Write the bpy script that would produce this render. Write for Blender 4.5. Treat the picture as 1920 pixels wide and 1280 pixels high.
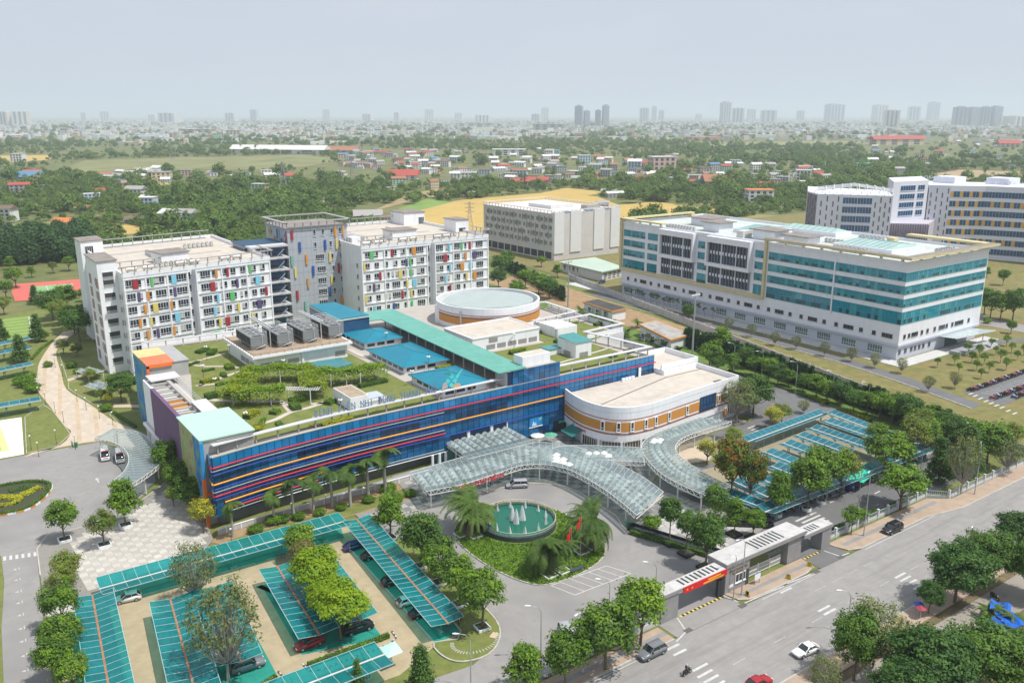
import bpy,bmesh,math,random
import numpy as np
from mathutils import Vector,Matrix
R = math.radians
rng = random.Random(7)
NR = np.random.RandomState(11)
sc = bpy.context.scene
for o in list(bpy.data.objects): bpy.data.objects.remove(o)
# ---------------------------------------------------------------- camera
# site grid: +X runs along the main road, +Y away from it into the hospital grounds
CAM_H = 75.0
PITCH = math.atan(425.0 / 1600.0)
YAW = R(-35.3)
cam = bpy.data.cameras.new('camera');cam.lens = 30.0;cam.sensor_width = 36.0
cam.clip_start = 1.0;cam.clip_end = 60000.0
camo = bpy.data.objects.new('camera',cam);sc.collection.objects.link(camo)
camo.location = (0,0,CAM_H);camo.rotation_euler = (R(90) - PITCH,0,YAW)
sc.camera = camo
# ---------------------------------------------------------------- sky and sun
SUN_EL,SUN_AZ = R(63),R(-58)      # azimuth measured from +X towards +Y
sdir = Vector((math.cos(SUN_EL) * math.cos(SUN_AZ),math.cos(SUN_EL) * math.sin(SUN_AZ),math.sin(SUN_EL)))
w = bpy.data.worlds.new('World');sc.world = w;w.use_nodes = True
nt = w.node_tree;nt.nodes.clear()
sky = nt.nodes.new('ShaderNodeTexSky');sky.sky_type = 'NISHITA';sky.sun_disc = False
sky.sun_elevation = SUN_EL;sky.sun_rotation = R(90) - SUN_AZ
sky.air_density = 1.0;sky.dust_density = 5.0;sky.ozone_density = 1.2;sky.altitude = 50
tc = nt.nodes.new('ShaderNodeTexCoord')
mp = nt.nodes.new('ShaderNodeMapping');mp.inputs['Scale'].default_value = (1.6,1.6,6.0)
nz = nt.nodes.new('ShaderNodeTexNoise');nz.inputs['Scale'].default_value = 2.2;nz.inputs['Detail'].default_value = 6;nz.inputs['Roughness'].default_value = .6
rp = nt.nodes.new('ShaderNodeValToRGB');rp.color_ramp.elements[0].position = .48;rp.color_ramp.elements[1].position = .78
rp.color_ramp.elements[0].color = (0,0,0,1);rp.color_ramp.elements[1].color = (.35,.35,.35,1)
veil = nt.nodes.new('ShaderNodeMixRGB');veil.blend_type = 'MIX';veil.inputs[0].default_value = .92
veil.inputs[2].default_value = (8.2,8.95,10.4,1)           # thin even overcast veil over the blue
cl = nt.nodes.new('ShaderNodeMixRGB');cl.inputs[2].default_value = (9.2,9.7,10.5,1)
bg = nt.nodes.new('ShaderNodeBackground');bg.inputs['Strength'].default_value = .084
out = nt.nodes.new('ShaderNodeOutputWorld')
L = nt.links.new
L(tc.outputs['Generated'],mp.inputs[0]);L(mp.outputs[0],nz.inputs['Vector']);L(nz.outputs['Fac'],rp.inputs[0])
L(sky.outputs[0],veil.inputs[1]);L(veil.outputs[0],cl.inputs[1]);L(rp.outputs[0],cl.inputs[0])
L(cl.outputs[0],bg.inputs[0]);L(bg.outputs[0],out.inputs[0])
sl = bpy.data.lights.new('sun','SUN');sl.energy = 5.0;sl.angle = R(1.5);sl.color = (1.0,.958,.885)
so = bpy.data.objects.new('sun',sl);sc.collection.objects.link(so);so.location = (0,0,300)
so.rotation_euler = sdir.to_track_quat('Z','Y').to_euler()
vs = sc.view_settings;vs.view_transform = 'Standard';vs.look = 'None';vs.exposure = -0.1;vs.gamma = 1.0;vs.use_curve_mapping = False
cy = sc.cycles;cy.max_bounces = 8;cy.transparent_max_bounces = 16;cy.volume_bounces = 1;cy.diffuse_bounces = 3;cy.glossy_bounces = 3
cy.use_denoising = True;cy.caustics_reflective = False;cy.caustics_refractive = False
# ---------------------------------------------------------------- helpers
_cp,_sp = math.cos(PITCH),math.sin(PITCH)
_fx,_fy = -math.sin(YAW),math.cos(YAW);_rx,_ry = math.cos(YAW),math.sin(YAW)
def G(px,py,z=0.0):
 "survey helper: where the sight line through a photo point meets level z"
 u = (px - 960) / 1600.0;v = (py - 640) / 1600.0
 f = _cp - v * _sp;dz = -(_sp + v * _cp);t = (z - CAM_H) / dz
 return ((_fx * f + _rx * u) * t,(_fy * f + _ry * u) * t)
def proj(x,y,z):
 f = x * _fx + y * _fy;r = x * _rx + y * _ry;dz = z - CAM_H
 D = f * _cp - dz * _sp;V = -(f * _sp + dz * _cp)
 return (960 + 1600 * r / D,640 + 1600 * V / D) if D > 1 else (-9e9,-9e9)
COL = sc.collection
def link(o):
 COL.objects.link(o);return o
def tag(o,label=None,cat=None,group=None,kind=None):
 if label: o['label'] = label
 if cat: o['category'] = cat
 if group: o['group'] = group
 if kind: o['kind'] = kind
 return o
def thing(name,label,cat,loc=(0,0,0),rz=0.0,group=None,scale=1.0):
 o = link(bpy.data.objects.new(name,None));o.location = loc if len(loc) == 3 else (loc[0],loc[1],0);o.rotation_euler = (0,0,rz)
 o.scale = (scale,) * 3 if not hasattr(scale,'__len__') else scale
 o.empty_display_size = .5
 return tag(o,label,cat,group)
def add(name,mesh,parent=None,loc=(0,0,0),rz=0.0,scale=None,rot=None):
 o = link(bpy.data.objects.new(name,mesh));o.location = loc
 o.rotation_euler = rot if rot is not None else (0,0,rz)
 if scale is not None: o.scale = scale
 if parent is not None: o.parent = parent
 return o
class MB:
 "collects boxes, prisms, tubes and patches into one mesh"
 def __init__(s): s.v = [];s.f = [];s.m = [];s.ms = [];s.sm = []
 def _mi(s,mat):
  if mat is None: mat = s.ms[-1] if s.ms else None
  if mat not in s.ms: s.ms.append(mat)
  return s.ms.index(mat)
 def face(s,pts,mat=None,smooth=False):
  n = len(s.v);s.v += [tuple(p) for p in pts];s.f.append(tuple(range(n,n + len(pts))));s.m.append(s._mi(mat));s.sm.append(smooth);return s
 def raw(s,verts,faces,mat=None,smooth=False):
  n = len(s.v);s.v += [tuple(p) for p in verts];k = s._mi(mat)
  for f in faces: s.f.append(tuple(i + n for i in f));s.m.append(k);s.sm.append(smooth)
  return s
 def box(s,x0,y0,z0,x1,y1,z1,mat=None):
  return s.raw([(x0,y0,z0),(x1,y0,z0),(x1,y1,z0),(x0,y1,z0),(x0,y0,z1),(x1,y0,z1),(x1,y1,z1),(x0,y1,z1)],
     [(0,3,2,1),(4,5,6,7),(0,1,5,4),(1,2,6,5),(2,3,7,6),(3,0,4,7)],mat)
 def prism(s,poly,z0,z1,mat=None,top=None,smooth=False):
  n = len(poly)
  if sum(poly[i][0] * poly[(i + 1) % n][1] - poly[(i + 1) % n][0] * poly[i][1] for i in range(n)) < 0: poly = poly[::-1]
  vv = [(p[0],p[1],z0) for p in poly] + [(p[0],p[1],z1) for p in poly]
  s.raw(vv,[tuple(range(n - 1,-1,-1))] + [(i,(i + 1) % n,n + (i + 1) % n,n + i) for i in range(n)],mat,smooth)
  s.raw(vv[n:],[tuple(range(n))],top or mat)
  return s
 def bar(s,p,q,wx,hz=None,mat=None,up=(0,0,1)):
  p,q = Vector(p),Vector(q);d = (q - p);hz = wx if hz is None else hz
  if d.length < 1e-6: return s
  d.normalize();u = Vector(up)
  if abs(d.dot(u)) > .95: u = Vector((1,0,0))
  a = d.cross(u).normalized() * wx / 2;b = a.normalized().cross(d).normalized() * hz / 2
  vv = [p - a - b,p + a - b,p + a + b,p - a + b,q - a - b,q + a - b,q + a + b,q - a + b]
  return s.raw(vv,[(0,1,2,3),(7,6,5,4),(0,4,5,1),(1,5,6,2),(2,6,7,3),(3,7,4,0)],mat)
 def tube(s,pts,r,n=6,mat=None,smooth=True,cap=True):
  pts = [Vector(p) for p in pts];k = len(pts)
  rs = r if hasattr(r,'__len__') else [r] * k
  vv = []
  for i,p in enumerate(pts):
   d = (pts[min(i + 1,k - 1)] - pts[max(i - 1,0)]).normalized()
   u = Vector((0,0,1)) if abs(d.z) < .9 else Vector((1,0,0))
   a = d.cross(u).normalized();b = a.cross(d)
   for j in range(n):
    t = 2 * math.pi * j / n;vv.append(p + (a * math.cos(t) + b * math.sin(t)) * rs[i])
  ff = [(i * n + j,i * n + (j + 1) % n,(i + 1) * n + (j + 1) % n,(i + 1) * n + j) for i in range(k - 1) for j in range(n)]
  s.raw(vv,ff,mat,smooth)
  if cap: s.raw([vv[j] for j in range(n)],[tuple(range(n - 1,-1,-1))],mat);s.raw([vv[(k - 1) * n + j] for j in range(n)],[tuple(range(n))],mat)
  return s
 def strip(s,A,B,mat=None,smooth=False):
  "surface between two polylines of equal length"
  n = len(A);return s.raw(list(A) + list(B),[(i,i + 1,n + i + 1,n + i) for i in range(n - 1)],mat,smooth)
 def mesh(s,name):
  me = bpy.data.meshes.new(name);me.from_pydata([tuple(v) for v in s.v],[],s.f)
  for m in s.ms: me.materials.append(m)
  if me.polygons:
   me.polygons.foreach_set('material_index',s.m);me.polygons.foreach_set('use_smooth',s.sm)
  me.update();return me
 def build(s,name,parent=None,loc=(0,0,0),rz=0.0): return add(name,s.mesh(name),parent,loc,rz)
def quads(name,V,mats,mi=None,smooth=False):
 "fast mesh of separate quads; V is (n,4,3)"
 n = len(V);me = bpy.data.meshes.new(name)
 me.vertices.add(n * 4);me.vertices.foreach_set('co',np.asarray(V,dtype=np.float32).ravel())
 me.loops.add(n * 4);me.loops.foreach_set('vertex_index',np.arange(n * 4,dtype=np.int32))
 me.polygons.add(n);me.polygons.foreach_set('loop_start',np.arange(0,n * 4,4,dtype=np.int32))
 for m in mats: me.materials.append(m)
 if mi is not None: me.polygons.foreach_set('material_index',np.asarray(mi,dtype=np.int32))
 if smooth: me.polygons.foreach_set('use_smooth',np.ones(n,dtype=bool))
 me.update(calc_edges=True);me.validate();return me
# ---------------------------------------------------------------- materials
def srgb(h):
 c = [int(h[i:i + 2],16) / 255 for i in (0,2,4)]
 return tuple(x / 12.92 if x <= .04045 else ((x + .055) / 1.055) ** 2.4 for x in c)
MATS = {}
def M(name,col,rough=.75,var=.12,scale=.6,metal=0.0,spec=.4,bump=0.0,bscale=8.0,stain=0.0,sscale=.12,scol=None,rnd=0.0,trans=0.0,transcol=None,sv=None):
 if name in MATS: return MATS[name]
 if isinstance(col,str): col = srgb(col)
 m = bpy.data.materials.new(name);m.use_nodes = True;t = m.node_tree;N = t.nodes;K = t.links.new
 b = N['Principled BSDF'];b.inputs['Roughness'].default_value = rough;b.inputs['Metallic'].default_value = metal
 b.inputs['Specular IOR Level'].default_value = spec
 ge = N.new('ShaderNodeNewGeometry')
 n1 = N.new('ShaderNodeTexNoise');n1.inputs['Scale'].default_value = scale;n1.inputs['Detail'].default_value = 5;n1.inputs['Roughness'].default_value = .65
 K(ge.outputs['Position'],n1.inputs['Vector'])
 mr = N.new('ShaderNodeMapRange');mr.inputs['From Min'].default_value = .25;mr.inputs['From Max'].default_value = .75
 mr.inputs['To Min'].default_value = 1 - var;mr.inputs['To Max'].default_value = 1 + var
 K(n1.outputs['Fac'],mr.inputs['Value'])
 mx = N.new('ShaderNodeVectorMath');mx.operation = 'SCALE';mx.inputs[0].default_value = col;K(mr.outputs[0],mx.inputs['Scale'])
 cur = mx.outputs[0]
 if rnd:
  oi = N.new('ShaderNodeObjectInfo');r2 = N.new('ShaderNodeMapRange');r2.inputs['To Min'].default_value = 1 - rnd;r2.inputs['To Max'].default_value = 1 + rnd
  K(oi.outputs['Random'],r2.inputs['Value']);m2 = N.new('ShaderNodeVectorMath');m2.operation = 'SCALE';K(cur,m2.inputs[0]);K(r2.outputs[0],m2.inputs['Scale']);cur = m2.outputs[0]
 if stain:
  n2 = N.new('ShaderNodeTexNoise');n2.inputs['Scale'].default_value = sscale;n2.inputs['Detail'].default_value = 8;n2.inputs['Roughness'].default_value = .7
  if sv:
   mp2 = N.new('ShaderNodeMapping');mp2.inputs['Scale'].default_value = sv;K(ge.outputs['Position'],mp2.inputs[0]);K(mp2.outputs[0],n2.inputs['Vector'])
  else: K(ge.outputs['Position'],n2.inputs['Vector'])
  r3 = N.new('ShaderNodeMapRange');r3.inputs['From Min'].default_value = .48;r3.inputs['From Max'].default_value = .68;r3.inputs['To Max'].default_value = stain
  K(n2.outputs['Fac'],r3.inputs['Value'])
  mm = N.new('ShaderNodeMixRGB');K(r3.outputs[0],mm.inputs[0]);K(cur,mm.inputs[1])
  c2 = srgb(scol) if isinstance(scol,str) else (scol or tuple(x * .55 for x in col));mm.inputs[2].default_value = (*c2,1);cur = mm.outputs[0]
 K(cur,b.inputs['Base Color'])
 if bump:
  n3 = N.new('ShaderNodeTexNoise');n3.inputs['Scale'].default_value = bscale;n3.inputs['Detail'].default_value = 4;K(ge.outputs['Position'],n3.inputs['Vector'])
  bp = N.new('ShaderNodeBump');bp.inputs['Strength'].default_value = bump;bp.inputs['Distance'].default_value = .05;K(n3.outputs['Fac'],bp.inputs['Height']);K(bp.outputs[0],b.inputs['Normal'])
 if trans:
  tr = N.new('ShaderNodeBsdfTransparent');tr.inputs[0].default_value = (*(transcol or (1,1,1)),1)
  ms = N.new('ShaderNodeMixShader');ms.inputs[0].default_value = trans
  K(b.outputs[0],ms.inputs[1]);K(tr.outputs[0],ms.inputs[2]);K(ms.outputs[0],N['Material Output'].inputs['Surface'])
 MATS[name] = m;return m
def leafmat(name,c1,c2,tl=.26):
 if name in MATS: return MATS[name]
 m = bpy.data.materials.new(name);m.use_nodes = True;t = m.node_tree;N = t.nodes;K = t.links.new
 b = N['Principled BSDF'];b.inputs['Roughness'].default_value = .6;b.inputs['Specular IOR Level'].default_value = .25
 ge = N.new('ShaderNodeNewGeometry');oi = N.new('ShaderNodeObjectInfo')
 n1 = N.new('ShaderNodeTexNoise');n1.inputs['Scale'].default_value = .55;n1.inputs['Detail'].default_value = 4;K(ge.outputs['Position'],n1.inputs['Vector'])
 ad = N.new('ShaderNodeMath');ad.operation = 'MULTIPLY_ADD';ad.inputs[1].default_value = 1.5;ad.inputs[2].default_value = -.45;K(n1.outputs['Fac'],ad.inputs[0])
 a2 = N.new('ShaderNodeMath');a2.operation = 'MULTIPLY_ADD';a2.inputs[1].default_value = .5;K(oi.outputs['Random'],a2.inputs[0]);K(ad.outputs[0],a2.inputs[2])
 cr = N.new('ShaderNodeMixRGB');cr.use_clamp = True;K(a2.outputs[0],cr.inputs[0]);cr.inputs[1].default_value = (*[x * .78 for x in srgb(c1)],1);cr.inputs[2].default_value = (*[x * .86 for x in srgb(c2)],1)
 K(cr.outputs[0],b.inputs['Base Color'])
 tr = N.new('ShaderNodeBsdfTranslucent');K(cr.outputs[0],tr.inputs[0])
 ms = N.new('ShaderNodeMixShader');ms.inputs[0].default_value = tl
 K(b.outputs[0],ms.inputs[1]);K(tr.outputs[0],ms.inputs[2]);K(ms.outputs[0],N['Material Output'].inputs['Surface'])
 MATS[name] = m;return m
# ================================================================ ground, roads, paving
def inpoly(x,y,P):
 c = False;n = len(P);j = n - 1
 for i in range(n):
  if (P[i][1] > y) != (P[j][1] > y) and x < (P[j][0] - P[i][0]) * (y - P[i][1]) / (P[j][1] - P[i][1]) + P[i][0]: c = not c
  j = i
 return c
asphalt = M('asphalt',(.27,.26,.252),.9,.13,.6,stain=.6,sscale=.075,scol=(.165,.16,.165),bump=.2,bscale=20)
asphalt_d = M('asphalt_dark',(.15,.15,.153),.9,.12,.35,stain=.45,sscale=.06,scol=(.10,.10,.105),bump=.2,bscale=20)
lot_conc = M('lot_concrete',(.40,.33,.215),.9,.16,.5,stain=.45,sscale=.22,scol=(.30,.245,.16),bump=.25,bscale=12)
peach = M('peach_paver',(.385,.295,.225),.85,.14,.6,stain=.4,sscale=.2,scol=(.29,.22,.17),bump=.15)
greypave = M('grey_paver',(.25,.245,.24),.85,.12,.6,bump=.15)
path_st = M('path_stone',(.52,.425,.32),.85,.12,.5,stain=.35,sscale=.25,scol=(.46,.36,.24))
white_paint = M('road_paint',(.53,.53,.52),.7,.2,2.0,stain=.5,sscale=1.2,scol=(.35,.35,.35))
worn = M('worn_paint',(.40,.40,.395),.8,.25,2.0,stain=.7,sscale=1.5,scol=(.25,.245,.245))
yellow_paint = M('kerb_yellow',(.62,.47,.10),.7,.2,2.0)
kerb_m = M('kerb_concrete',(.46,.44,.40),.85,.15,1.0,stain=.4,sscale=.4)
conc = M('concrete',(.42,.40,.375),.85,.14,.5,stain=.45,sscale=.25,scol=(.24,.225,.21))
soil = M('dry_soil',(.33,.225,.125),.95,.22,.4,stain=.5,sscale=.25,scol=(.22,.15,.085),bump=.4,bscale=4)
lawn = M('lawn_grass',(.145,.175,.042),.95,.28,.5,stain=.5,sscale=.22,scol=(.235,.185,.075),bump=.5,bscale=9)
lawn_g = M('lush_grass',(.115,.185,.035),.95,.25,.7,stain=.4,sscale=.3,scol=(.07,.12,.025),bump=.5,bscale=9)
scrub = M('scrub_ground',(.115,.135,.04),.95,.35,.05,stain=.75,sscale=.02,scol=(.235,.195,.085),bump=.4,bscale=2)
gold = M('ripe_field',(.46,.325,.10),.95,.14,.03,stain=.5,sscale=.012,scol=(.36,.27,.085),bump=.4,bscale=1)
tile_a = M('tile_light',(.50,.475,.43),.8,.10,.5,rnd=.07)
tile_b = M('tile_mid',(.35,.335,.315),.8,.10,.5,rnd=.08)
tile_c = M('tile_dark',(.19,.195,.20),.75,.10,.5,rnd=.1)
joint_m = M('tile_joint',(.25,.24,.22),.9)
def sheet(name,poly,z,mat,label,cat='ground',thick=0.0,parent=None,kind='structure'):
 b = MB()
 if thick: b.prism(poly,z - thick,z,mat)
 else:
  n = len(poly)
  if sum(poly[i][0] * poly[(i + 1) % n][1] - poly[(i + 1) % n][0] * poly[i][1] for i in range(n)) < 0: poly = poly[::-1]
  b.face([(p[0],p[1],z) for p in poly],mat)
 o = b.build(name,parent)
 if parent is None: tag(o,label,cat,kind=kind)
 return o
def kerb(poly,parent,w=.22,z0=0.0,z1=.15,closed=True,mats=None,step=0.0):
 "kerb stones along a polyline, one part"
 P = list(poly) + ([poly[0]] if closed else [])
 ms = mats or (kerb_m,)
 b = MB();k = 0
 for i in range(len(P) - 1):
  a,c = Vector((*P[i],0)),Vector((*P[i + 1],0));Ln = (c - a).length
  n = max(1,int(Ln / step)) if step else 1
  for j in range(n):
   p,q = a.lerp(c,j / n),a.lerp(c,(j + 1) / n)
   b.bar(p + Vector((0,0,(z0 + z1) / 2 + .001)),q + Vector((0,0,(z0 + z1) / 2 + .001)),w,z1 - z0 + .01,ms[k % len(ms)]);k += 1
 return b.build('kerb',parent)
def smooth(P,n=4,closed=False):
 "Catmull-Rom through the points"
 P = [Vector((p[0],p[1],0)) for p in P];m = len(P);o = []
 rngs = range(m) if closed else range(m - 1)
 for i in rngs:
  g = lambda k: P[k % m] if closed else P[max(0,min(m - 1,k))]
  a,b_,c,d = g(i - 1),g(i),g(i + 1),g(i + 2)
  for k in range(n):
   t = k / n
   q = .5 * ((2 * b_) + (c - a) * t + (2 * a - 5 * b_ + 4 * c - d) * t * t + (3 * b_ - a - 3 * c + d) * t ** 3)
   o.append((q.x,q.y))
 if not closed: o.append((P[-1].x,P[-1].y))
 return o
def dash(parent,p,q,w=.15,z=.007,mat=None):
 b = MB();p,q = Vector((*p,z)),Vector((*q,z));d = (q - p).normalized();n = Vector((-d.y,d.x,0)) * w / 2
 b.face([p - n,q - n,q + n,p + n],mat or white_paint)
 if b.v and (Vector(b.v[1]) - Vector(b.v[0])).cross(Vector(b.v[2]) - Vector(b.v[0])).z < 0: b.f = [tuple(reversed(b.f[0]))]
 return b.build('road_marking',parent)
def tiles(parent,poly,size,mats,z,limit=300,rot=0.0,gap=.035,pick=None,thick=.03,maxy=1e9):
 xs = [p[0] for p in poly];ys = [p[1] for p in poly];cx,cyy = sum(xs) / len(xs),sum(ys) / len(ys)
 rad = max(max(xs) - min(xs),max(ys) - min(ys));n = int(rad / min(size)) + 2;L_ = []
 c,s_ = math.cos(rot),math.sin(rot)
 for i in range(-n,n):
  for j in range(-n,n):
   u,v = (i + .5) * size[0],(j + .5) * size[1];x,y = cx + u * c - v * s_,cyy + u * s_ + v * c
   if inpoly(x,y,poly) and all(inpoly(x + a * c * .4 * size[0] - b_ * s_ * .4 * size[1],y + a * s_ * .4 * size[0] + b_ * c * .4 * size[1],poly) for a in (-1,1) for b_ in (-1,1)):
    L_.append((math.hypot(x,y),x,y,pick(i,j) if pick else (i + j) % len(mats)))
 L_.sort();hx,hy = size[0] / 2 - gap / 2,size[1] / 2 - gap / 2
 me = []
 for m in mats: me.append(MB().box(-hx,-hy,-thick,hx,hy,0,m).mesh('paving_tile'))
 for k,(d,x,y,m) in enumerate(L_[:limit]): add('paving_tile',me[m],parent,(x,y,z + .0015 * ((k * 7) % 5)),rot)
 if len(L_) > limit:
  b = MB()
  for k,(d,x,y,m) in enumerate(L_[limit:]):
   zz = z + .0015 * ((k * 7) % 5)
   b.face([(x + a * hx * c - e * hy * s_,y + a * hx * s_ + e * hy * c,zz) for a,e in ((-1,-1),(1,-1),(1,1),(-1,1))],mats[m])
  tag(b.build('far_tiles',parent),kind='stuff')
# --- terrain to the horizon
def disc(r,n=64): return [(r * math.cos(2 * math.pi * i / n) + 0,r * math.sin(2 * math.pi * i / n)) for i in range(n)]
sheet('ground',[(x + 6000,y + 8000) for x,y in disc(26000,96)],-.12,scrub,'wide green and tan plain stretching to the hazy horizon','ground')
# compound ground of the hospital
wallL = [(250,305),(199,78)]
sheet('ground',[(-60,77),(199,77),(252,330),(240,380),(-60,380)],-.06,lawn,'mown lawns and soil of the hospital grounds','lawn')
# --- main road along +X
road_m = M('road_asphalt',(.275,.265,.257),.9,.12,.5,stain=.65,sscale=.5,scol=(.185,.178,.175),sv=(.09,1,1),bump=.2,bscale=20)
road = sheet('road',[(-160,61),(640,61),(640,76.5),(-160,76.5)],0.0,road_m,'wide grey asphalt road in front of the hospital gate','road')
for x in np.arange(-40,330,9.0):
 dash(road,(x,67.45),(x + 2.6,67.45),.14,.007,worn)
for x0,x1 in ((30,82),(103,117),(131,156)): dash(road,(x0,76.0),(x1,76.0),.12)
for x in np.arange(112,128,4.5): dash(road,(x,72.7),(x + 3,72.7),.1,.007,worn)
def zebra(parent,x0,y0,dx,dy,n,w,ln,ang):
 for k in range(n):
  x,y = x0 + dx * k,y0 + dy * k;c,s_ = math.cos(ang),math.sin(ang)
  dash(parent,(x,y),(x + ln * c,y + ln * s_),w,.011)
for (px,py) in ((1262,1212),(1275,1222)):
 x,y = G(px,py);dash(road,(x - 1.3,y),(x + 1.3,y),.45,.011)
for (px,py) in ((1313,1250),(1322,1262),(1333,1272),(1345,1283),(1688,1078),(1698,1084),(1709,1091),(1722,1099),(1545,1140),(1556,1146)):
 x,y = G(px,py);dash(road,(x - 1.5,y),(x + 1.5,y),.42,.011)
for (px,py) in ((1474,1106),): x,y = G(px,py);dash(road,(x - 1.4,y),(x + 1.4,y),.35,.011)
# gate splay lines
for a,b_ in (((1352,1113),(1384,1128)),((1396,1130),(1470,1098)),((1475,1094),(1520,1076)),((1505,1050),(1526,1063)),((1545,1032),(1575,1042)),((1575,1042),(1592,1036)),((1270,1158),(1285,1180)),((1285,1185),(1268,1202))):
 dash(road,G(*a),G(*b_),.22,.011)
for (px,py) in ((1392,1135),(1530,1071),(1577,1044),(1290,1181)):
 x,y = G(px,py);b = MB();b.box(-.7,-.45,0,.7,.45,.012,M('drain_iron',(.09,.09,.09),.7))
 for k in range(6): b.box(-.6 + k * .2,-.4,.012,-.5 + k * .2,.4,.03,M('drain_bar',(.16,.155,.15),.6))
 b.build('drain_cover',road,(x,y,.004))
# --- pavements of the main road
def pavement(x0,x1,y0,y1,lab,bands=True):
 o = MB().box(x0,y0,-.05,x1,y1,.14,peach).build('pavement');tag(o,lab,'pavement',kind='structure')
 if bands: MB().box(x0 + .02,y0 + (y1 - y0) * .36,.1,x1 - .02,y0 + (y1 - y0) * .62,.146,greypave).build('tactile_band',o)
 b = MB();n = int((x1 - x0) / 2)
 for k in range(n):
  xa = x0 + (x1 - x0) * k / n;xb = x0 + (x1 - x0) * (k + .985) / n;b.box(xa,y0 - .25,-.02,xb,y0 + .003,.155,kerb_m)
 b.build('kerb',o);return o
pavement(-80,83.6,76.6,80,'peach tiled pavement west of the hospital gate')
isl = [(99.0,80.55),(99.6,78.2),(101.2,77.2),(104,76.9),(115.5,76.9),(117.6,77.4),(118.7,79),(118.9,80.55)]
o = MB().prism(isl,-.05,.14,peach).build('pavement');tag(o,'rounded peach pavement island before the gatehouse','pavement',kind='structure')
MB().box(100.2,78.3,.1,118.2,79.1,.146,greypave).build('tactile_band',o);kerb(isl[1:-1],o,closed=False,z1=.155)
e1 = [(127.3,80),(128.2,77.6),(131,76.6),(152,76.6),(157,75.6),(162,74.6),(300,74.6),(300,78),(164,78),(160,81),(127.3,81)]
o = MB().prism(e1,-.05,.14,peach).build('pavement');tag(o,'long peach pavement beside the fence east of the gate','pavement',kind='structure')
MB().box(129,78.6,.1,160,79.5,.146,greypave).build('tactile_band',o);kerb(e1[1:7],o,closed=False,z1=.155)
o = MB().box(-80,57.6,-.05,300,60.9,.14,peach).build('pavement');tag(o,'worn pavement on the tree-shaded far side of the road','pavement',kind='structure');kerb([(-80,60.9),(300,60.9)],o,closed=False,z1=.155)
sheet('path',[(-60,50.5),(300,50.5),(300,56.2),(-60,56.2)],-.045,M('grey_dirt',(.30,.275,.24),.95,.2,.4,stain=.5,sscale=.2,scol=(.21,.18,.14),bump=.3),'dusty grey lane behind the roadside trees','path')
sheet('ground',[(-60,20),(300,20),(300,60.5),(-60,60.5)],-.055,M('verge_soil',(.16,.125,.07),.95,.3,.4,stain=.6,sscale=.15,scol=(.075,.085,.03),bump=.5,bscale=4),'brown earth verge under the roadside trees','verge')
# --- inner drives
drv = sheet('driveway',[(24,80.5),(84.3,80.5),(84.3,76.55),(99.0,76.55),(99,84),(108,84),(106.5,108),(104.2,129),(97,134.2),(88,136.3),(62.4,136.3),(62.4,130),(66.5,116),(65.2,96),(62,91),(56,88.6),(24,92)],.002,asphalt,'grey asphalt drive looping round the fountain','driveway')
drv2 = sheet('driveway',[(118.9,76.55),(127.2,76.55),(128,81.8),(184,81.8),(192,86),(190.5,110),(195.5,140),(196.5,165),(201,330),(188,330),(176,200),(169.3,160),(168.8,131.5),(152,131),(148,123),(140,118),(128,122),(119,118),(122,98),(124,93.8),(119.5,92)],.002,asphalt_d,'dark asphalt service road round the covered motorbike lot','driveway')
# parking bays painted beside the fountain
bay = [(77.9,98.9),(89.6,98.4),(91.3,94.1),(79.3,94.4)]
for i in range(4): dash(drv,bay[i],bay[(i + 1) % 4],.16,.01)
for k in range(1,6):
 t = k / 6;dash(drv,Vector((*bay[0],0)).lerp(Vector((*bay[1],0)),t)[:2],Vector((*bay[3],0)).lerp(Vector((*bay[2],0)),t)[:2],.13,.0105)
bb = [G(1047,1197),G(1062,1168),G(1086,1172),G(1095,1205)]
for i in range(3): dash(drv,bb[i],bb[i + 1],.14,.01)
dash(drv,G(870,1047),G(880,1060),.12,.01)
for (a,b_) in (((1558,925),(1578,917)),((1560,930),(1575,924)),((1640,925),(1650,920)),((1556,942),(1563,939))): dash(drv2,G(*a),G(*b_),.3,.01)
for k in range(4): dash(drv2,G(1492 + k * 12,977 - k * -3),G(1530 + k * 8,960 + k * 5),.5,.01)
for k in range(5): x,y = G(1402 + k * 7,803 + k * 3.2);dash(drv2,(x,y),(x + 3.2,y + 0.3),.45,.01)
for k in range(5): x,y = G(1385 + k * 9,955 + k * 5);dash(drv2,(x,y),(x + 2.6,y),.45,.01)
for x0,x1 in ((88.6,98.8),(119.3,124.2)):
 hump = thing('speed_hump','yellow and black striped hump across the %s gate opening' % ('main' if x0 < 100 else 'small side'),'speed hump',(x0,80.2,0),group='striped humps at the gate')
 n = int((x1 - x0) / .45)
 me = [MB().prism([(0,-.22),(.44,-.22),(.44,.22),(0,.22)],0,.05,mm).mesh('stripe') for mm in (yellow_paint,M('black_paint',(.03,.03,.03),.7))]
 for k in range(n): add('stripe',me[k % 2],hump,(k * .45,0,.005))
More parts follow.
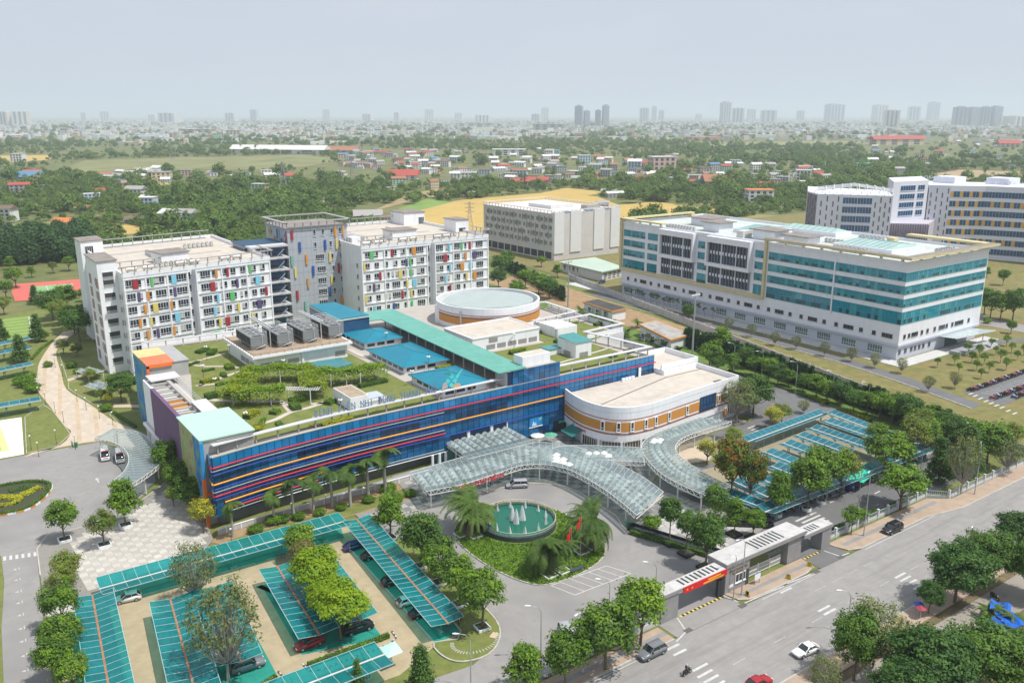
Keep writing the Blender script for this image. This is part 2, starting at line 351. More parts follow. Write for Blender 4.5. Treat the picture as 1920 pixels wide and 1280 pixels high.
# --- left road and turning circle
lr = sheet('road',[(2.2,80),(5.4,80),(7.0,118.6),(7.9,133.2),(9.4,151),(10.3,161.5),(12.4,166.4),(17.3,166.3),(25.7,168.4),(31,174),(35,180),(36.5,190),(33,202),(29.5,211.3),(15.6,212.2),(-25,212.4),(-25,168),(-2,166),(4.9,162.5),(4.4,152),(2.6,137),(1.2,118),(-1,80)],.003,asphalt,'grey road and turning circle on the left','road')
for k in range(6): x,y = G(8 + k * 11.4,1047 - k * 1.6);dash(lr,(x,y - .7),(x + .15,y + .9),.45,.011)
for py,px in ((1067,36),(1087,38),(1109,40),(1130,42),(1153,44),(1178,46),(1202,48.5),(1229,51),(1257,53)):
 x,y = G(px,py);dash(lr,(x,y),(x + .05,y + .9),.1,.011)
 x,y = G(px - 8,py);b = MB();b.face([(x - .35,y - .05,.012),(x + .2,y - .3,.012),(x + .2,y + .2,.012)],white_paint);b.build('road_marking',lr)
b = MB();x,y = G(183,900);b.face([(x - .12,y - 1.4,.012),(x + .12,y - 1.4,.012),(x + .12,y + .4,.012),(x - .12,y + .4,.012)],white_paint);b.face([(x - .45,y + .4,.012),(x + .45,y + .4,.012),(x,y + 1.5,.012)],white_paint);b.build('road_marking',lr)
# --- plazas
def plaza(name,poly,z,label,base=joint_m):
 o = MB().prism(poly,-.05,z - .012,base).build(name);return tag(o,label,'plaza',kind='structure')
LP = [(9.6,151),(10.4,161.5),(12.5,166.0),(17.3,165.9),(25.7,168.0),(31,172.5),(36.5,178),(38.2,168),(37.8,152),(37.2,147),(33,141.5),(16.4,139.3),(15.2,135),(8.2,133.4)]
lp = plaza('plaza',LP,.12,'checkered pale stone plaza by the left turning circle');kerb(LP[:7],lp,closed=False,z1=.14)
tiles(lp,[(14.5,140),(14.8,160),(17.5,163.8),(25.4,166),(33,172),(36,176),(37.8,168),(37.4,152),(36.8,147),(33,141.8)],(1.3,1.3),[tile_a,M('tile_beige',(.42,.40,.365),.8,.1,.5,rnd=.06)],.118,300,R(3))
stp = M('plank_light',(.47,.455,.44),.8,.12,.5,rnd=.06)
tiles(lp,[(8.6,134),(9.9,151),(10.6,161.3),(12.5,165.8),(14,165),(14.3,140),(13,134.5)],(3.8,1.25),[stp,M('plank_mid',(.40,.39,.38),.8,.12,.5,rnd=.06)],.118,80,R(3),gap=.12)
ringpts = [(14.2,165.2),(17.3,165.0),(25.5,167.1),(30.6,171.7),(35.3,177.2)]
EP = [(62.6,136.4),(73.6,135.9),(78.1,136.1),(89.5,135.7),(97.4,133.9),(101,131.5),(103.8,128.3),(104.6,124),(104.3,120.3),(103.6,111.5),(101.8,107.9),(100.9,104.9),(108.6,87),(125,92.5),(122.2,98),(118.5,117.5),(127,123),(139,119.5),(147.5,123.5),(151.5,131.5),(166,131.5),(166,136),(127,139),(125,153.4),(77,153.4),(75,141),(62.6,141)]
ep = plaza('plaza',EP,.14,'grey checkered forecourt under the glass canopies');kerb(EP[:12],ep,closed=False,z1=.16)
tiles(ep,[(63,136.8),(73.6,136.3),(78.1,136.5),(89.5,136.1),(97.6,134.2),(101.3,131.8),(104.1,128.5),(105,124),(104.7,120.3),(104,111.8),(107,107),(114,107),(118,117),(126,123.3),(127,139),(125,152.5),(77,152.5),(75,141),(63,141)],(1.55,1.55),[tile_b,tile_c],.138,300,R(0))
tiles(ep,[(101.4,105.2),(108.9,88),(124,92.8),(121.5,98),(117,106.4),(103,106.4)],(4.4,1.7),[stp,M('plank_mid',(.40,.39,.38))],.138,90,0,gap=.1)
fl = sheet('forecourt_floor',[(128,123.4),(139,120),(147,124),(151,131),(136,131),(127.5,138)],.141,path_st,'',parent=ep)
# --- car park floor
PK = [(7.6,94),(8.2,133.2),(16.2,139),(62.2,139.2),(62.2,130),(63.5,104),(60,95.8),(53.9,95.6),(46.5,92.6),(30,93.5)]
pk = sheet('car_park',PK,.006,lot_conc,'sandy concrete floor of the covered car park','car park')
kerb([(16.6,134.6),(40.5,134.1)],pk,closed=False,mats=(conc,));kerb([(42.5,134),(56.3,133.5)],pk,closed=False,mats=(conc,))
kerb([(56,129.2),(54.2,97)],pk,w=.3,closed=False,mats=(conc,))
# planted island at the east tip of the car park
IT = smooth([(54.1,96.3),(53.6,92.5),(55.2,90),(59,89.3),(62.6,91.6),(64.9,96),(65.6,104.9),(66.3,115),(66.5,123.5),(62.6,134.5),(60.6,134.8),(60.2,118),(58.9,96.5)],3,True)
it = MB().prism(IT,-.05,.12,soil,lawn).build('lawn');tag(it,'planted strip and rounded grass tip beside the car park','lawn',kind='structure');kerb(IT,it,z1=.16)
for k in range(26):
 a = R(150 + k * 8.2);x,y = 59.3 + 3.6 * math.cos(a),93.2 + 2.7 * math.sin(a)
 add('stepping_stone',MB().box(-.3,-.09,.115,.3,.09,.15,conc).mesh('stepping_stone') if k == 0 else bpy.data.meshes['stepping_stone'],it,(x,y,0),a)
MB().box(-.7,-.5,.11,.7,.5,.19,M('hatch',(.50,.40,.30),.8)).build('hatch',it,(62.3,92.6,0),R(30))
# --- left path, lawns, sports courts
BPATH = smooth([(14,211),(21.7,214.2),(25.2,222),(24.8,227.1),(24.1,242),(22.9,271),(25.3,282),(27.5,295),(34,318),(40,334)],3) + smooth([(45,334),(38,318),(33.6,305),(31.2,278),(29.9,260),(32.2,246),(33.4,238.4),(35.4,224.6),(38.4,214),(40,206),(36,200),(33.5,203.4),(29.8,211.9),(15.6,212.7)],3)
bp = MB().prism(BPATH,-.05,.10,path_st).build('path');tag(bp,'broad cream stone path curving up the left side','path',kind='structure')
tiles(bp,BPATH,(1.0,2.4),[M('cream_slab',(.51,.44,.355),.85,.08,.4,rnd=.07),M('peach_slab',(.49,.385,.27),.85,.08,.4,rnd=.07)],.108,260,R(-8),gap=.05,pick=lambda i,j: 1 if (i % 4 == 0) else 0)
sheet('path',[(34.8,237.5),(44.5,231),(44.5,233.6),(35.2,240.5)],.1,path_st,'short cream path leading to the mural building','path',thick=.12)
sheet('path',[(31.5,268),(48,276),(48,278),(31.6,270.5)],.095,path_st,'narrow pale path towards the left ward block','path',thick=.12)
for poly,lab in (([(17.4,241),(22.6,249.5),(24,242),(24.7,227),(24.9,221),(21.2,214.2),(14.6,213)],'rounded dry lawn between the pool court and the path'),
    ([(38.6,214.2),(36,222),(35.5,231),(44,228.5),(44,205),(40.3,206.5)],'olive lawn at the foot of the mural building'),
    ([(33.6,241.5),(47,234.8),(47,266),(31.4,267),(30.5,260)],'green lawn with shrubs below the left ward block'),
    ([(31.8,271.5),(48,279.5),(47,320),(40,316),(34.2,304)],'shaded lawn beside the left ward block')):
 o = MB().prism(poly,-.05,.08,lawn).build('lawn');tag(o,lab,'lawn',kind='structure');kerb(poly,o,w=.16,z1=.11)
court = M('court_green',(.28,.47,.22),.85,.08,.4);court_w = M('court_white',(.72,.71,.66),.8,.08,.4)
o = sheet('sports_court',[(-12,244.8),(16.7,241.4),(14.1,213.0),(-12,214.5)],.02,court_w,'pale green court with a white surround at the left edge','court')
MB().box(-12,217.5,.02,11.6,238.5,.028,M('court_yellow',(.62,.58,.25),.85,.08)).build('court_border',o);MB().box(-12,218.7,.02,10.2,237.3,.034,court).build('court_floor',o)
o = sheet('sports_field',[(-30,376),(34.4,369),(29.5,329.5),(-30,337)],.02,M('pitch_green',(.17,.26,.06),.95,.15,.5),'striped green football pitch on the left','field')
for k in range(7): MB().box(-30,332.8 + k * 5.4,.02,29 + k * .7,335.5 + k * 5.4,.026,M('pitch_light',(.225,.325,.085),.95,.15,.5)).build('mown_stripe',o)
dash(o,(30.5,339),(33,368),.3,.04)
red = M('court_red',(.56,.13,.105),.85,.1,.4)
o = sheet('sports_court',[(34,446),(66,441),(60.5,398),(32,403)],.02,red,'red and green tennis court left of the ward block','court')
MB().prism([(41,434),(58,431.5),(54.5,410),(39,412)],.0,.03,M('tennis_green',(.22,.40,.17),.85,.1)).build('court_floor',o)
dash(o,(47.5,433),(46,411),.35,.05);dash(o,(41,434),(39,412),.3,.05);dash(o,(58,431.5),(54.5,410),.3,.05);dash(o,(41,434),(58,431.5),.3,.05)
# --- right lot floor
rl = sheet('car_park',[(124,94.6),(187,93.4),(188.5,124.3),(150,122.5),(141,116.5),(125,118)],.007,M('lot_olive',(.30,.26,.18),.9,.2,.4,stain=.5,sscale=.2,scol=(.20,.20,.12)),'paved floor of the covered motorbike lot','car park');kerb([(124,94.6),(187,93.4)],rl,closed=False)
# --- strip beyond the service road: verge, bare earth
sheet('verge',[(195.5,84),(190.8,110),(195.8,140),(196.8,165),(201.5,330),(215,330),(207,180),(203,125),(198.7,84)],-.02,lawn_g,'grass verge with cypress rows beside the service road','verge')
sheet('ground',[(215.5,330),(243,330),(225,200),(198.9,90),(204,128),(208,182)],-.03,soil,'strip of bare orange earth along the boundary wall','earth')
# --- grounds of the turquoise office building
sheet('ground',[(252,306),(201,78),(640,78),(640,420),(262,420)],-.05,M('dry_lawn',(.175,.165,.055),.95,.3,.3,stain=.65,sscale=.1,scol=(.27,.185,.09),bump=.5,bscale=9),'lawns around the turquoise banded building','lawn')
tr_ = sheet('road',[(236,275),(242,275),(240.5,200),(238,150),(234.5,128),(228,104),(222.5,104),(229,130),(232.2,150),(234.5,200)],.0,asphalt_d,'narrow kerbed service lane below the turquoise building','road');kerb([(231.6,275),(234.2,200),(232,150),(228.8,130),(222.3,104)],tr_,w=.3,closed=False,mats=(white_paint,kerb_m),step=1.2)
o = sheet('pavement',[(242.5,300),(248,300),(248,140.5),(302,140.5),(302,135.5),(242.5,135.5)],.15,M('pale_apron',(.52,.52,.51),.85,.12,.4,stain=.3),'pale apron round the turquoise building','pavement',thick=.2)
ml = sheet('motorbike_lot',[(234,112.5),(330,112.5),(330,100.5),(231.5,100.5)],.004,asphalt_d,'asphalt motorbike park with white bay lines','car park')
for k in range(16): x = 238 + k * 2.6;dash(ml,(x,109.3),(x + 1.6,105.2),.16,.012)
for (px,py) in ((1820,738),(1828,742),(1838,747),(1848,752),(1858,756),(1868,760),(1878,764),(1890,770),(1902,775)): x,y = G(px,py);dash(ml,(x - 1,y),(x + 1.4,y),.5,.012)
es = sheet('road',[(320,60),(336,60),(331,150),(352,185),(420,240),(640,390),(640,412),(410,262),(338,196),(319,158)],.003,asphalt,'grey street curving past the far right building','road')
sheet('path',[(296,133),(310,128),(330,100),(333,101),(313,131),(296,137)],.004,asphalt_d,'kerbed lane crossing the far right lawn','path')
# --- fields beyond
FIELDS = []
def gp(*pts): return [G(*p) for p in pts]
for k,(poly,m,lab) in enumerate((
 (gp((690,420),(760,392),(870,374),(1010,362),(1120,368),(1180,392),(1260,400),(1150,430),(1170,480),(900,480),(760,440)),gold,'large golden rice field behind the grey block'),
 (gp((985,368),(1060,352),(1140,360),(1060,374)),gold,'thin golden field strip below the tree line'),
 (gp((1150,385),(1230,378),(1340,392),(1360,405),(1180,412)),gold,'golden field right of the grey block'),
 (gp((745,392),(800,372),(850,378),(780,396)),M('young_rice',(.17,.27,.06),.95,.2,.05),'bright green paddy beside the golden field'),
 (gp((700,395),(770,362),(840,352),(880,362),(790,372)),M('fallow',(.33,.25,.125),.95,.25,.03,stain=.5,sscale=.02,scol=(.17,.19,.07)),'brown fallow plot beyond the ward blocks'),
 (gp((165,430),(240,420),(290,432),(190,446)),gold,'small ochre clearing behind the left ward block'),
 (gp((200,448),(330,430),(365,440),(260,460)),M('meadow',(.19,.215,.06),.95,.2,.04),'green meadow behind the left ward block'),
 (gp((160,300),(560,290),(650,298),(540,318),(330,316),(100,325)),M('fallow2',(.18,.19,.075),.95,.35,.02,stain=.7,sscale=.008,scol=(.27,.225,.11)),'pale olive marsh fields far on the left'),
 (gp((0,292),(110,290),(90,300),(0,305)),gold,'faint tan field at the far left'),
 (gp((1330,420),(1420,402),(1520,408),(1530,440),(1420,436)),M('fallow3',(.27,.23,.09),.95,.3,.03,stain=.6,sscale=.03,scol=(.24,.13,.07)),'rusty brown grassland before the far right building'),
 (gp((1690,335),(1800,318),(1920,322),(1920,332),(1750,340)),M('fallow4',(.36,.27,.16),.95,.2,.02),'brown ploughed field at the far right'),
 (gp((1280,268),(1600,264),(1640,270),(1350,276)),M('fallow5',(.23,.215,.10),.95,.3,.006),'faint olive field line in the right distance'),
 (gp((220,355),(290,340),(380,350),(260,356)),gold,'little yellow clearing by a walled house'),
 (gp((0,420),(150,410),(160,425),(0,440)),M('meadow',(.19,.215,.06)),'light green clearing at the left edge'))):
 FIELDS.append(poly);sheet('field',poly,-.09 + .004 * (k % 5),m,lab,'field')
# ================================================================ ward blocks and tower
def text_mesh(name,body,size,ext,mat):
 cu = bpy.data.curves.new(name,'FONT');cu.body = body;cu.size = size;cu.extrude = ext;cu.align_x = 'CENTER';cu.resolution_u = 2
 ob = bpy.data.objects.new(name,cu);COL.objects.link(ob);dg = bpy.context.evaluated_depsgraph_get()
 me = bpy.data.meshes.new_from_object(ob.evaluated_get(dg));me.name = name;bpy.data.objects.remove(ob);bpy.data.curves.remove(cu);me.materials.clear();me.materials.append(mat);return me
wall_w = M('white_wall',(.78,.795,.83),.75,.05,.25,stain=.45,sscale=.8,scol=(.56,.565,.58),sv=(1,1,.07))
wall_w2 = M('white_render',(.80,.815,.85),.75,.05,.25,stain=.4,sscale=.8,scol=(.60,.605,.61),sv=(1,1,.07))
roof_b = M('beige_roof',(.52,.47,.41),.9,.12,.5,stain=.6,sscale=.16,scol=(.37,.335,.30))
roof_g = M('stained_roof',(.25,.22,.20),.9,.2,.4,stain=.5,sscale=.3,scol=(.12,.11,.10))
frame_g = M('grey_steel',(.36,.345,.335),.6,.10,.8,stain=.3,sscale=.5)
frame_l = M('pale_steel',(.60,.61,.63),.5,.08,.8)
white_f = M('window_frame',(.78,.78,.78),.5,.03)
glass_d = M('dark_glass',(.022,.034,.055),.12,.3,.5,spec=.6,rnd=.35)
def fin_m(k): return M('fin_' + k,{'r': (.36,.03,.045),'g': (.12,.48,.16),'b': (.22,.55,.72),'o': (.62,.27,.05),'p': (.10,.075,.19),'y': (.66,.56,.16),'n': (.03,.09,.34),'t': (.17,.42,.37),'c': (.50,.30,.13)}[k],.6,.05,.5)
def window_mesh(name,w,h,cols,low=.62,gl=None,fr=None,fw=.08,dep=.10,lowcols=None):
 b = MB();gl = gl or glass_d;fr = fr or white_f
 b.box(-w / 2,-.03,0,w / 2,.02,h,gl)
 for x in np.linspace(-w / 2,w / 2,cols + 1): b.box(x - fw / 2,-dep,low,x + fw / 2,-.02,h,fr)
 if low:
  for x in np.linspace(-w / 2,w / 2,(lowcols or max(1,cols // 2)) + 1): b.box(x - fw / 2,-dep,0,x + fw / 2,-.02,low,fr)
  b.box(-w / 2,-dep - .006,low - .05,w / 2,-.02,low + .05,fr)
 for z in (0,h): b.box(-w / 2 - .06,-dep - .012,z - .05,w / 2 + .06,-.02,z + .05,fr)
 b.box(-w / 2 - .12,-.22,-.12,w / 2 + .12,0,-.052,fr)
 return b.mesh(name)
WINW = {'W': window_mesh('window',3.2,2.35,4),'s': window_mesh('window',.95,2.2,1),'d': window_mesh('window',1.75,2.2,2)}
FINM = {}
blind = M('blind',(.42,.43,.42),.7,.1,2)
for k_,w_,n_ in (('W',3.2,4),('s',.95,1),('d',1.75,2)):
 b = MB();b.box(-w_ / 2 + .05,-.05,.7,-w_ / 2 + w_ / n_ * max(1,n_ // 2),-.031,2.2,blind);q = WINW[k_].copy();i_ = len(q.materials);q.materials.append(blind);bm_ = bmesh.new();bm_.from_mesh(q);m3 = b.mesh('blind');bm_.from_mesh(m3)
 bm_.faces.ensure_lookup_table()
 for f in bm_.faces[-6:]: f.material_index = i_
 bm_.to_mesh(q);bm_.free();WINW[k_ + '2'] = q
def fin(parent,x,z,col,wide,h=2.75,y=0.0):
 key = (col,wide,h)
 if key not in FINM: FINM[key] = MB().box(-.75 if wide else -.38,-.42,-h / 2,.75 if wide else .38,0,h / 2,fin_m(col)).mesh('colour_panel')
 add('colour_panel',FINM[key],parent,(x,y,z))
def parse_row(parent,txt,z):
 for tk in txt.replace('||',' ').replace(';',' ').split():
  k,u = tk[0],float(tk[1:])
  if k in 'Wsd': add('window',WINW[k + ('2' if int(u * 7 + z * 3) % 3 == 0 else '')],parent,(u,-.01,z - 1.05))
  else: fin(parent,u,z,k.lower(),k.isupper())
def beam_run(parent,pts,z,top,step=3.6,w=.75,h=.22,mat=None,pm=None,closed=False):
 "roof pergola: flat beam carried on short posts"
 P = list(pts) + ([pts[0]] if closed else [])
 b = MB()
 for i in range(len(P) - 1):
  d = (Vector((*P[i + 1],0)) - Vector((*P[i],0))).normalized() * w / 2
  b.bar((P[i][0] - d.x,P[i][1] - d.y,top + .004 * i),(P[i + 1][0] + d.x,P[i + 1][1] + d.y,top + .004 * i),w,h,mat or frame_g)
 b.build('roof_beam',parent)
 key = 'post_%.2f' % (top - z)
 me = bpy.data.meshes.get(key) or MB().box(-.13,-.13,0,.13,.13,top - z - h / 2,pm or mat or frame_g).mesh(key)
 for i in range(len(P) - 1):
  a,c = Vector((*P[i],0)),Vector((*P[i + 1],0));n = max(1,round((c - a).length / step))
  for k in range(n): q = a.lerp(c,(k + .12) / n);add('post',me,parent,(q.x,q.y,z))
ROWS_L = ['W1.5 R3.3 s4.6 s7 g8.2 W10.3 s13.6 B14.7 W17 || W24.6 s27.2 o28.1 d30.6 r31.8 d33.7 d37 g39.5 d40.7 d43.8',
 'W1.5 p4 s4.7 o6.6 s7.4 W10.6 s13.5 p14.7 W17 || W24.6 R26.6 s27.8 s29.6 s31 d33.7 p34.8 d37 d40.3 B41.8 d43.3',
 'W1.5 s4.6 o5.4 s7.4 Y8.4 W10.8 o13.2 s14 W17 || W24.6 s27.2 b28 W30.8 G32.8 s33.9 s36 s37.5 d40.5 d43.3 r44.6',
 'W1.5 o3.5 s4.8 y6.7 s7.5 W10.8 s13.5 B14.7 W17 || W24.6 b26.6 s27.8 W30.8 s33.8 y34.6 d36.8 d40.3 P41.8 d43.3',
 'W1.5 s4.6 o5.4 s7.4 p8.4 W10.8 o13.2 s14 W17 || W24.6 s27.2 y28 s29.4 R30.5 W32.9 d36.8 y39.1 d40.1 d43.2',
 'W1.5 s4.7 y5.5 s7.4 g8.3 W10.8 s13.5 p14.5 W17 || W24.6 G26.7 s28 W30.8 s33.8 d36.8 d40.3 d43.3',
 'd1.2 s4.6 W10.8 W17 || W24.6 W30.8 d36.8 d43.3']
ROWS_R = ['d2.3 G3.9 d5.6 d9.3 r12 d13 d16.3 s19.4 O20.8 W23.3 || W31.6 s34.8 b35.8 W38.9 g41.3 s43 r44.9 s45.7 W49.2',
 'y.9 d2.2 d5.8 d9.4 d13.2 d16.4 p17.7 g19.2 s20 W23.5 || W31.6 R34 s35.4 W38.9 s42 o43 s45.7 P47 W49.4',
 'd2.3 d5.6 r7 s9 s10.3 s12 s13.6 Y15 s16.4 s17.7 g19.3 s20.1 W23.5 || W31.6 s35.2 b36.1 W38.9 O41.4 b44.9 s45.8 W49.4',
 'd2.4 p4.4 d5.9 d9.6 W13.3 s16.7 y17.7 B20.7 W23.5 || W31.6 b34 s35.4 W38.9 s42.4 y43.3 s45.7 O47 W49.4',
 'y.9 d2.4 d6 s9 s10.5 W13.3 r15.6 s16.8 y19.3 s20.1 W23.5 || W31.6 s35.2 r36 W38.9 s42.4 W49.4',
 'd2.4 b4.3 d6 d9.6 n12 d13.4 s16.8 g19.4 W23.5 || W31.6 W38.9 y43 W49.4',
 'd2.4 d6 d13.4 W23.5 || W31.6 W38.9 W49.4']
ZR = [27.1,23.2,19.3,15.4,11.5,7.5,3.5]
SK = [0.]
def ward_block(label,loc,rz,W,D,gap,rows,sk=0.):
 SK[0] = sk;k_ = lambda x,y: (x + y * sk,y)
 t = thing('ward_block',label,'hospital block',(*loc,0),rz,'white ward blocks with coloured panels')
 g0,g1 = gap;H_ = 30.5
 b = MB();b.prism([(0,0),(g0,0),(g0,2.2),(g1,2.2),(g1,0),(W,0),k_(W,D),k_(0,D)],-.1,H_ - .9,wall_w2,roof_b)
 b.build('wall',t)
 p = MB()     # parapet
 ring = [(0,0),(W,0),k_(W,D),k_(0,D)]
 for i in range(4):
  a,c = ring[i],ring[(i + 1) % 4];p.bar((*a,H_ - .45),(*c,H_ - .45),.5,1.3 + .006 * i,wall_w2)
 p.build('parapet',t)
 for r,txt in enumerate(rows): parse_row(t,txt,ZR[r])
 led = MB().box(-.1,-.34,-.12,g0 + .1,0,.12,wall_w2).mesh('ledge');led2 = MB().box(g1 - .1,-.34,-.12,W + .1,0,.12,wall_w2).mesh('ledge')
 for z in [zz - 1.62 for zz in ZR[:6]] + [28.75]:
  add('ledge',led,t,(0,0,z));add('ledge',led2,t,(0,0,z))
 pil = MB().box(-.22,-.28,1,.22,0,28.6,wall_w2).mesh('pilaster')
 for x in [.2] + [g0 * k / 3 for k in (1,2)] + [g0 - .2,g1 + .2] + [g1 + (W - g1) * k / 3 for k in (1,2)] + [W - .2]: add('pilaster',pil,t,(x,0,0))
 for z in ZR: add('window',WINW['s'],t,((g0 + g1) / 2,2.19,z - 1))
 # left end face (towards -x)
 lw = window_mesh('window',1.3,1.7,2,low=0)
 for z in ZR[1:]:
  add('window',lw,t,(-.01,3.5,z - .8),R(-90));
 # roof furniture
 beam_run(t,[(-.6,-.6),(W + .6,-.6),k_(W + .6,12)],H_ + .2,H_ + 2.0)
 beam_run(t,[k_(2,D - 2),k_(W - 2,D - 2)],H_ - .5,H_ + 2.2);beam_run(t,[k_(2,14),k_(W * .42,14)],H_ - .8,H_ + 1.2)
 MB().box(W * .36,13,H_ - 1,W * .55,21,H_ + 2.4,wall_w2).build('roof_room',t);MB().box(W * .36 - .4,12.6,H_ + 2.4,W * .55 + .4,21.4,H_ + 2.65,roof_g).build('roof_slab',t)
 tank = MB().tube([(-1.5,0,1.1),(1.5,0,1.1)],.62,12,M('steel_tank',(.62,.60,.57),.3,.08,1,metal=.8));tank.box(-1.2,-.5,0,-1,.5,.6,frame_g);tank.box(1,-.5,0,1.2,.5,.6,frame_g)
 tm = tank.mesh('water_tank')
 for u,v in ((4.5,5),(9.5,5.4),(20,6.5),(24.5,6.8),(34,5.5),(38.2,5.8)): add('water_tank',tm,t,(u,v,H_ - .9))
 return t
lb = ward_block('white ward block with coloured panels, left of the grey tower',(48.6,263.5),R(8.5),46.6,62,(19.2,21.6),ROWS_L,.149)
rb = ward_block('white ward block with coloured panels, right of the grey tower',(128.2,272.4),0,53.4,62,(26.6,29.6),ROWS_R)
def stair_tower(parent,x0,x1,y0,y1,zt,openings=True,fins=True):
 x0 += y0 * SK[0];x1 += y0 * SK[0];e_ = (y1 - y0) * SK[0];MB().prism([(x0,y0),(x1,y0),(x1 + e_,y1),(x0 + e_,y1)],-.1,zt,wall_w2).build('stair_tower',parent)
 MB().prism([(x0 - .3,y0 - .3),(x1 + .3,y0 - .3),(x1 + e_ + .3,y1 + .3),(x0 + e_ - .3,y1 + .3)],zt,zt + .25,roof_g).build('roof_slab',parent)
 if openings:
  om = MB().box(-1.5,-.05,0,1.5,.02,2.2,M('deep_opening',(.05,.052,.055),.8));om.box(-1.5,-.09,0,1.5,-.04,.85,M('balustrade',(.30,.31,.32),.5))
  om.box(-1.62,-.12,-.1,1.62,0,0,white_f);om.box(-1.62,-.12,2.2,1.62,0,2.3,white_f)
  om = om.mesh('opening')
  for z in [zt - 4.2] + ZR: 
   if z < zt - 3: add('opening',om,parent,((x0 + x1) / 2,y0,z - 1.1))
  lw = WINW['d']
  for z in ZR:
   if z > 4: add('window',lw,parent,(x0 + (y1 - y0) * .28 * SK[0],y0 + (y1 - y0) * .28,z - 1),R(-90) - math.atan(SK[0]))
 if fins:
  for k,z in enumerate(ZR):
   for j in range(4):
    key = ('c','r','p')[(k + j) % 3];mm = M('pale_fin_' + key,{'c': (.42,.31,.26),'r': (.45,.26,.24),'p': (.36,.31,.34)}[key],.7)
    me = bpy.data.meshes.get('side_fin_' + key) or MB().box(-.22,-.18,-1.5,0,.18,1.5,mm).mesh('side_fin_' + key)
    f_ = (y1 - y0) * (.08 + .11 * j + (.35 if j > 1 else 0));add('colour_panel',me,parent,(x0 + f_ * SK[0],y0 + f_,z))
SK[0] = .149;stair_tower(lb,-5.6,0,6.5,24,33.6)
stair_tower(lb,-2.2,5.0,52,63,33.8,False,False)
gw = window_mesh('window',2.6,6.0,4,low=3.0,lowcols=4);SK[0] = .149;add('window',gw,lb,(.4 + 52 * .149,51.98,26.2));
for z in ZR[1:]: add('window',WINW['d'],lb,(.4 + 52 * .149,51.99,z - 1))
SK[0] = 0.;stair_tower(rb,50,56,18,27,34.4,True,False);stair_tower(rb,44,54,50,62,34.6,False,False);add('window',gw,rb,(52.3,50,26.6))
# grey tower with coloured panels
tw_m = M('tower_cladding',(.40,.43,.48),.45,.06,.2,stain=.2,sscale=.15,scol=(.34,.37,.42))
tw = thing('hospital_tower','grey clad tower with scattered coloured panels between the white blocks','tower',(108.4,289.5,0))
TW,TD,TH = 22.6,21.5,35.4
MB().box(0,0,-.1,TW,TD,TH,tw_m).build('wall',tw)
b = MB();b.box(-.25,-.25,TH,TW + .25,TD + .25,TH + 1.1,M('tower_cap',(.33,.345,.37),.6));b.build('parapet',tw)
MB().box(.6,.6,TH + 1.1,TW - .6,TD - .6,TH + 1.15,roof_g).build('roof',tw)
beam_run(tw,[(-.7,-.7),(TW + .7,-.7),(TW + .7,TD + .7),(-.7,TD + .7)],TH + 1.1,TH + 3.0,3.2,1.3,.3,closed=True)
jl = M('cladding_joint',(.27,.29,.32),.6)
b = MB()
for x in np.arange(1.6,TW,1.75): b.box(x - .03,-.02,0,x + .03,0,TH,jl)
for z in np.arange(3.4,TH,4.25): b.box(0,-.024,z - .04,TW,0,z + .04,jl)
b.build('cladding_joints',tw)
TR = {34.1: 'r1.6 s10 s13.2 s16.6 o17.9 s19.8 c21',29.6: 'n4.2 s10.1 n13.8 s16 y18.2 s19.6',25.0: 't1 o6.4 W11.6 y15.4 s16.4 s19.8 t22',20.6: 'y2 n8.7 W12 s16.6 r18.6 s19.8',16.4: 'c6.5 W12 y15.6 s16.6 s19.7 n21',12.3: 'r2.2 W12 n14.6 s16.6 s19.9',8.2: 't5 W12 s16.6 o19'}
for z,txt in TR.items():
 for tk in txt.split():
  k,u = tk[0],float(tk[1:])
  if k in 'Ws': add('window',WINW[k],tw,(u,-.03,z - 1))
  else: fin(tw,u,z,k,False,3.6,-.01)
mm = {}
for k in range(30):
 z = [34.1,30.2,29.6,25,20.6,16.4][k % 6];key = 'rycnt'[(k * 3) % 5]
 me = mm.get(key) or MB().box(-.2,-.35,-1.6,0,.35,1.6,fin_m(key)).mesh('colour_panel');mm[key] = me
 add('colour_panel',me,tw,(0,1.2 + (k * 4.7) % 19.5,z + (.6 if k % 2 else -.4)))
for k in range(14): add('window',WINW['s'],tw,(0,2.5 + (k * 3.9) % 17,[33.5,29.5,25.2,21][k % 4] - 1),R(-90))
# open link storeys between the blocks
navy = M('navy_glass',(.02,.075,.17),.15,.25,.4,spec=.6)
hip_n = M('navy_roof',(.012,.06,.12),.5,.15,.3)
lk = thing('link_building','open deck link of dark blue glass left of the grey tower','building',(93.5,284,0))
MB().box(0,7,-.1,13.6,20,31.4,navy).build('wall',lk);MB().box(-.5,6.6,31.4,13.6,20,31.6,hip_n).build('roof',lk)
for z in (31.2,27,22.8,18.6,14.4,10.4,6.4): MB().box(0,1.5,z - .3,13.5,7,z + .3,M('deck_edge',(.50,.50,.52),.7,.08,.4)).build('deck',lk)
for z in (31.2,27,22.8,18.6,14.4,10.4): [MB().bar(p_,q_,.11,.11,frame_l).build('stay',lk) for p_,q_ in (((1.5,.5,z - 3.8),(4.2,.5,z - 1.2)),((5.5,.4,z - 3.9),(5.5,.4,z - .4)),((9,.5,z - 3.2),(11.5,.5,z - 1)))]
lk2 = thing('link_building','stacked balcony link right of the grey tower','building',(129.7,286,0))
MB().box(0,3,-.1,8,14,31.5,M('link_grey',(.36,.37,.40),.7)).build('wall',lk2)
for z in (29.2,25,20.9,16.8,12.6,8.6):
 MB().box(-.1,-1.5,z - .25,4.6,3,z + .1,M('deck_edge',(.5,.5,.52))).build('deck',lk2);MB().box(1.0,-1.2,z + .1,4.4,2.9,z + 2.7,wall_w).build('balcony_box',lk2)
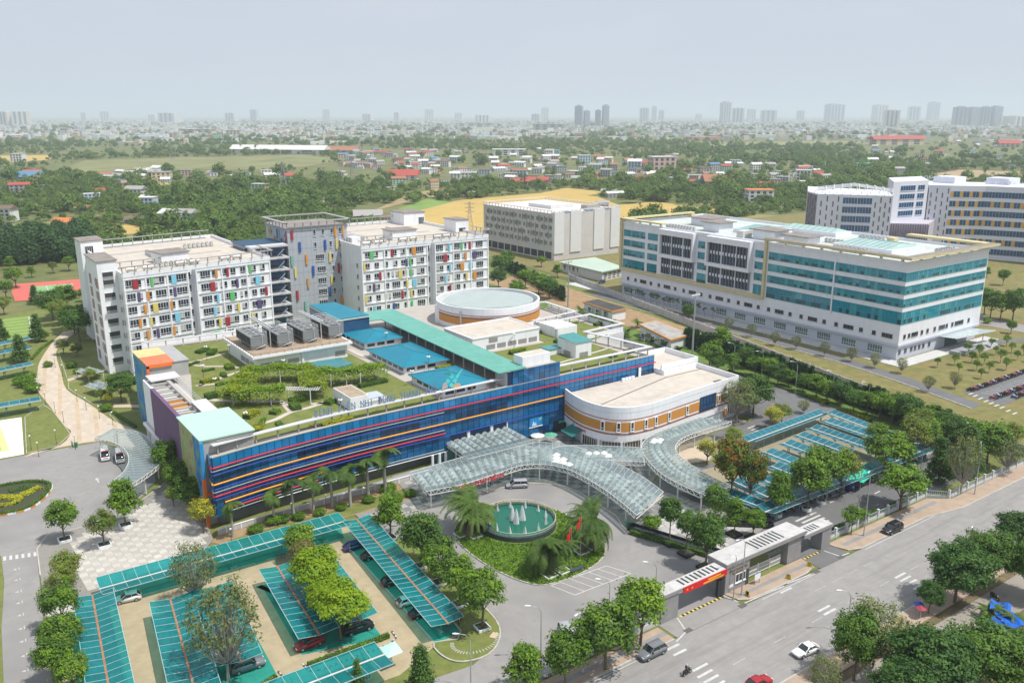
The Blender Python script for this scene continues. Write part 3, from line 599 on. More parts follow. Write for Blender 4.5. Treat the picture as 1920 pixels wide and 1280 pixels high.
# roof of the link in front of the tower (blue hall) is built with the podium
# ================================================================ turquoise banded building
tq = M('teal_glass',(.008,.225,.315),.06,.18,.12,spec=.8,rnd=.15)
tq2 = M('teal_glass_light',(.06,.32,.385),.06,.2,.3,spec=.8)
tq_d = M('teal_glass_dark',(.012,.085,.12),.1,.4,.5,spec=.7)
mull = M('mullion',(.09,.30,.33),.5)
cream = M('cream_band',(.60,.52,.30),.8,.06,.4,stain=.3,sscale=.3)
w3 = M('office_white',(.76,.77,.82),.75,.05,.2,stain=.35,sscale=.7,scol=(.58,.59,.62),sv=(1,1,.07))
w3g = M('office_grey',(.50,.53,.60),.75,.05,.2)
def ribbon(parent,p,q,z0,z1,out,step=1.25,seed=0,rows=(.62,)):
 "one ribbon window: glass, mullions and a few dark open sashes"
 r = random.Random(seed);p,q = Vector((*p,0)),Vector((*q,0));d = (q - p);Ln = d.length;d.normalize();o = Vector((*out,0))
 b = MB();n = max(2,int(Ln / step))
 for k in range(n):
  a,c = p + d * (Ln * k / n),p + d * (Ln * (k + 1) / n)
  mm = tq if r.random() < .72 else tq2
  zs = z0 + (z1 - z0) * .42
  for lo,hi in ((z0,zs),(zs,z1)):
   m2 = mm
   if lo == z0: m2 = tq_d if r.random() < .38 else mm
   b.face([a + o * .04 + Vector((0,0,lo)),c + o * .04 + Vector((0,0,lo)),c + o * .04 + Vector((0,0,hi)),a + o * .04 + Vector((0,0,hi))],m2)
  b.bar(a + o * .07 + Vector((0,0,z0)),a + o * .07 + Vector((0,0,z1)),.05,.1,mull,up=o)
 b.bar(p + o * .08 + Vector((0,0,zs)),q + o * .08 + Vector((0,0,zs)),.08,.09,mull)
 for z in (z0,z1): b.bar(p + o * .08 + Vector((0,0,z)),q + o * .08 + Vector((0,0,z)),.12,.14,mull)
 return b.build('ribbon_window',parent)
T = thing('office_building','white office building with turquoise ribbon windows and cream roof frame','office building',(248,140.8,0))
TL,TDp = 128,49.5
b = MB();b.box(.0,0,5,TDp,TL,30.4,w3);b.box(.5,.5,-.1,TDp - .5,TL - .5,5,w3g);b.build('wall',T)
MB().box(-.25,-.25,4.5,TDp,TL,5.2,w3g).build('ledge',T)
MB().box(.5,.5,30.4,TDp - .5,TL - .5,30.5,M('pale_roof',(.50,.54,.52),.85,.15,.15,stain=.3,sscale=.1)).build('roof',T)
for a,c,m_ in (((0,0),(TDp,0),.004),((TDp,0),(TDp,TL),0),((TDp,TL),(0,TL),.004),((0,TL),(0,0),0)): MB().bar((*a,30.9),(*c,30.9),.4,1.0 + m_,w3).build('parapet',T)
BZ = ((25.4,28.0),(21.3,23.8),(17.2,19.7),(11.7,15.6))
SEG = [(0,24.5),(25.2,51.6),(53.6,57.6),(80.4,85.0),(107,112.6),(114.2,127)]
k = 0
for y0,y1 in SEG:
 for z0,z1 in BZ: ribbon(T,(0,y1),(0,y0),z0,z1,(-1,0),seed=k,step=1.25);k += 1
for z0,z1 in BZ: ribbon(T,(0,0),(TDp - .4,0),z0,z1,(0,-1),seed=k);k += 1
MB().box(-.3,24.6,10.8,0,25.1,29.2,w3).build('downpipe',T)
# projecting two-storey bays
dk = M('bay_glass',(.035,.06,.09),.15,.35,.6,spec=.6);dkf = M('bay_fin',(.20,.22,.27),.5)
for y0,y1 in ((58.6,79.6),(86,104.6)):
 bay = MB();bay.box(-2.2,y0,19.6,0,y1,20.9,w3);bay.box(-2.2,y0,28.6,0,y1,30.8,w3);bay.box(-2.2,y0,20.9,0,y0 + .8,28.6,w3);bay.box(-2.2,y1 - .8,20.9,0,y1,28.6,w3);bay.build('bay_frame',T)
 for (z0,z1,x) in ((20.9,28.6,-.5),(12.8,19.6,-.35)):
  g_ = MB();g_.box(x,y0 + .8,z0,x + .06,y1 - .8,z1,dk);n = int((y1 - y0) / 1.5)
  for j in range(n + 1):
   y = y0 + .9 + (y1 - y0 - 1.8) * j / n;g_.box(x - .5,y - .09,z0 + .1,x,y + .09,z1,dkf)
   if j < n: g_.box(x - .2,y + .2,z0 + (z1 - z0) * .42,x - .02,y + 1.1,z0 + (z1 - z0) * .58,w3)
  for j in range(1,3): g_.box(x - .55,y0 + (y1 - y0) * j / 3 - .16,z0,x,y0 + (y1 - y0) * j / 3 + .16,z1,w3)
  g_.build('bay_glazing',T)
# cream frames
c_ = MB();c_.box(-.9,52.3,10.9,.1,128.6,12.1,cream);c_.box(-.9,52.3,12.1,.1,53.3,32.2,cream);c_.box(-.9,127.6,12.1,.1,128.7,32.6,cream);c_.build('cream_frame',T)
c_ = MB();c_.box(-1.2,-1.8,32.2,1.6,53.4,32.9,cream);c_.box(1.6,-1.8,32.2,53,1.4,32.9,cream);c_.box(49.5,1.4,32.2,53,30,32.88,cream);c_.build('roof_frame',T)
MB().box(-1.0,-1.6,32.9,1.5,53.2,32.96,roof_g).box(1.5,-1.6,32.9,52.8,1.3,32.955,roof_g).build('frame_top',T)
c_ = MB();c_.box(-.9,104,32.2,1.4,128.7,32.8,cream);c_.box(1.4,126.5,32.2,42,128.7,32.79,cream);c_.box(40,126.5,27,42,128.6,32.2,cream);c_.build('roof_frame',T)
pm = MB().box(-.35,-.35,0,.35,.35,1.8,w3).mesh('roof_post')
for y in np.arange(2,52,7.2): add('roof_post',pm,T,(.4,y,30.4))
for x in np.arange(8,49,7.6): add('roof_post',pm,T,(x,.4,30.4))
for y in np.arange(106,126,6): add('roof_post',pm,T,(.4,y,30.4))
MB().box(40,29,29,43,31.8,32.2,cream).build('frame_leg',T)
# roof rooms, glass roofs, plant
for (x0,y0,x1,y1,h) in ((8,56,16,66,3.6),(8,42,15,52,3.0),(10,84,18,92,3.6),(20,98,30,108,3.2)):
 r_ = MB().box(x0,y0,30.4,x1,y1,30.4 + h,w3).build('roof_room',T);MB().box(x0 - 1,y0 - 1,30.4 + h,x1 + 1,y1 + 1,30.7 + h,roof_g).build('roof_slab',r_)
skl = M('pale_skylight',(.36,.50,.46),.2,.12,.2,spec=.6)
for (x0,y0,x1,y1) in ((14,14,34,36),(16,68,34,82),(36,50,46,76)):
 r_ = MB().box(x0,y0,30.4,x1,y1,32.0,w3).build('skylight',T)
 m_ = (x0 + x1) / 2;s_ = MB();s_.raw([(x0 + .5,y0 + .5,32.01),(x1 - .5,y0 + .5,32.01),(x1 - .5,y1 - .5,32.01),(x0 + .5,y1 - .5,32.01),(m_,y0 + 3,33.2),(m_,y1 - 3,33.2)],[(0,1,4),(1,2,5,4),(2,3,5),(3,0,4,5)],skl)
 for j in range(8):
  y = y0 + 3 + (y1 - y0 - 6) * j / 7;s_.bar((x0 + .5,y,32.06),(m_,y,33.25),.1,.1,mull);s_.bar((m_,y,33.25),(x1 - .5,y,32.06),.1,.1,mull)
 s_.build('skylight_glass',r_)
ac = MB();ac.box(-.5,-.5,.3,.5,.5,1.5,M('ac_unit',(.50,.50,.49),.5));ac.box(-.4,-.4,0,.4,.4,.3,frame_g);ac.tube([(0,0,1.5),(0,0,1.58)],.36,10,M('ac_fan',(.07,.07,.07),.6));acm = ac.mesh('cooling_unit')
for (x0,y0,nx,ny) in ((4,93,2,9),(22,34.5,1,7),(38,33,2,6),(8,20,2,8),(30,6,6,2),(36,110,2,7)):
 for i in range(nx):
  for j in range(ny): add('cooling_unit',acm,T,(x0 + i * 1.5,y0 + j * 1.6,30.5))
for t,L_ in ((lb,[(12 + k * 1.6,9) for k in range(8)] + [(30 + k * 1.6,40) for k in range(7)] + [(16,30 + k * 1.7) for k in range(5)]),(rb,[(8 + k * 1.6,10) for k in range(5)] + [(36 + k * 1.6,9) for k in range(6)] + [(30,30 + k * 1.7) for k in range(6)])):
 for u,v in L_: add('cooling_unit',acm,t,(u + v * (.149 if t is lb else 0),v,29.6))
 for v in (11,26,43): MB().tube([(4 + v * .1,v,29.9),(40 + v * .1,v + .3,29.9)],.09,5,frame_g).build('roof_pipe',t)
tk = MB()
for i in range(5):
 for j in range(2): tk.box(i * 1.02,j * 1.52,0,i * 1.02 + 1,j * 1.52 + 1.5,2.6,M('panel_tank',(.58,.58,.55),.5,.1,1))
tk.build('water_tank',T,(5,68,30.5))
# base windows
gw1 = window_mesh('window',3.6,1.25,3,low=0,fr=M('bronze',(.17,.16,.15),.5));gs1 = window_mesh('window',1.2,1.25,2,low=0,fr=M('bronze',(.17,.16,.15)))
for k,y in enumerate(np.arange(4,126,4.6)): add('window',gw1 if k % 3 == 0 else gs1,T,(-.01,y,6.9),R(-90))
for k,x in enumerate((3,5.6,8.8,13,16.3,20.6,25,28,31.5,33.7,35.8,37.9,42)): add('window',gw1 if k % 4 == 2 else gs1,T,(x,-.01,6.9))
gw2 = window_mesh('window',5.2,2.5,6,low=.9,gl=M('green_glass',(.10,.17,.16),.15,.3,.5),fr=white_f,lowcols=6);
for y in (8,17.5,27,36,45,54,63,72,90,99,108,117,124): add('window',gw2,T,(.49,y,1.2),R(-90))
for x in (2,5.4,8.8,11,13.4,15.8,19.3): add('window',gs1,T,(x,.49,1.9))
dr = window_mesh('glass_door',8,3.4,8,low=0,gl=M('green_glass',(.1,.17,.16)),fr=M('bronze',(.17,.16,.15)));add('glass_door',dr,T,(33,.48,.3))
cn = MB();cn.raw([(24,.4,4.4),(44,.4,4.4),(46,-7.5,4.9),(24,-5.5,4.9)],[(0,1,2,3)],M('canopy_glass',(.42,.50,.50),.15,.1,.4,spec=.6));cn.raw([(24,.4,4.2),(44,.4,4.2),(46,-7.5,4.7),(24,-5.5,4.7)],[(3,2,1,0),(0,1,1,0)][:1],frame_l)
cn.bar((24,-5.5,4.8),(46,-7.5,4.8),.25,.25,frame_l);cn.bar((27,.4,4.4),(27,-5.6,4.8),.2,.2,frame_l);cn.bar((42,.4,4.4),(42,-7,4.8),.2,.2,frame_l);cn.bar((40,-6.5,0),(40,-6.5,4.7),.25,.25,frame_l);cn.build('entrance_canopy',T)
for j in range(5): MB().box(36 - j * .5,-8 - j * .5,-.1,45 + j * .5,-4.5 - j * .001,.95 - j * .17,M('step_grey',(.42,.42,.43),.8,.1,.5)).build('entrance_step',T)
MB().box(22,-8.6,-.1,33.4,-5,1.1,M('granite_planter',(.30,.31,.34),.6)).build('planter',T)
# ================================================================ grey block behind
gbw = M('grey_render',(.56,.535,.525),.8,.08,.15,stain=.35,sscale=.12,scol=(.46,.43,.42));gbl = M('pale_panel',(.66,.66,.67),.7,.05,.3);gbb = M('slate_panel',(.26,.31,.42),.7,.05,.3)
Bk = thing('grey_block','unfinished grey five-storey block with slim pink fins beside golden fields','building',(277.5,353.5,0),R(1.5))
W_,D_,H_ = 47,65,24.6
b = MB();b.box(.2,.2,-.1,W_,D_,H_,gbw);b.build('wall',Bk);MB().box(.6,.6,H_,W_ - .4,D_ - .4,H_ + .06,M('concrete_roof',(.60,.57,.54),.9,.12,.2)).build('roof',Bk)
for x0,x1,m_,y in ((0,6.6,gbl,0),(7.4,11.2,gbb,1.2),(11.2,18.6,gbl,0),(23,28,gbb,1.2),(28,35.4,gbl,0),(36.2,40,gbb,1.2),(40.4,47.2,gbl,0)): MB().box(x0,y - .3,3.6,x1,y + 2,H_ + .8,m_).build('wall_panel',Bk)
for z in np.arange(5.5,23,2.2): MB().box(18.7,.3,z,22.9,2.2,z + .7,M('stair_band',(.17,.19,.22),.6)).build('stair_band',Bk)
gwin = window_mesh('window',1.9,2.0,2,low=.7,gl=M('pale_glass',(.10,.16,.17),.2,.4,.5,rnd=.4),fr=gbl);pf = MB().box(-.42,-.07,-1.6,0,.07,1.6,M('pink_fin',(.36,.24,.22),.7)).mesh('fin')
for r,z in enumerate((20.2,16.1,12,7.9)):
 for k in range(16):
  y = 3 + k * 3.85;add('window',gwin,Bk,(.19,y,z),R(-90));
  if (k + r) % 4 != 3: add('fin',pf,Bk,(.2,y + 1.4,z + 1));
  if (k + r) % 3 == 0: add('fin',pf,Bk,(.2,y - 1.3,z + 1.2))
gop = MB().box(-.04,-2.6,0,.03,2.6,3.6,M('deep_opening',(.05,.052,.055))).mesh('opening')
for k in range(10): add('opening',gop,Bk,(.19,5 + k * 6.1,.6))
for z in (9,13,17,21): add('window',WINW['s'],Bk,(7.0,1.0,z));add('window',WINW['s'],Bk,(36,1.0,z))
beam_run(Bk,[(0,0),(W_,0),(W_,D_),(0,D_)],H_,H_ + 1.5,3.0,.6,.25,gbl,closed=True)
MB().box(14,20,H_,30,40,H_ + 2,gbl).build('roof_room',Bk);MB().box(28,6,H_,38,11,H_ + 2.4,frame_g).build('roof_room',Bk)
sh = thing('low_shed','long low white shed with pale green roof below the grey block','shed',(0,0,0))
MB().prism([(261,326.5),(283,327),(275,298),(260,294.8)],-.1,4.4,M('shed_white',(.62,.62,.62),.8,.1,.3,stain=.3)).build('wall',sh)
MB().prism([(260,327.5),(284,328),(276,297),(259,293.8)],4.4,4.8,M('mint_roof',(.42,.52,.44),.7,.1,.2,stain=.3,sscale=.1)).build('roof',sh)
for k in range(8): add('window',WINW['d'],sh,(260.4 + k * .05,299 + k * 3.5,1.6),R(-90));
for k in range(4): add('window',WINW['d'],sh,(262.5 + k * 3.4,295.1 + k * .72,1.6),R(12))
# ================================================================ curved university building, far right
U = thing('university_building','white building with orange panels and slotted walls behind the office building','building',(0,0,0))
uw = M('uni_white',(.66,.68,.75),.75,.04,.2,stain=.15,sscale=.1);uo = M('uni_orange',(.62,.34,.06),.7,.05);ug = M('uni_glass',(.02,.085,.18),.12,.35,.5,spec=.7);slot = M('purple_slot',(.10,.08,.12),.7);pu = M('purple_screen',(.20,.17,.23),.7)
A,B,L0,C,D0,E1,E2,F1,F2,F3 = (365.2,257.6),(384.8,229.8),(374.3,269.8),(425,254.3),(450.9,249.8),(451.5,249.5),(457,240.5),(468.7,227.9),(476,209.6),(479,180)
dp = lambda p,k=1.: (p[0] + 26 * k,p[1] + 19 * k)
MB().prism([A,B,dp(B),dp(L0),L0],-.1,37.6,uw).build('wall',U);MB().prism([C,D0,dp(D0),dp(C)],-.1,41,uw).build('wall',U);MB().prism([E1,E2,F1,F2,F3,dp(F3),dp(F2),dp(E1)],-.1,38.5,uw).build('wall',U)
def on(p,q,t,off=.06):
 p,q = Vector((*p,0)),Vector((*q,0));d = (q - p).normalized();n = Vector((d.y,-d.x,0));r_ = p.lerp(q,t) + n * off;return r_,math.atan2(d.y,d.x)
sl_m = MB().box(-.25,-.08,-1.3,.25,.05,1.3,slot).mesh('slot');uwin = window_mesh('window',6.5,3.1,5,low=0,gl=ug,fr=uw)
for j,z in enumerate((33.2,28.8,24.4,20,15.6,11.2,6.8)):
 for t in (.445,.64): p,a = on(A,B,t);add('window',uwin,U,(p.x,p.y,z),a)
 for k,t in enumerate((.06,.14,.22,.29,.78,.85,.91,.97)): p,a = on(A,B,t);add('slot',sl_m,U,(p.x,p.y,z + (2.2 if k % 2 else -.2)),a)
 for k in range(4): p,a = on(L0,A,.14 + k * .24);add('slot',sl_m,U,(p.x,p.y,z + (2 if k % 2 else 0)),a)
 for k,t in enumerate((.12,.38,.64,.9)): p,a = on(E1,E2,t);add('slot',sl_m,U,(p.x,p.y,z + (2.4 if k % 2 else 0)),a)
MB().prism([(L0[0] - .05,L0[1] - .04),(A[0] - .05,A[1] - .02),(A[0] + .1,A[1]),(L0[0] + .1,L0[1])],2,37,M('plum_screen',(.17,.155,.21),.6,.2,.3)).build('side_screen',U)
uw3 = window_mesh('window',5,2.7,3,low=0,gl=ug,fr=uw);uw4 = window_mesh('window',11,2.7,6,low=0,gl=ug,fr=uw)
for z in (36,31.6,27.2,22.8): p,a = on(C,D0,.42);add('window',uw4,U,(p.x,p.y,z),a);p,a = on(C,D0,.8);add('window',uw3,U,(p.x,p.y,z),a)
b = MB();P_,Q_ = Vector((421,252,0)),Vector((434,238,0))
for k in range(17): q = P_.lerp(Q_,k / 16);b.box(q.x - .7,q.y - .7,0,q.x - .2,q.y - .2,19.6,pu)
b.prism([(421,252),(434,238),(455,246),(430,262)],-.1,20,M('pale_purple',(.50,.47,.53),.7));b.build('screen_wall',U)
for k,z0 in enumerate((32.5,27.5,22.5,17.6,12.7,7.6,2.6)):
 g_ = MB();V_ = [Vector((*p,0)) for p in (E2,F1,F2,F3)]
 for i in range(3):
  d = V_[i + 1] - V_[i];n = Vector((d.y,-d.x,0)).normalized();m_ = max(3,int(d.length / 1.5))
  for j in range(m_):
   p,q = V_[i].lerp(V_[i + 1],(j + .04) / m_) + n * .12,V_[i].lerp(V_[i + 1],(j + .96) / m_) + n * .12
   g_.face([p + Vector((0,0,z0)),q + Vector((0,0,z0)),q + Vector((0,0,z0 + 3)),p + Vector((0,0,z0 + 3))],uo if (k < 6 and i < 1 + (k % 2) and (j * 7 + i * 3 + k) % 3 == 0) else ug)
 g_.build('ribbon_window',U)
b = MB()
for k in range(10): t = k / 9;p = Vector((*A,37.6)).lerp(Vector((*B,37.6)),t);b.tube([p,p + Vector((4,3,2.6 + 2.2 * math.sin(3.1 * t))),p + Vector((14,10,2.2 + 2 * math.sin(3.1 * t))),p + Vector((22,16,0))],.2,5,frame_l)
for j in range(4): p,q = Vector((*A,39.4)) + Vector((5,3.6,0)) * j,Vector((*B,39.4)) + Vector((5,3.6,0)) * j;b.tube([p,p.lerp(q,.5) + Vector((0,0,2.4)),q],.2,5,frame_l)
b.build('roof_trellis',U)
for tx,(px_,py_),s_,z_,fl in (('TRƯỜNG ĐẠI HỌC Y',(1893,347),2.6,38.6,0),('NGỌC THẠCH',(1757,336),2.3,41.1,1)): p,a = on(E2,F2,.5);add('letters',text_mesh('letters',tx,s_,.15,M('letter_white',(.72,.74,.78),.5)),U,(*G(px_,py_,z_),z_),rot=(R(90),0,a + (math.pi if fl else 0)))
for p,q,z_ in (((470,246),(482,258),38.5),((484,224),(496,236),38.5)): MB().box(*p,z_,*q,z_ + 3.4,uw).build('roof_room',U)
# ================================================================ hospital podium (blue building)
bl1 = M('blue_panel',(.008,.175,.40),.07,.2,.3,spec=.75,rnd=.22)
bl2 = M('blue_panel_mid',(.005,.10,.25),.06,.25,.3,spec=.75,rnd=.3)
bl3 = M('blue_panel_dark',(.005,.04,.11),.05,.3,.3,spec=.8,rnd=.35)
bljoint = M('blue_joint',(.006,.03,.085),.4)
tube_m = {'r': M('tube_red',(.50,.012,.04),.4,.05),'o': M('tube_orange',(.78,.33,.02),.4,.05),'b': M('tube_blue',(.012,.05,.36),.4,.05),'g': M('tube_grey',(.30,.34,.30),.5,.05),'w': M('tube_white',(.66,.66,.62),.5,.05)}
FR = smooth([(39.1,150.2),(47.8,151.7),(56.6,152.6),(68.3,153.4),(80.8,153.6),(92,153.6)],4)[:-4] + [(92,153.6),(108.4,153.6),(122.4,153.6),(154.3,153.6)]
def fpt(x):
 for a,c in zip(FR[:-1],FR[1:]):
  if a[0] <= x <= c[0] + 1e-6: t = (x - a[0]) / (c[0] - a[0]);return (x,a[1] + t * (c[1] - a[1]))
 return (x,153.6)
PD = thing('hospital_building','long blue glass hospital with coloured tubes and a roof garden','hospital',(0,0,0))
BODY = [p for p in FR] + [(154.3,176),(166,178),(166,214),(152,236),(135,243),(47,240),(44.5,222),(40.6,170)]
ins = [(x,y + .25) for x,y in FR]
MB().prism(ins + BODY[len(FR):],2.5,14.0,M('podium_render',(.62,.62,.63),.8,.06,.3,stain=.25,sscale=.25),M('roof_paving',(.42,.39,.355),.9,.14,.4,stain=.35,sscale=.2)).build('wall',PD)
MB().prism([(40,152.5),(90,156),(154.2,155),(154.2,176),(166,178.2),(165.9,214),(152,235.8),(135,242.8),(47.2,239.8),(44.7,222),(41,170)],-.1,2.5,M('undercroft',(.16,.165,.17),.8,.15,.5)).build('undercroft',PD)
# facade panels
PW,rows = 1.55,[(12.55,14.35),(10.9,12.5),(9.25,10.85),(7.6,9.2),(5.95,7.55),(4.3,5.9),(2.6,4.25)]
xs = list(np.arange(39.2,154.3,PW));Lp = []
for i,x in enumerate(xs):
 x1 = min(x + PW - .11,154.25);a,c = fpt(x),fpt(x1)
 rr = list(rows)
 if 107.6 < x < 121.6: rr = [(16.2,17.85),(14.4,16.15)] + rr + [(.9,2.55)]
 if 121.6 <= x < 126: rr = rr + [(.9,2.55)]
 for k,(z0,z1) in enumerate(rr):
  if 91.4 < x < 106.8 and z0 < 5.5: continue
  if x > 126.5 and z0 < 7: continue
  top = z0 > 12.5
  mm = bl1 if top else (bl3 if (10.8 > z0 > 8 and (int(x / 9.3) % 2 == 0 or 92 < x < 107)) or (3.5 < z0 < 7 and x < 90 and int(x / 13) % 3) else bl2)
  if 91 < x < 107 and not top: mm = bl2 if mm is bl1 else mm
  if x > 122 and z0 > 10.8: mm = bl1
  if 107.6 < x < 121.6: mm = bl2 if z0 > 5.9 else (bl2 if rng.random() < .8 else bl3)
  Lp.append((math.hypot(*a),x,a,c,z0,z1,mm))
Lp.sort(key=lambda q: (q[0] - q[4] * 1.2))
meshes = {};rest = MB()
for n,(d,x,a,c,z0,z1,mm) in enumerate(Lp):
 w_ = math.hypot(c[0] - a[0],c[1] - a[1]);ang = math.atan2(c[1] - a[1],c[0] - a[0])
 if n < 300:
  key = (mm.name,round(w_,2),round(z1 - z0,2))
  if key not in meshes: meshes[key] = MB().box(0,-.06,0,w_,.1,z1 - z0,mm).mesh('glass_panel')
  add('glass_panel',meshes[key],PD,(a[0],a[1],z0),ang)
 else: rest.bar(((a[0]),a[1] + .02,(z0 + z1) / 2),((c[0]),c[1] + .02,(z0 + z1) / 2),.16,z1 - z0,mm)
tag(rest.build('far_glass_panels',PD),kind='stuff')
b = MB();b.strip([(x,y + .12,2.5) for x,y in FR],[(x,y + .12,14.3) for x,y in FR],bljoint);b.box(107.6,153.72,.2,121.9,153.8,17.9,bljoint);b.box(121.9,153.72,.2,127,153.8,6,bljoint);b.build('facade_backing',PD)
b = MB();b.strip([(x,y - .12,14.5) for x,y in FR],[(x,y + .5,14.5) for x,y in FR],conc);b.strip([(x,y - .12,14.34) for x,y in FR],[(x,y - .12,14.5) for x,y in FR],conc);b.strip([(x,y + .5,14.5) for x,y in FR],[(x,y + .5,13.9) for x,y in FR],conc);b.build('parapet',PD)
# left return of the facade
for k,z in enumerate((13.45,11.7,10.05,8.4,6.75,5.1,3.4)):
 for j in range(2): MB().box(-.06,0,-.8,.1,1.5,.8,bl1 if k == 0 else bl2).build('glass_panel',PD,(38.95 + j * .2,150.35 + j * 1.55,z))
# tubes
for z,k,x0,x1 in ((12.5,'r',39,154.4),(11.85,'g',39,90.2),(11.1,'b',39,90.2),(9.25,'o',39,154.4),(8.3,'b',39,90.2),(7.7,'g',39,90.2),(6.9,'r',39,90.4),(6.2,'b',39,127),(5.25,'o',41,62),(4.4,'b',41,62),(3.8,'r',42,60),(3.2,'g',42,90),(2.6,'w',50,91)):
 pts = [(x,y - .45,z) for x,y in FR if x0 < x < x1];pts = [(fpt(x0 + .1)[0] - .35,fpt(x0 + .1)[1] - .45,z)] + pts + [(x1,fpt(x1)[1] - .45,z)]
 if x0 == 39: pts = [(39.2,153.4,z)] + pts
 MB().tube(pts,.17 if k in 'ro' else .11,8,tube_m[k]).build('facade_tube',PD)
# terrace slot with white columns
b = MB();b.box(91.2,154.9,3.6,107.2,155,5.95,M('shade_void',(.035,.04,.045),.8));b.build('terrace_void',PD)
for x in (96.6,102.9): MB().box(x - .35,153.3,3.6,x + .35,153.95,6.0,wall_w).build('column',PD)
for k in range(12): add('planting',MB().box(-.5,-.2,0,.5,.2,.45,M('dark_hedge',(.04,.075,.02),.9,.4,2)).mesh('planting') if k == 0 else bpy.data.meshes['planting'],PD,(91.9 + k * 1.3,154.2,3.9))
MB().box(91,153.2,3.35,107.3,153.9,3.75,white_f).build('sill',PD);MB().box(107.1,153.3,3.4,107.35,153.8,6,white_f).build('jamb',PD)
for x in (86.8,88.6,90.2): MB().tube([(x,152.9,0),(x,152.9,2.7)],.32,12,wall_w).build('column',PD)
MB().box(88,153.7,.1,107.4,153.9,3.3,M('green_lobby',(.05,.16,.16),.15,.2,.4,spec=.6)).build('lobby_glass',PD)
# tall blue box top, white stair room on it
MB().box(107.7,153.85,13.5,121.5,158.4,17.6,M('podium_render',(.62,.62,.63))).build('stair_hall',PD);MB().box(107.5,153.55,17.86,121.7,158.6,18.0,conc).build('hall_roof',PD)
MB().box(112.5,154.6,18,120.6,158.2,20.4,wall_w2).build('roof_room',PD);MB().box(112.8,154.9,20.4,120.3,157.9,20.46,roof_b).build('roof_slab',PD)
# sign on the glass and door
sg = MB().box(-1.9,-.12,0,1.9,0,2.1,M('sign_blue',(.02,.22,.55),.4,.5,.8));sg.box(-2,-.16,-.25,2,.0,0,white_f);sg.raw([(-1.2,-.13,.2),(-.2,-.13,.2),(-.7,-.13,1.6)],[(0,1,2)],M('sign_ice',(.55,.75,.85),.5));sg.raw([(-.5,-.131,.2),(.3,-.131,.2),(-.1,-.131,1.1)],[(0,1,2)],M('sign_ice',(.55,.75,.85)));sg.box(.9,-.14,1.3,1.6,-.1,1.9,M('sign_lime',(.25,.5,.15),.5));sg.build('picture_sign',PD,(115.6,153.5,3.1))
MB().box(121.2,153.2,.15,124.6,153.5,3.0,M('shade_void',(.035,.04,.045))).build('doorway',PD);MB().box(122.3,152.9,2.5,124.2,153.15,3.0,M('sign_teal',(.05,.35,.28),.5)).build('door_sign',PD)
# ramp wall and handrail at the foot
rw = thing('ramp_wall','pale ramp wall with rail at the foot of the blue facade','wall',(0,0,0))
RW = [(38.4,148.1),(44,148.5),(54.3,148.9),(63,149),(84,149.4)]
b = MB()
for a,c in zip(RW[:-1],RW[1:]): b.bar((*a,.55),(*c,.55),.22,1.1,M('ramp_conc',(.50,.49,.48),.85,.12,.5,stain=.3))
b.build('wall',rw);b = MB()
for a,c in zip(RW[:-1],RW[1:]): b.bar((*a,1.16),(*c,1.16),.3,.12,wall_w)
b.build('coping',rw)
for k in range(16): x = 40 + k * 2.8;add('rail_post',MB().box(-.12,-.14,0,.12,.14,1.3,wall_w).mesh('rail_post') if k == 0 else bpy.data.meshes['rail_post'],rw,(x,148.15 + min(1,(x - 38) / 18) * .75 + max(0,x - 63) * .019,0))
sheet('path',[(38.6,148.4),(63,149.1),(86,149.6),(86,153),(39.4,149.9)],.3,M('ramp_floor',(.30,.30,.30),.85),'grey ramp along the foot of the blue facade','path',thick=.34)
sheet('verge',[(38,148),(84.5,149.3),(86,142),(76,141.2),(62,141.2),(40,141.8),(36.5,146)],.02,soil,'brown palm bed with patches of grass before the blue facade','verge')
sheet('verge',[(39,145.2),(62,145.4),(78,146.6),(78,142.2),(62,141.6),(41,142.4)],.026,lawn,'grass strip of the palm bed','verge')
# ---- roof garden
MB().prism([(41.5,170),(48.6,169),(48.6,155),(56,155.5),(80,155.4),(90.4,155.4),(90.4,216),(89.4,233),(47.5,236.5),(51.5,222),(51,207)],13.9,14.12,lawn).build('roof_lawn',PD)
MB().prism([(122,155),(150,155),(149,175),(163,178.5),(163,196),(141,196),(139.5,181),(114,181),(114,160),(122,160)],13.9,14.12,lawn).build('roof_lawn',PD)
gpath = M('garden_path',(.50,.45,.39),.85,.1,.6)
def rpath(pts,w=1.2,z=14.15):
 q = smooth(pts,4);b = MB();A,B = [],[]
 for i,p in enumerate(q):
  a,c = q[max(0,i - 1)],q[min(len(q) - 1,i + 1)];d = Vector((c[0] - a[0],c[1] - a[1],0)).normalized();n = Vector((-d.y,d.x,0)) * w / 2
  A.append((p[0] - n.x,p[1] - n.y,z));B.append((p[0] + n.x,p[1] + n.y,z))
 b.strip(A,B,gpath);b.build('garden_path',PD)
g14 = lambda *P: [G(x,y,14.1) for x,y in P]
def from_z1(*P): return [G(240 + x / 4.571,560 + y / 4.571,14.1) for x,y in P]
rpath(from_z1((520,550),(640,520),(830,470)),1.0);rpath(from_z1((530,560),(640,580),(800,580),(960,590)),.9);rpath(from_z1((590,750),(740,700),(960,620)),1.2);rpath(from_z1((600,745),(900,715)),1.0)
rpath(from_z1((640,860),(680,960),(800,1000)),1.2);rpath(from_z1((700,865),(960,880),(1330,880)),1.4);rpath(from_z1((1090,1080),(1250,1040),(1400,970),(1560,930),(1780,850)),1.3);rpath(from_z1((1330,880),(1400,960)),1.8)
rpath(from_z1((1560,900),(1700,890),(1780,860)),1.0);rpath(g14((745,655),(770,675),(800,695),(850,735)),1.0);rpath(g14((655,655),(690,670),(735,665)),1.6)
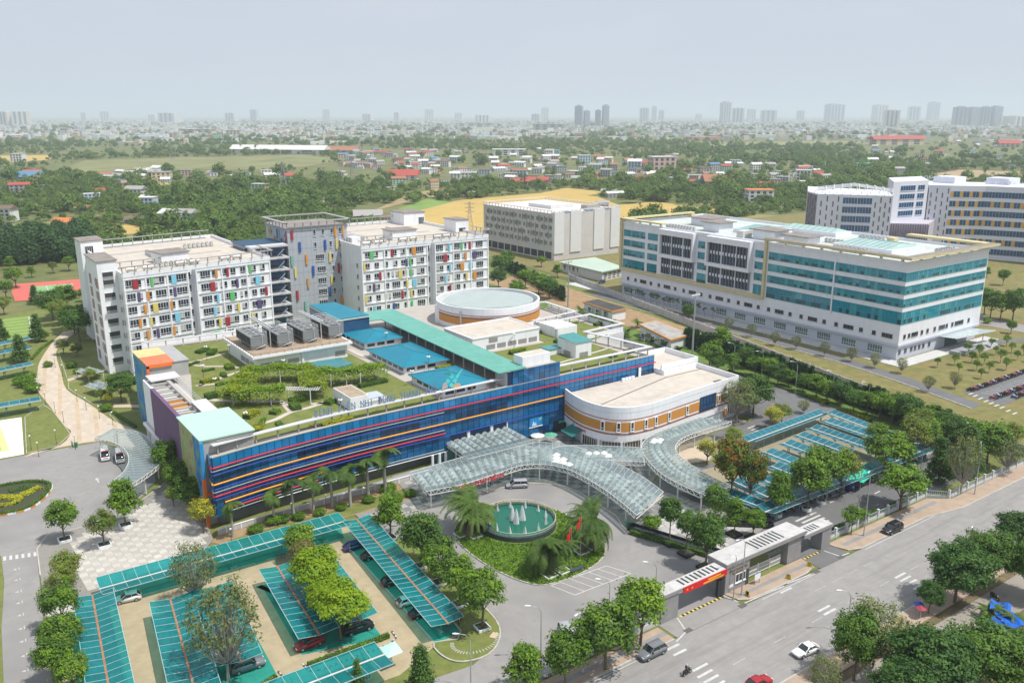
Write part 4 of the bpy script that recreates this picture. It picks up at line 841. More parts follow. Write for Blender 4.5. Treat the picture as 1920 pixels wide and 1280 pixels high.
rpath(g14((1000,660),(1040,650),(1090,640)),1.0);rpath(g14((1050,680),(1100,665),(1150,650)),.8);rpath(g14((960,640),(1000,625),(1035,615)),1.0)
# hip-roofed halls
hip_m = M('blue_sheet_roof',(.003,.185,.275),.42,.12,.35,stain=.3,sscale=.25,scol=(.02,.24,.33));hip_e = M('roof_edge',(.20,.28,.32),.6)
for (x0,y0,x1,y1) in ((94.8,202.2,107,216.4),(92.6,176.2,105.9,196.7),(91,155.3,104,170.9)):
 MB().box(x0 + .7,y0 + .7,14,x1 - .7,y1 - .7,16,wall_w2).build('hall_wall',PD)
 r_ = MB();cx,yy0,yy1,zt = (x0 + x1) / 2,y0 + (x1 - x0) * .5,y1 - (x1 - x0) * .5,17.7
 if yy1 < yy0: yy0 = yy1 = (y0 + y1) / 2
 r_.raw([(x0,y0,16),(x1,y0,16),(x1,y1,16),(x0,y1,16),(cx,yy0,zt),(cx,yy1 + .02,zt)],[(0,1,4),(1,2,5,4),(2,3,5),(3,0,4,5)],hip_m);r_.box(x0,y0,15.8,x1,y1,15.99,hip_e)
 n = int((y1 - y0) / .9)
 ro = r_.build('hip_roof',PD)
 s_ = MB()
 for p,q in (((x0,y0),(cx,yy0)),((x1,y0),(cx,yy0)),((x1,y1),(cx,yy1)),((x0,y1),(cx,yy1)),((cx,yy0),(cx,yy1 + .02))):
  s_.bar((*p,16.03 if p != (cx,yy0) else zt),(*q,zt + .02),.22,.08,hip_m)
 s_.build('roof_ridge',ro)
 wm = MB().box(-1.1,-.04,0,1.1,.02,.8,glass_d).mesh('clerestory')
 for k in range(int((y1 - y0 - 2) / 2.9)): add('clerestory',wm,PD,(x0 + .69,y0 + 2.6 + k * 2.9,14.7),R(-90))
 for k in range(int((x1 - x0 - 2) / 2.9)): add('clerestory',wm,PD,(x0 + 2.4 + k * 2.9,y0 + .69,14.7))
# covered walkway
wk = M('mint_sheet',(.125,.36,.30),.55,.1,.4,stain=.35,sscale=.2,scol=(.18,.42,.36))
W1 = MB();W1.raw([(105.3,153.9,18.0),(112.6,153.2,18.35),(116,226.6,18.35),(107.6,217.3,18.0),(95,218.4,18.0),(97.2,227.5,18.35)],[(0,1,2,3),(3,2,5,4)],wk);W1.raw([(105.3,153.9,17.8),(112.6,153.2,18.15),(116,226.6,18.15),(107.6,217.3,17.8),(95,218.4,17.8),(97.2,227.5,18.15)],[(3,2,1,0),(4,5,2,3)],frame_l)
W1.bar((105.3,153.9,17.9),(107.6,217.3,17.9),.12,.22,wk);W1.bar((107.6,217.3,17.9),(95,218.4,17.9),.12,.22,wk);W1.bar((105.3,153.9,17.9),(112.6,153.2,18.2),.12,.22,wk)
wr = W1.build('walkway_roof',PD)
W1 = MB()
for k in range(50): t = (k + .5) / 50;p = Vector((105.3,153.9,18.03)).lerp(Vector((107.6,217.3,18.03)),t);q = Vector((112.6,153.2,18.38)).lerp(Vector((116,226.6,18.38)),t);W1.bar(p,q,.06,.05,wk)
W1.build('roof_seam',wr)
pm = MB().box(-.14,-.14,0,.14,.14,3.85,frame_g).box(-.3,-.3,0,.3,.3,.35,wall_w).mesh('walkway_post')
for k in range(13): t = k / 12;add('walkway_post',pm,PD,(106 + 2.2 * t,156 + 60 * t,14));add('walkway_post',pm,PD,(112 + 2.6 * t,156 + 60 * t,14))
MB().prism([(111.5,156),(112.2,156),(115,222),(114.3,222)],14,17.9,M('walkway_wall',(.34,.335,.33),.8,.1,.4)).build('walkway_wall',PD)
MB().prism([(105.4,155),(111.5,155),(114.4,221),(107,217)],14,14.08,M('walkway_floor',(.33,.30,.28),.8)).build('walkway_floor',PD)
# blue hall behind the walkway
bh = [G(580,571,20),G(628,566,20),G(692,590,20),G(630,599,20)]
MB().prism(bh,10,19.4,navy).build('blue_hall',PD);MB().prism([(Vector((*p,0)) * 1.02 - Vector((sum(q[0] for q in bh) / 4,sum(q[1] for q in bh) / 4,0)) * .02)[:2] for p in bh],19.4,19.75,M('cream_edge',(.60,.58,.48),.7)).build('hall_edge',PD);MB().prism(bh,19.75,20.0,hip_m).build('hall_roof',PD)
# plant house with cooling towers
MB().box(64.5,199.2,14,88.6,221,17.7,wall_w2).build('plant_house',PD);MB().box(63.4,198.0,17.7,89.6,221.8,18.3,wall_w2).build('plant_slab',PD)
MB().box(63.9,198.5,18.3,89.1,221.3,18.35,M('rusty_roof',(.36,.285,.21),.9,.25,.8,stain=.5,sscale=.6,scol=(.17,.11,.07))).build('roof',PD)
lv = MB().box(-1.4,-.06,0,1.4,.02,1.3,M('louvre',(.36,.36,.36),.6))
for k in range(7): lv.box(-1.4,-.1,.1 + k * .18,1.4,-.05,.16 + k * .18,frame_g)
lvm = lv.mesh('louvre')
for x in (67,70.6,74,86.6): add('louvre',lvm,PD,(x,199.2,14.8))
for y in (202,205.6,209): add('louvre',lvm,PD,(64.5,y,14.8),R(-90))
MB().bar((76.4,199.1,14),(76.4,199.1,17.7),.5,.5,wall_w2).build('pilaster',PD)
cst = M('tower_steel',(.23,.245,.26),.5,.08,.5,metal=.1);cdk = M('tower_dark',(.03,.032,.035),.7);cgal = M('galvanised',(.55,.56,.57),.45,.1,1,metal=.2)
for n_,(px,py) in enumerate(((471,652),(521,646.5),(569,639),(617,630.5))):
 x,y = G(px,py,19.2)
 ct = thing('cooling_tower','%s grey cooling tower with top guard rails on the plant house' % ('leftmost','second from left','third from left','rightmost')[n_],'cooling tower',(x,y,18.35),0,'cooling towers on the plant house roof')
 b = MB();b.box(.3,0,.9,3.9,11,1.15,cst);b.box(0,0,1.15,4.2,11.2,3.4,cst);b.build('casing',ct)
 b = MB()
 for k in range(4): b.box(-.06,.4 + k * 2.75,1.4,0,2.8 + k * 2.75,3.2,cdk)
 b.build('intake_grille',ct)
 b = MB()
 for k in range(4): b.box(.4 + (k % 2) * 2.4,.4 + (k // 2) * 8.5,0,1.4 + (k % 2) * 2.4,1.8 + (k // 2) * 8.5,.9,conc)
 b.build('plinth',ct)
 fm = bpy.data.meshes.get('fan_ring') or MB().tube([(0,0,0),(0,0,.35)],1.15,16,cst,cap=False).tube([(0,0,.2),(0,0,.24)],1.1,16,cdk).bar((-1.1,0,.3),(1.1,0,.3),.16,.05,cgal).bar((0,-1.1,.3),(0,1.1,.3),.16,.05,cgal).mesh('fan_ring')
 for k in range(4): add('fan_ring',fm,ct,(2.1,1.5 + k * 2.7,3.4))
 b = MB();
 for z in (3.95,4.45):
  for p,q in (((.05,.05),(4.15,.05)),((4.15,.05),(4.15,11.1)),((4.15,11.1),(.05,11.1)),((.05,11.1),(.05,.05))): b.tube([(*p,z),(*q,z)],.05,5,cgal)
 for k in range(6):
  y_ = .05 + k * 2.21
  for x_ in (.05,4.15): b.tube([(x_,y_,3.4),(x_,y_,4.45)],.045,5,cgal)
  b.tube([(.05,y_,4.45),(4.15,y_,4.45)],.06,5,cgal)
 b.build('guard_rail',ct)
 MB().tube([(2.9,-.08,1.3),(2.9,-.08,3.3)],.09,6,cgal).tube([(1.2,-.15,.6),(1.4,-.4,.6),(3.5,-.4,1.15)],.12,6,cgal).build('pipe',ct)
 if n_ in (0,2):
  MB().bar((4.9,.5,5.1),(4.9,15,5.1),.35,.3,cgal).bar((5.7,.5,5.1),(5.7,15,5.1),.35,.3,cgal).bar((5.3,1,0),(5.3,1,5),.2,.2,cgal).bar((5.3,10,0),(5.3,10,5),.2,.2,cgal).bar((4.7,1,5),(5.9,1,5),.2,.2,cgal).bar((4.7,10,5),(5.9,10,5),.2,.2,cgal).build('pipe_rack',ct)
b = MB()
for p,q in (((63.6,198.2),(89.4,198.2)),((63.6,198.2),(63.6,221.5))):
 b.tube([(*p,18.9),(*q,18.9)],.05,5,M('rust_rail',(.20,.11,.06),.8))
 for k in range(14): t = k / 13;b.bar((p[0] + (q[0] - p[0]) * t,p[1] + (q[1] - p[1]) * t,18.3),(p[0] + (q[0] - p[0]) * t,p[1] + (q[1] - p[1]) * t,18.9),.07,.07,M('rust_rail',(.2,.11,.06)))
b.build('roof_rail',PD)
# glazed teal roof patch beside the plant house
b = MB();P_ = [G(570,680,15),G(639,669,15),G(661,680.5,15),G(612,692,15)];b.prism(P_,14,14.9,M('teal_panel_roof',(.06,.22,.25),.3,.15,.4));b.build('glass_roof',PD)
# low wing, round hall, roof cubes
MB().box(116.8,183,14,138.8,197.4,17.9,wall_w2).build('low_wing',PD);MB().box(117.1,183.3,17.9,138.5,197.1,17.97,roof_b).build('roof',PD)
b = MB()
for p,q in (((116.8,183),(138.8,183)),((138.8,183),(138.8,197.4)),((138.8,197.4),(116.8,197.4)),((116.8,197.4),(116.8,183))): b.bar((*p,18.0),(*q,18.0),.35,.4,wall_w2)
b.build('parapet',PD)
for k in range(5): add('louvre',lvm,PD,(122.6 + k * 3.5,183,14.4))
add('louvre',lvm,PD,(123.4,183,16.2))
RC,RR_ = (142.6,214.2),15.9
def ring(r,a0=0,a1=360,n=48): return [(RC[0] + r * math.cos(R(a0 + (a1 - a0) * k / n)),RC[1] + r * math.sin(R(a0 + (a1 - a0) * k / n))) for k in range(n + (0 if a1 - a0 == 360 else 1))]
def band(r0,z0,z1,mat,name,parent=None,th=.3):
 b = MB();A = ring(r0) + [ring(r0)[0]];B = ring(r0 - th) + [ring(r0 - th)[0]]
 b.strip([(*p,z0) for p in A],[(*p,z1) for p in A],mat,True);b.strip([(*p,z1) for p in A],[(*p,z1) for p in B],mat);b.strip([(*p,z1) for p in B],[(*p,z0) for p in B],mat,True);b.strip([(*p,z0) for p in B],[(*p,z0) for p in A],mat)
 b.build(name,parent or PD)
orange_w = M('orange_wall',(.56,.255,.055),.75,.06,.4,stain=.2,sscale=.4);brick_l = M('brown_line',(.33,.12,.06),.7)
band(RR_,17.9,20.6,wall_w2,'drum_wall',th=.5);band(RR_ + .05,15.4,17.5,orange_w,'drum_band');band(RR_ - .05,13.5,15.4,wall_w2,'drum_foot');band(RR_ + .1,17.52,17.72,brick_l,'drum_line');band(RR_ + .08,18.3,18.5,brick_l,'drum_line')
MB().prism(ring(RR_ - .4),14,18.2,roof_b).build('drum_roof',PD)
b = MB();b.prism([(RC[0] + 14.1 * math.cos(R(a)),RC[1] + 13.8 * math.sin(R(a))) for a in range(-75,120,8)] + [(128.5,219),(131.5,206)],18.2,20.0,M('pale_membrane',(.36,.42,.41),.6,.08,.2));b.build('drum_inner_roof',PD)
wb = [G(815,571,19.5),G(862,582,19.5),G(898,573,19.5),G(878,563,19.5)]
MB().prism(wb,14,19.5,wall_w2).build('stair_box',PD)
b = MB();q = G(861,583,19.5);b.box(q[0] - .2,q[1] - .9,14,q[0] + .2,q[1] - .5,19.6,frame_g);b.build('downpipe',PD)
MB().box(135.9,163.5,14,141.2,171,18.3,wall_w2).build('lift_room',PD);MB().raw([(135.6,163.2,18.3),(141.5,163.2,18.3),(141.5,171.3,18.7),(135.6,171.3,18.7)],[(0,1,2,3)],M('teal_tile_roof',(.06,.25,.25),.5,.1,.5)).build('roof',PD)
add('louvre',lvm,PD,(138.6,163.5,14.2));add('louvre',lvm,PD,(135.9,167,14.2),R(-90))
for (px0,py0,px1,py1) in ((1015,652,1055,662),(984,662,1006,655)):
 x,y = G(px0,py0,15.6);bx_ = MB().box(0,0,-1.6,5.2,3.2,0,wall_w2);bx_.box(-.2,-.2,0,5.4,3.4,.18,M('teal_tile_roof',(.06,.25,.25)));bx_.build('vent_box',PD,(x,y - 3,15.6))
x,y = G(1045,612,17);MB().box(-4,-5,-3,3,4,0,wall_w2).build('lift_room',PD,(149,187.5,17))
# white stair box and barrel skylights near the sign
MB().box(71.2,159.8,14,75.4,168.6,17.0,wall_w2).build('stair_box',PD);MB().box(71.4,160,17,75.2,168.4,17.05,M('rusty_roof',(.36,.285,.21))).build('roof',PD);MB().box(75.4,160.4,14,80.5,166,15.2,M('pale_apron',(.52,.52,.51))).build('terrace',PD)
for k in range(3): MB().tube([(76 + k * .05,164.6 - k * 1.3,15.2),(79.6,164.6 - k * 1.3,15.2)],.6,12,M('barrel_glass',(.40,.45,.50),.2,.1,1)).build('barrel_skylight',PD)
# roof pergola beams
pale_b = M('pale_beam',(.56,.56,.58),.6,.06,.4,stain=.2)
beam_run(PD,[(40.5,152.4),(48,153.4),(57,154.4),(68,155.1),(107,155.4)],14.1,16.0,4.2,1.25,.18,pale_b)
beam_run(PD,[(122.8,155.1),(153.9,155.1),(150.6,177.2),(165.6,178.4),(165.6,193),(150,192)],14.1,16.3,4.4,1.2,.2,pale_b)
beam_run(PD,[(146.5,195.8),(164.2,198.2),(165,214.5),(158,216)],14.1,16.4,4.4,1.1,.2,pale_b)
beam_run(PD,[(47.5,236.5),(74,234.5),(90,233.5)],14.1,16.2,4.4,1.1,.2,pale_b)
b = MB()
for p,q in (((151,177),(165.8,178.3)),((165.8,178.3),(165.8,214)),((147,196.5),(164,198.8)),((47,239.8),(90,239))): b.bar((*p,14.7),(*q,14.7),.3,1.4,wall_w2)
b.build('parapet',PD)
MB().box(154.4,151,-.1,168,163,10.8,wall_w2).build('rear_wing',PD);MB().box(154.8,151.4,10.8,167.6,162.6,10.84,roof_b).build('roof',PD)
b = MB()
for p,q in (((154.4,151),(168,151)),((168,151),(168,163)),((168,163),(154.4,163))): b.bar((*p,11.5),(*q,11.5),.35,1.5,wall_w2)
b.bar((154.5,150.85,10.1),(168,150.85,10.1),.12,.2,brick_l);b.build('parapet',PD)
# ---- mural side
def mural(name,cols,scale):
 m = bpy.data.materials.new(name);m.use_nodes = True;t = m.node_tree;N = t.nodes;K = t.links.new
 ge = N.new('ShaderNodeNewGeometry');mp_ = N.new('ShaderNodeMapping');mp_.inputs['Scale'].default_value = (.1,.16,.13);K(ge.outputs['Position'],mp_.inputs[0])
 no = N.new('ShaderNodeTexNoise');no.inputs['Scale'].default_value = scale;no.inputs['Detail'].default_value = 2.5;K(mp_.outputs[0],no.inputs['Vector'])
 cr = N.new('ShaderNodeValToRGB');cr.color_ramp.interpolation = 'EASE';e = cr.color_ramp.elements
 for i,c in enumerate(cols):
  el = e[i] if i < 2 else e.new(.5)
  el.position = .3 + .4 * i / (len(cols) - 1);el.color = (*c,1)
 K(no.outputs['Fac'],cr.inputs[0]);K(cr.outputs[0],N['Principled BSDF'].inputs['Base Color']);N['Principled BSDF'].inputs['Roughness'].default_value = .6;return m
mur1 = mural('mural_blue',[(.40,.20,.04),(.14,.30,.07),(.02,.22,.46),(.01,.12,.42),(.36,.45,.10),(.01,.09,.33)],3.2)
mur2 = mural('mural_green',[(.40,.42,.28),(.20,.32,.10),(.34,.36,.16),(.03,.25,.30),(.30,.20,.10)],3.0)
purple = M('purple_wall',(.15,.085,.17),.8,.1,.5,stain=.3)
orange_s = M('orange_steel',(.78,.17,.02),.5,.06);cub_y = M('yellow_sheet',(.62,.52,.24),.7,.1,.8,stain=.3,sscale=.5);cub_o = M('coral_sheet',(.62,.19,.09),.7,.12,.8,stain=.3)
b = MB();b.raw([(38.2,153.2,.0),(38.2,168.4,.0),(38.2,168.4,16.9),(38.2,153.2,16.9)],[(3,2,1,0)],mur2);b.raw([(38.15,153.2,5),(38.15,158.5,5),(38.15,158.5,16.9),(38.15,153.2,16.9)],[(3,2,1,0)],mur1);b.box(38.25,153.2,0,48,168.4,16.9,M('slat_grey',(.40,.40,.39),.7,.1,.5));b.build('mural_block',PD)
MB().box(37.9,152.9,16.9,48.3,168.8,17.15,M('mint_flat',(.40,.60,.50),.7,.05,.3)).build('mint_roof',PD)
b = MB()
for k in range(26): b.box(41,153.0,10.2 + k * .25,47.8,153.2,10.34 + k * .25,M('slat_grey',(.4,.4,.39)))
b.build('louvre_screen',PD)
for (x,y) in ((38.0,152.6),(39.0,155.5),(38.0,159.6)): MB().box(x - .3,y - .3,-.1,x + .3,y + .3,9.8 if y < 153 else 6,orange_s).build('orange_column',PD)
MB().box(37.8,152.4,6.2,40.5,152.8,6.6,orange_s).box(37.8,155.3,3.2,40.5,155.7,3.5,orange_s).box(37.75,152.2,9.8,38.35,152.85,16.8,M('column_blue',(.02,.28,.60),.5)).build('orange_frame',PD)
MB().box(39.2,168.6,2,40.0,196.5,15.4,purple).build('purple_wall',PD);MB().box(39.8,196.6,0,40.4,206.5,14.8,wall_w).build('white_wall',PD)
MB().box(40.1,169,13.8,46,207,14.3,M('pale_apron',(.52,.52,.51))).build('side_roof',PD)
for k in range(9): MB().box(40.1,172.4 + k * 3.4,14.9,44.2,172.8 + k * 3.4,15.25,conc).build('roof_beam',PD)
MB().box(40.3,181,14.3,43.6,188,14.6,orange_w).build('light_well',PD);MB().box(43.8,176,14.3,44.6,207,15.4,conc).build('parapet',PD)
MB().box(43.8,168.8,15.8,47,180.5,16.0,pale_b).build('roof_beam',PD);MB().box(44,169,14.3,44.3,169.3,15.8,frame_g).build('post',PD);MB().box(46.6,180,14.3,46.9,180.3,15.8,frame_g).build('post',PD)
b = MB()
for k in range(16): b.bar((46.4,181 + k * 1.75,14.3),(46.4,181 + k * 1.75,15.6),.08,.08,frame_l)
for z in (14.9,15.6): b.bar((46.4,181,z),(46.4,207,z),.08,.08,M('rail_blue',(.35,.42,.50),.5))
b.build('roof_rail',PD)
MB().box(40.4,200.5,15.6,47,206,15.85,pale_b).build('roof_beam',PD);MB().box(40.8,201,14.3,41.2,201.4,15.6,frame_g).build('post',PD);MB().box(46.3,205,14.3,46.6,205.3,15.6,frame_g).build('post',PD)
b = MB();b.raw([(41.4,207.6,0),(41.4,223,0),(41.4,223,17.6),(41.4,207.6,17.6)],[(3,2,1,0)],mur1);b.raw([(41.45,207.6,10),(50.7,207.6,13.9),(50.7,207.6,17.6),(41.45,207.6,17.6)],[(0,1,2,3)],M('slat_grey',(.4,.4,.39)));b.box(41.5,207.7,0,50.8,223,17.6,M('cube_grey',(.36,.36,.36),.8));b.build('mural_block',PD)
MB().box(41.2,215.6,17.6,47.6,223.2,17.8,cub_y).build('yellow_roof',PD);MB().box(41.2,207.4,17.6,47.6,215.6,17.8,cub_o).build('coral_roof',PD);MB().box(47.6,207.4,17.6,51,223.2,17.78,M('cube_grey',(.36,.36,.36))).build('grey_roof',PD)
MB().box(41.1,207.2,9,41.7,207.8,17.6,orange_s).box(41.1,207.2,17.0,47,207.6,17.58,orange_s).box(41.1,207.2,1,41.7,207.8,9,M('column_blue',(.02,.28,.6))).build('orange_frame',PD)
MB().box(38.8,190.4,3.9,46,206.4,4.5,wall_w2).build('entrance_canopy',PD);MB().box(39.2,190.8,4.5,45.8,206,4.53,roof_b).build('canopy_roof',PD)
for y in (192,204.6): MB().box(39.2,y,0,39.7,y + .5,3.9,wall_w).build('canopy_post',PD)
# ================================================================ letters
sgn = thing('roof_sign','blue grey letters BỆNH VIỆN NHI ĐỒNG THÀNH PHỐ on the roof beam','sign',(75.2,155.2,16.1))
txt = 'BỆNH VIỆN NHI ĐỒNG THÀNH PHỐ';n = len(txt)
lm = M('letter_blue',(.13,.21,.36),.5,.1,1)
for k,ch in enumerate(txt):
 if ch != ' ': add('letter',text_mesh('letter',ch,1.4,.11,lm),sgn,(-13.6 + 27.6 * k / (n - 1),0,.12),rot=(R(84),0,0),scale=(.92,1.45,1))
MB().bar((-14.4,.25,.1),(14.6,.25,.1),.1,.1,frame_l).build('letter_rail',sgn)
for k in range(15): add('strut',MB().bar((0,-.6,-.05),(0,.9,.2),.07,.07,frame_l).mesh('strut') if k == 0 else bpy.data.meshes['strut'],sgn,(-14 + k * 2,0,0))
lg = thing('roof_logo','pinwheel bird emblem of green, turquoise and sand shapes on the roof edge','emblem',(93.6,155.4,16.0))
tqs = M('logo_turq',(.10,.62,.58),.5);grn = M('logo_green',(.03,.30,.20),.5);sand = M('logo_sand',(.55,.36,.24),.5);grey_l = M('logo_grey',(.45,.38,.36),.5)
for (cx_,cz,s_,mm) in ((-.9,2.0,.62,tqs),(.1,2.9,.62,tqs),(.9,1.8,.62,tqs),(0,.9,.62,tqs)): MB().raw([(cx_ - s_,0,cz),(cx_,0,cz - s_),(cx_ + s_,0,cz),(cx_,0,cz + s_),(cx_ - s_,.12,cz),(cx_,.12,cz - s_),(cx_ + s_,.12,cz),(cx_,.12,cz + s_)],[(0,1,2,3),(7,6,5,4),(0,4,5,1),(1,5,6,2),(2,6,7,3),(3,7,4,0)],mm).build('emblem_piece',lg)
for pts,mm in (([(-2.4,4.1),(-.6,3.9),(.3,2.9),(-.5,3.3),(-1.6,3.7)],grn),([(2.9,4.2),(1.0,2.6),(1.5,2.0)],tqs),([(-2.6,.2),(-1.0,.6),(-1.3,1.9),(-2.2,1.6)],grey_l),([(.2,.3),(2.4,-.2),(2.2,.9),(1.0,1.2)],sand)):
 k = len(pts);MB().raw([(p[0],-.02,p[1]) for p in pts] + [(p[0],.1,p[1]) for p in pts],[tuple(range(k)),tuple(range(2 * k - 1,k - 1,-1))] + [(i,k + i,k + (i + 1) % k,(i + 1) % k) for i in range(k)],mm).build('emblem_piece',lg)
MB().bar((-1.5,.2,0),(-1.5,.2,1.5),.08,.08,frame_l).bar((1.5,.2,0),(1.5,.2,1),.08,.08,frame_l).build('support',lg)
# ================================================================ orange and white annex
AN = thing('annex','low white annex with orange band and rounded corner','building',(0,0,0))
AC = smooth([(124.2,153.3),(122.9,148.5),(122.3,143),(123.6,137.6),(127.2,134.2),(133,133.2),(139.8,133.7),(146,134.4)],5)
AO = AC + [(167.3,136.2),(167.3,150.4),(154.4,150.4),(154.4,153.3)]
cen = (143,145)
def inset(P,d): return [(p[0] + (cen[0] - p[0]) / math.hypot(cen[0] - p[0],cen[1] - p[1]) * d,p[1] + (cen[1] - p[1]) / math.hypot(cen[0] - p[0],cen[1] - p[1]) * d) for p in P]
MB().prism(AO,2.6,9.6,wall_w2,roof_b).build('wall',AN)
MB().prism(inset(AO,.5),-.1,2.6,wall_w2).build('ground_floor',AN)
F_ = AC + [(167.3,136.2),(167.3,150.4)]
def fband(z0,z1,mat,name,off=.1,pts=None,parent=None):
 P = pts or F_;A = inset(P,-off);b = MB()
 b.strip([(*p,z0) for p in A],[(*p,z1) for p in A],mat,True);b.strip([(*p,z1) for p in A],[(*p,z1) for p in P],mat);b.strip([(*p,z0) for p in P],[(*p,z0) for p in A],mat);return b.build(name,parent or AN)
fband(5.1,7.3,orange_w,'orange_band',.06);fband(7.85,8.0,brick_l,'line');fband(4.5,4.65,brick_l,'line');fband(4.3,4.44,brick_l,'line',.08)
pp = MB();A,B = F_,inset(F_,.4);pp.strip([(*p,9.5) for p in A],[(*p,10.9) for p in A],wall_w2,True);pp.strip([(*p,10.9) for p in A],[(*p,10.9) for p in B],white_f);pp.strip([(*p,10.9) for p in B],[(*p,9.5) for p in B],wall_w2,True);pp.bar((154.6,150.3,10.2),(167.1,150.3,10.2),.35,1.4,wall_w2);pp.bar((154.6,150.3,10.2),(154.6,153.2,10.2),.35,1.39,wall_w2);pp.build('parapet',AN)
MB().bar((123.6,141.4,9.64),(154,148.6,9.64),.25,.06,M('roof_gutter',(.13,.11,.10),.8)).bar((154,148.6,9.64),(167,148.6,9.64),.25,.06,M('roof_gutter',(.13,.11,.10))).build('roof_gutter',AN)
MB().box(161,138,9.6,163.4,139.2,9.75,M('roof_gutter',(.13,.11,.10))).build('roof_grille',AN)
sw = window_mesh('window',.8,2.1,1,low=.55,fr=white_f,fw=.2,dep=.16)
def along(P,s):
 acc = 0
 for a,c in zip(P[:-1],P[1:]):
  d = math.hypot(c[0] - a[0],c[1] - a[1])
  if acc + d >= s: t = (s - acc) / d;return (a[0] + (c[0] - a[0]) * t,a[1] + (c[1] - a[1]) * t,math.atan2(c[1] - a[1],c[0] - a[0]))
  acc += d
 return (*P[-1],0)
for s_ in (15.5,19.2,22.4,26.2,29.4,34.2,41,53.5,56.5,57.7,61,62.2):
 x,y,a = along(F_,s_);p = inset([(x,y)],-.08)[0];add('window',sw,AN,(*p,5.15),a)
x,y,a = along(F_,49);add('tall_window',window_mesh('tall_window',6.2,3.4,5,low=1.2,gl=navy,fr=M('navy_frame',(.01,.03,.08),.4)),AN,(x,y - .12,4.9),a)
x,y,a = along(F_,60.5);MB().box(-4.5,-.12,1.2,4.5,0,3.1,orange_w).build('orange_band',AN,(x,y,0),a)
for s_ in (57.5,58.7,62): x,y,a = along(F_,s_);add('window',sw,AN,(x,y - .15,1.1),a)
gd = window_mesh('glass_front',4.4,2.3,6,low=0,gl=M('warm_glass',(.09,.085,.07),.15,.4,.8),fr=white_f)
for s_ in (11.5,17.5,22.6,27.5,33): x,y,a = along(F_,s_);p = inset([(x,y)],.38)[0];add('glass_front',gd,AN,(*p,.15),a)
for s_ in (9,14.5,20,25,30.3): x,y,a = along(F_,s_);MB().box(-.25,-.05,0,.25,.45,2.6,wall_w2).build('pier',AN,(x,y,0),a)
aw = MB();aw.raw([(-2.4,0,3.3),(2.4,0,3.3),(2.6,-3,2.2),(-2.6,-3,2.2),(-2.4,0,3.22),(2.4,0,3.22),(2.6,-3,2.12),(-2.6,-3,2.12)],[(3,2,1,0),(4,5,6,7),(0,4,7,3),(1,2,6,5),(2,3,7,6)],M('awning_green',(.02,.17,.15),.6,.1));x,y,a = along(F_,7.2);aw.build('awning',AN,(x,y,.2),a)
x,y,a = along(F_,9.2);add('letters',text_mesh('letters','NHÀ THUỐC',.62,.05,M('sign_red',(.5,.02,.03),.5)),AN,inset([(x,y)],-.15)[0] + (3.35,),rot=(R(90),0,a));MB().tube([(0,0,0),(0,-.06,0)],.28,12,M('sign_turq',(.06,.35,.42),.5)).build('logo_disc',AN,(*inset([along(F_,5.6)[:2]],-.1)[0],3.9))
acu = MB().box(-.45,-.2,0,.45,.2,.8,wall_w).mesh('ac_unit')
for k in range(4): add('ac_unit',acu,AN,(142.5 + k * 1.1,152.4,9.65))
MB().box(148.4,153.0,9.6,149.2,153.2,12,white_f).build('roof_door',AN)
for k,(x,y,c) in enumerate(((113.4,149.8,(.62,.66,.70)),(116.2,148.4,(.10,.34,.24)))):
 u = thing('parasol',('pale grey' if k == 0 else 'green') + ' parasol by the blue glass wall','parasol',(x,y,.14),group='parasols on the forecourt')
 n = 8;v = [(1.7 * math.cos(2 * math.pi * i / n),1.7 * math.sin(2 * math.pi * i / n),2.2) for i in range(n)] + [(0,0,2.75)]
 MB().raw(v,[(i,(i + 1) % n,n) for i in range(n)],M('parasol_%d' % k,c,.8,.08)).build('canopy',u);MB().tube([(0,0,0),(0,0,2.7)],.04,6,frame_l).build('pole',u);MB().tube([(0,0,0),(0,0,.08)],.35,10,conc).build('base',u)
# small orange-eaved buildings by the boundary wall
for k,(P,lab) in enumerate((([(211.9,251.4),(220.4,252),(218.6,232.8),(209.8,231.6)],'small white utility house with orange eaves and black roof, farther one'),([(204,211.4),(213.4,212),(208.4,190.7),(197.4,189.4)],'small white utility house with orange eaves and grey roof, nearer one'))):
 t = thing('utility_house',lab,'utility building',(0,0,0),group='orange-eaved utility houses');c = (sum(p[0] for p in P) / 4,sum(p[1] for p in P) / 4)
 I = [(p[0] + (c[0] - p[0]) * .12,p[1] + (c[1] - p[1]) * .06) for p in P]
 MB().prism(I,-.1,3.7,wall_w).build('wall',t);MB().prism(P,3.7,4.15,orange_w).build('eaves',t);MB().prism([(p[0] + (c[0] - p[0]) * .1,p[1] + (c[1] - p[1]) * .05) for p in P],4.15,4.2,M('black_roof',(.07,.068,.07),.9,.2,.5,stain=.4) if k == 0 else M('grey_roof',(.38,.36,.34),.9,.2,.4,stain=.6,sscale=.3,scol=(.15,.145,.14))).build('roof',t)
 for s_ in range(3): add('window',WINW['d'],t,(I[3][0] - .02,I[3][1] + 4 + s_ * 4.5,1.2),R(-93))
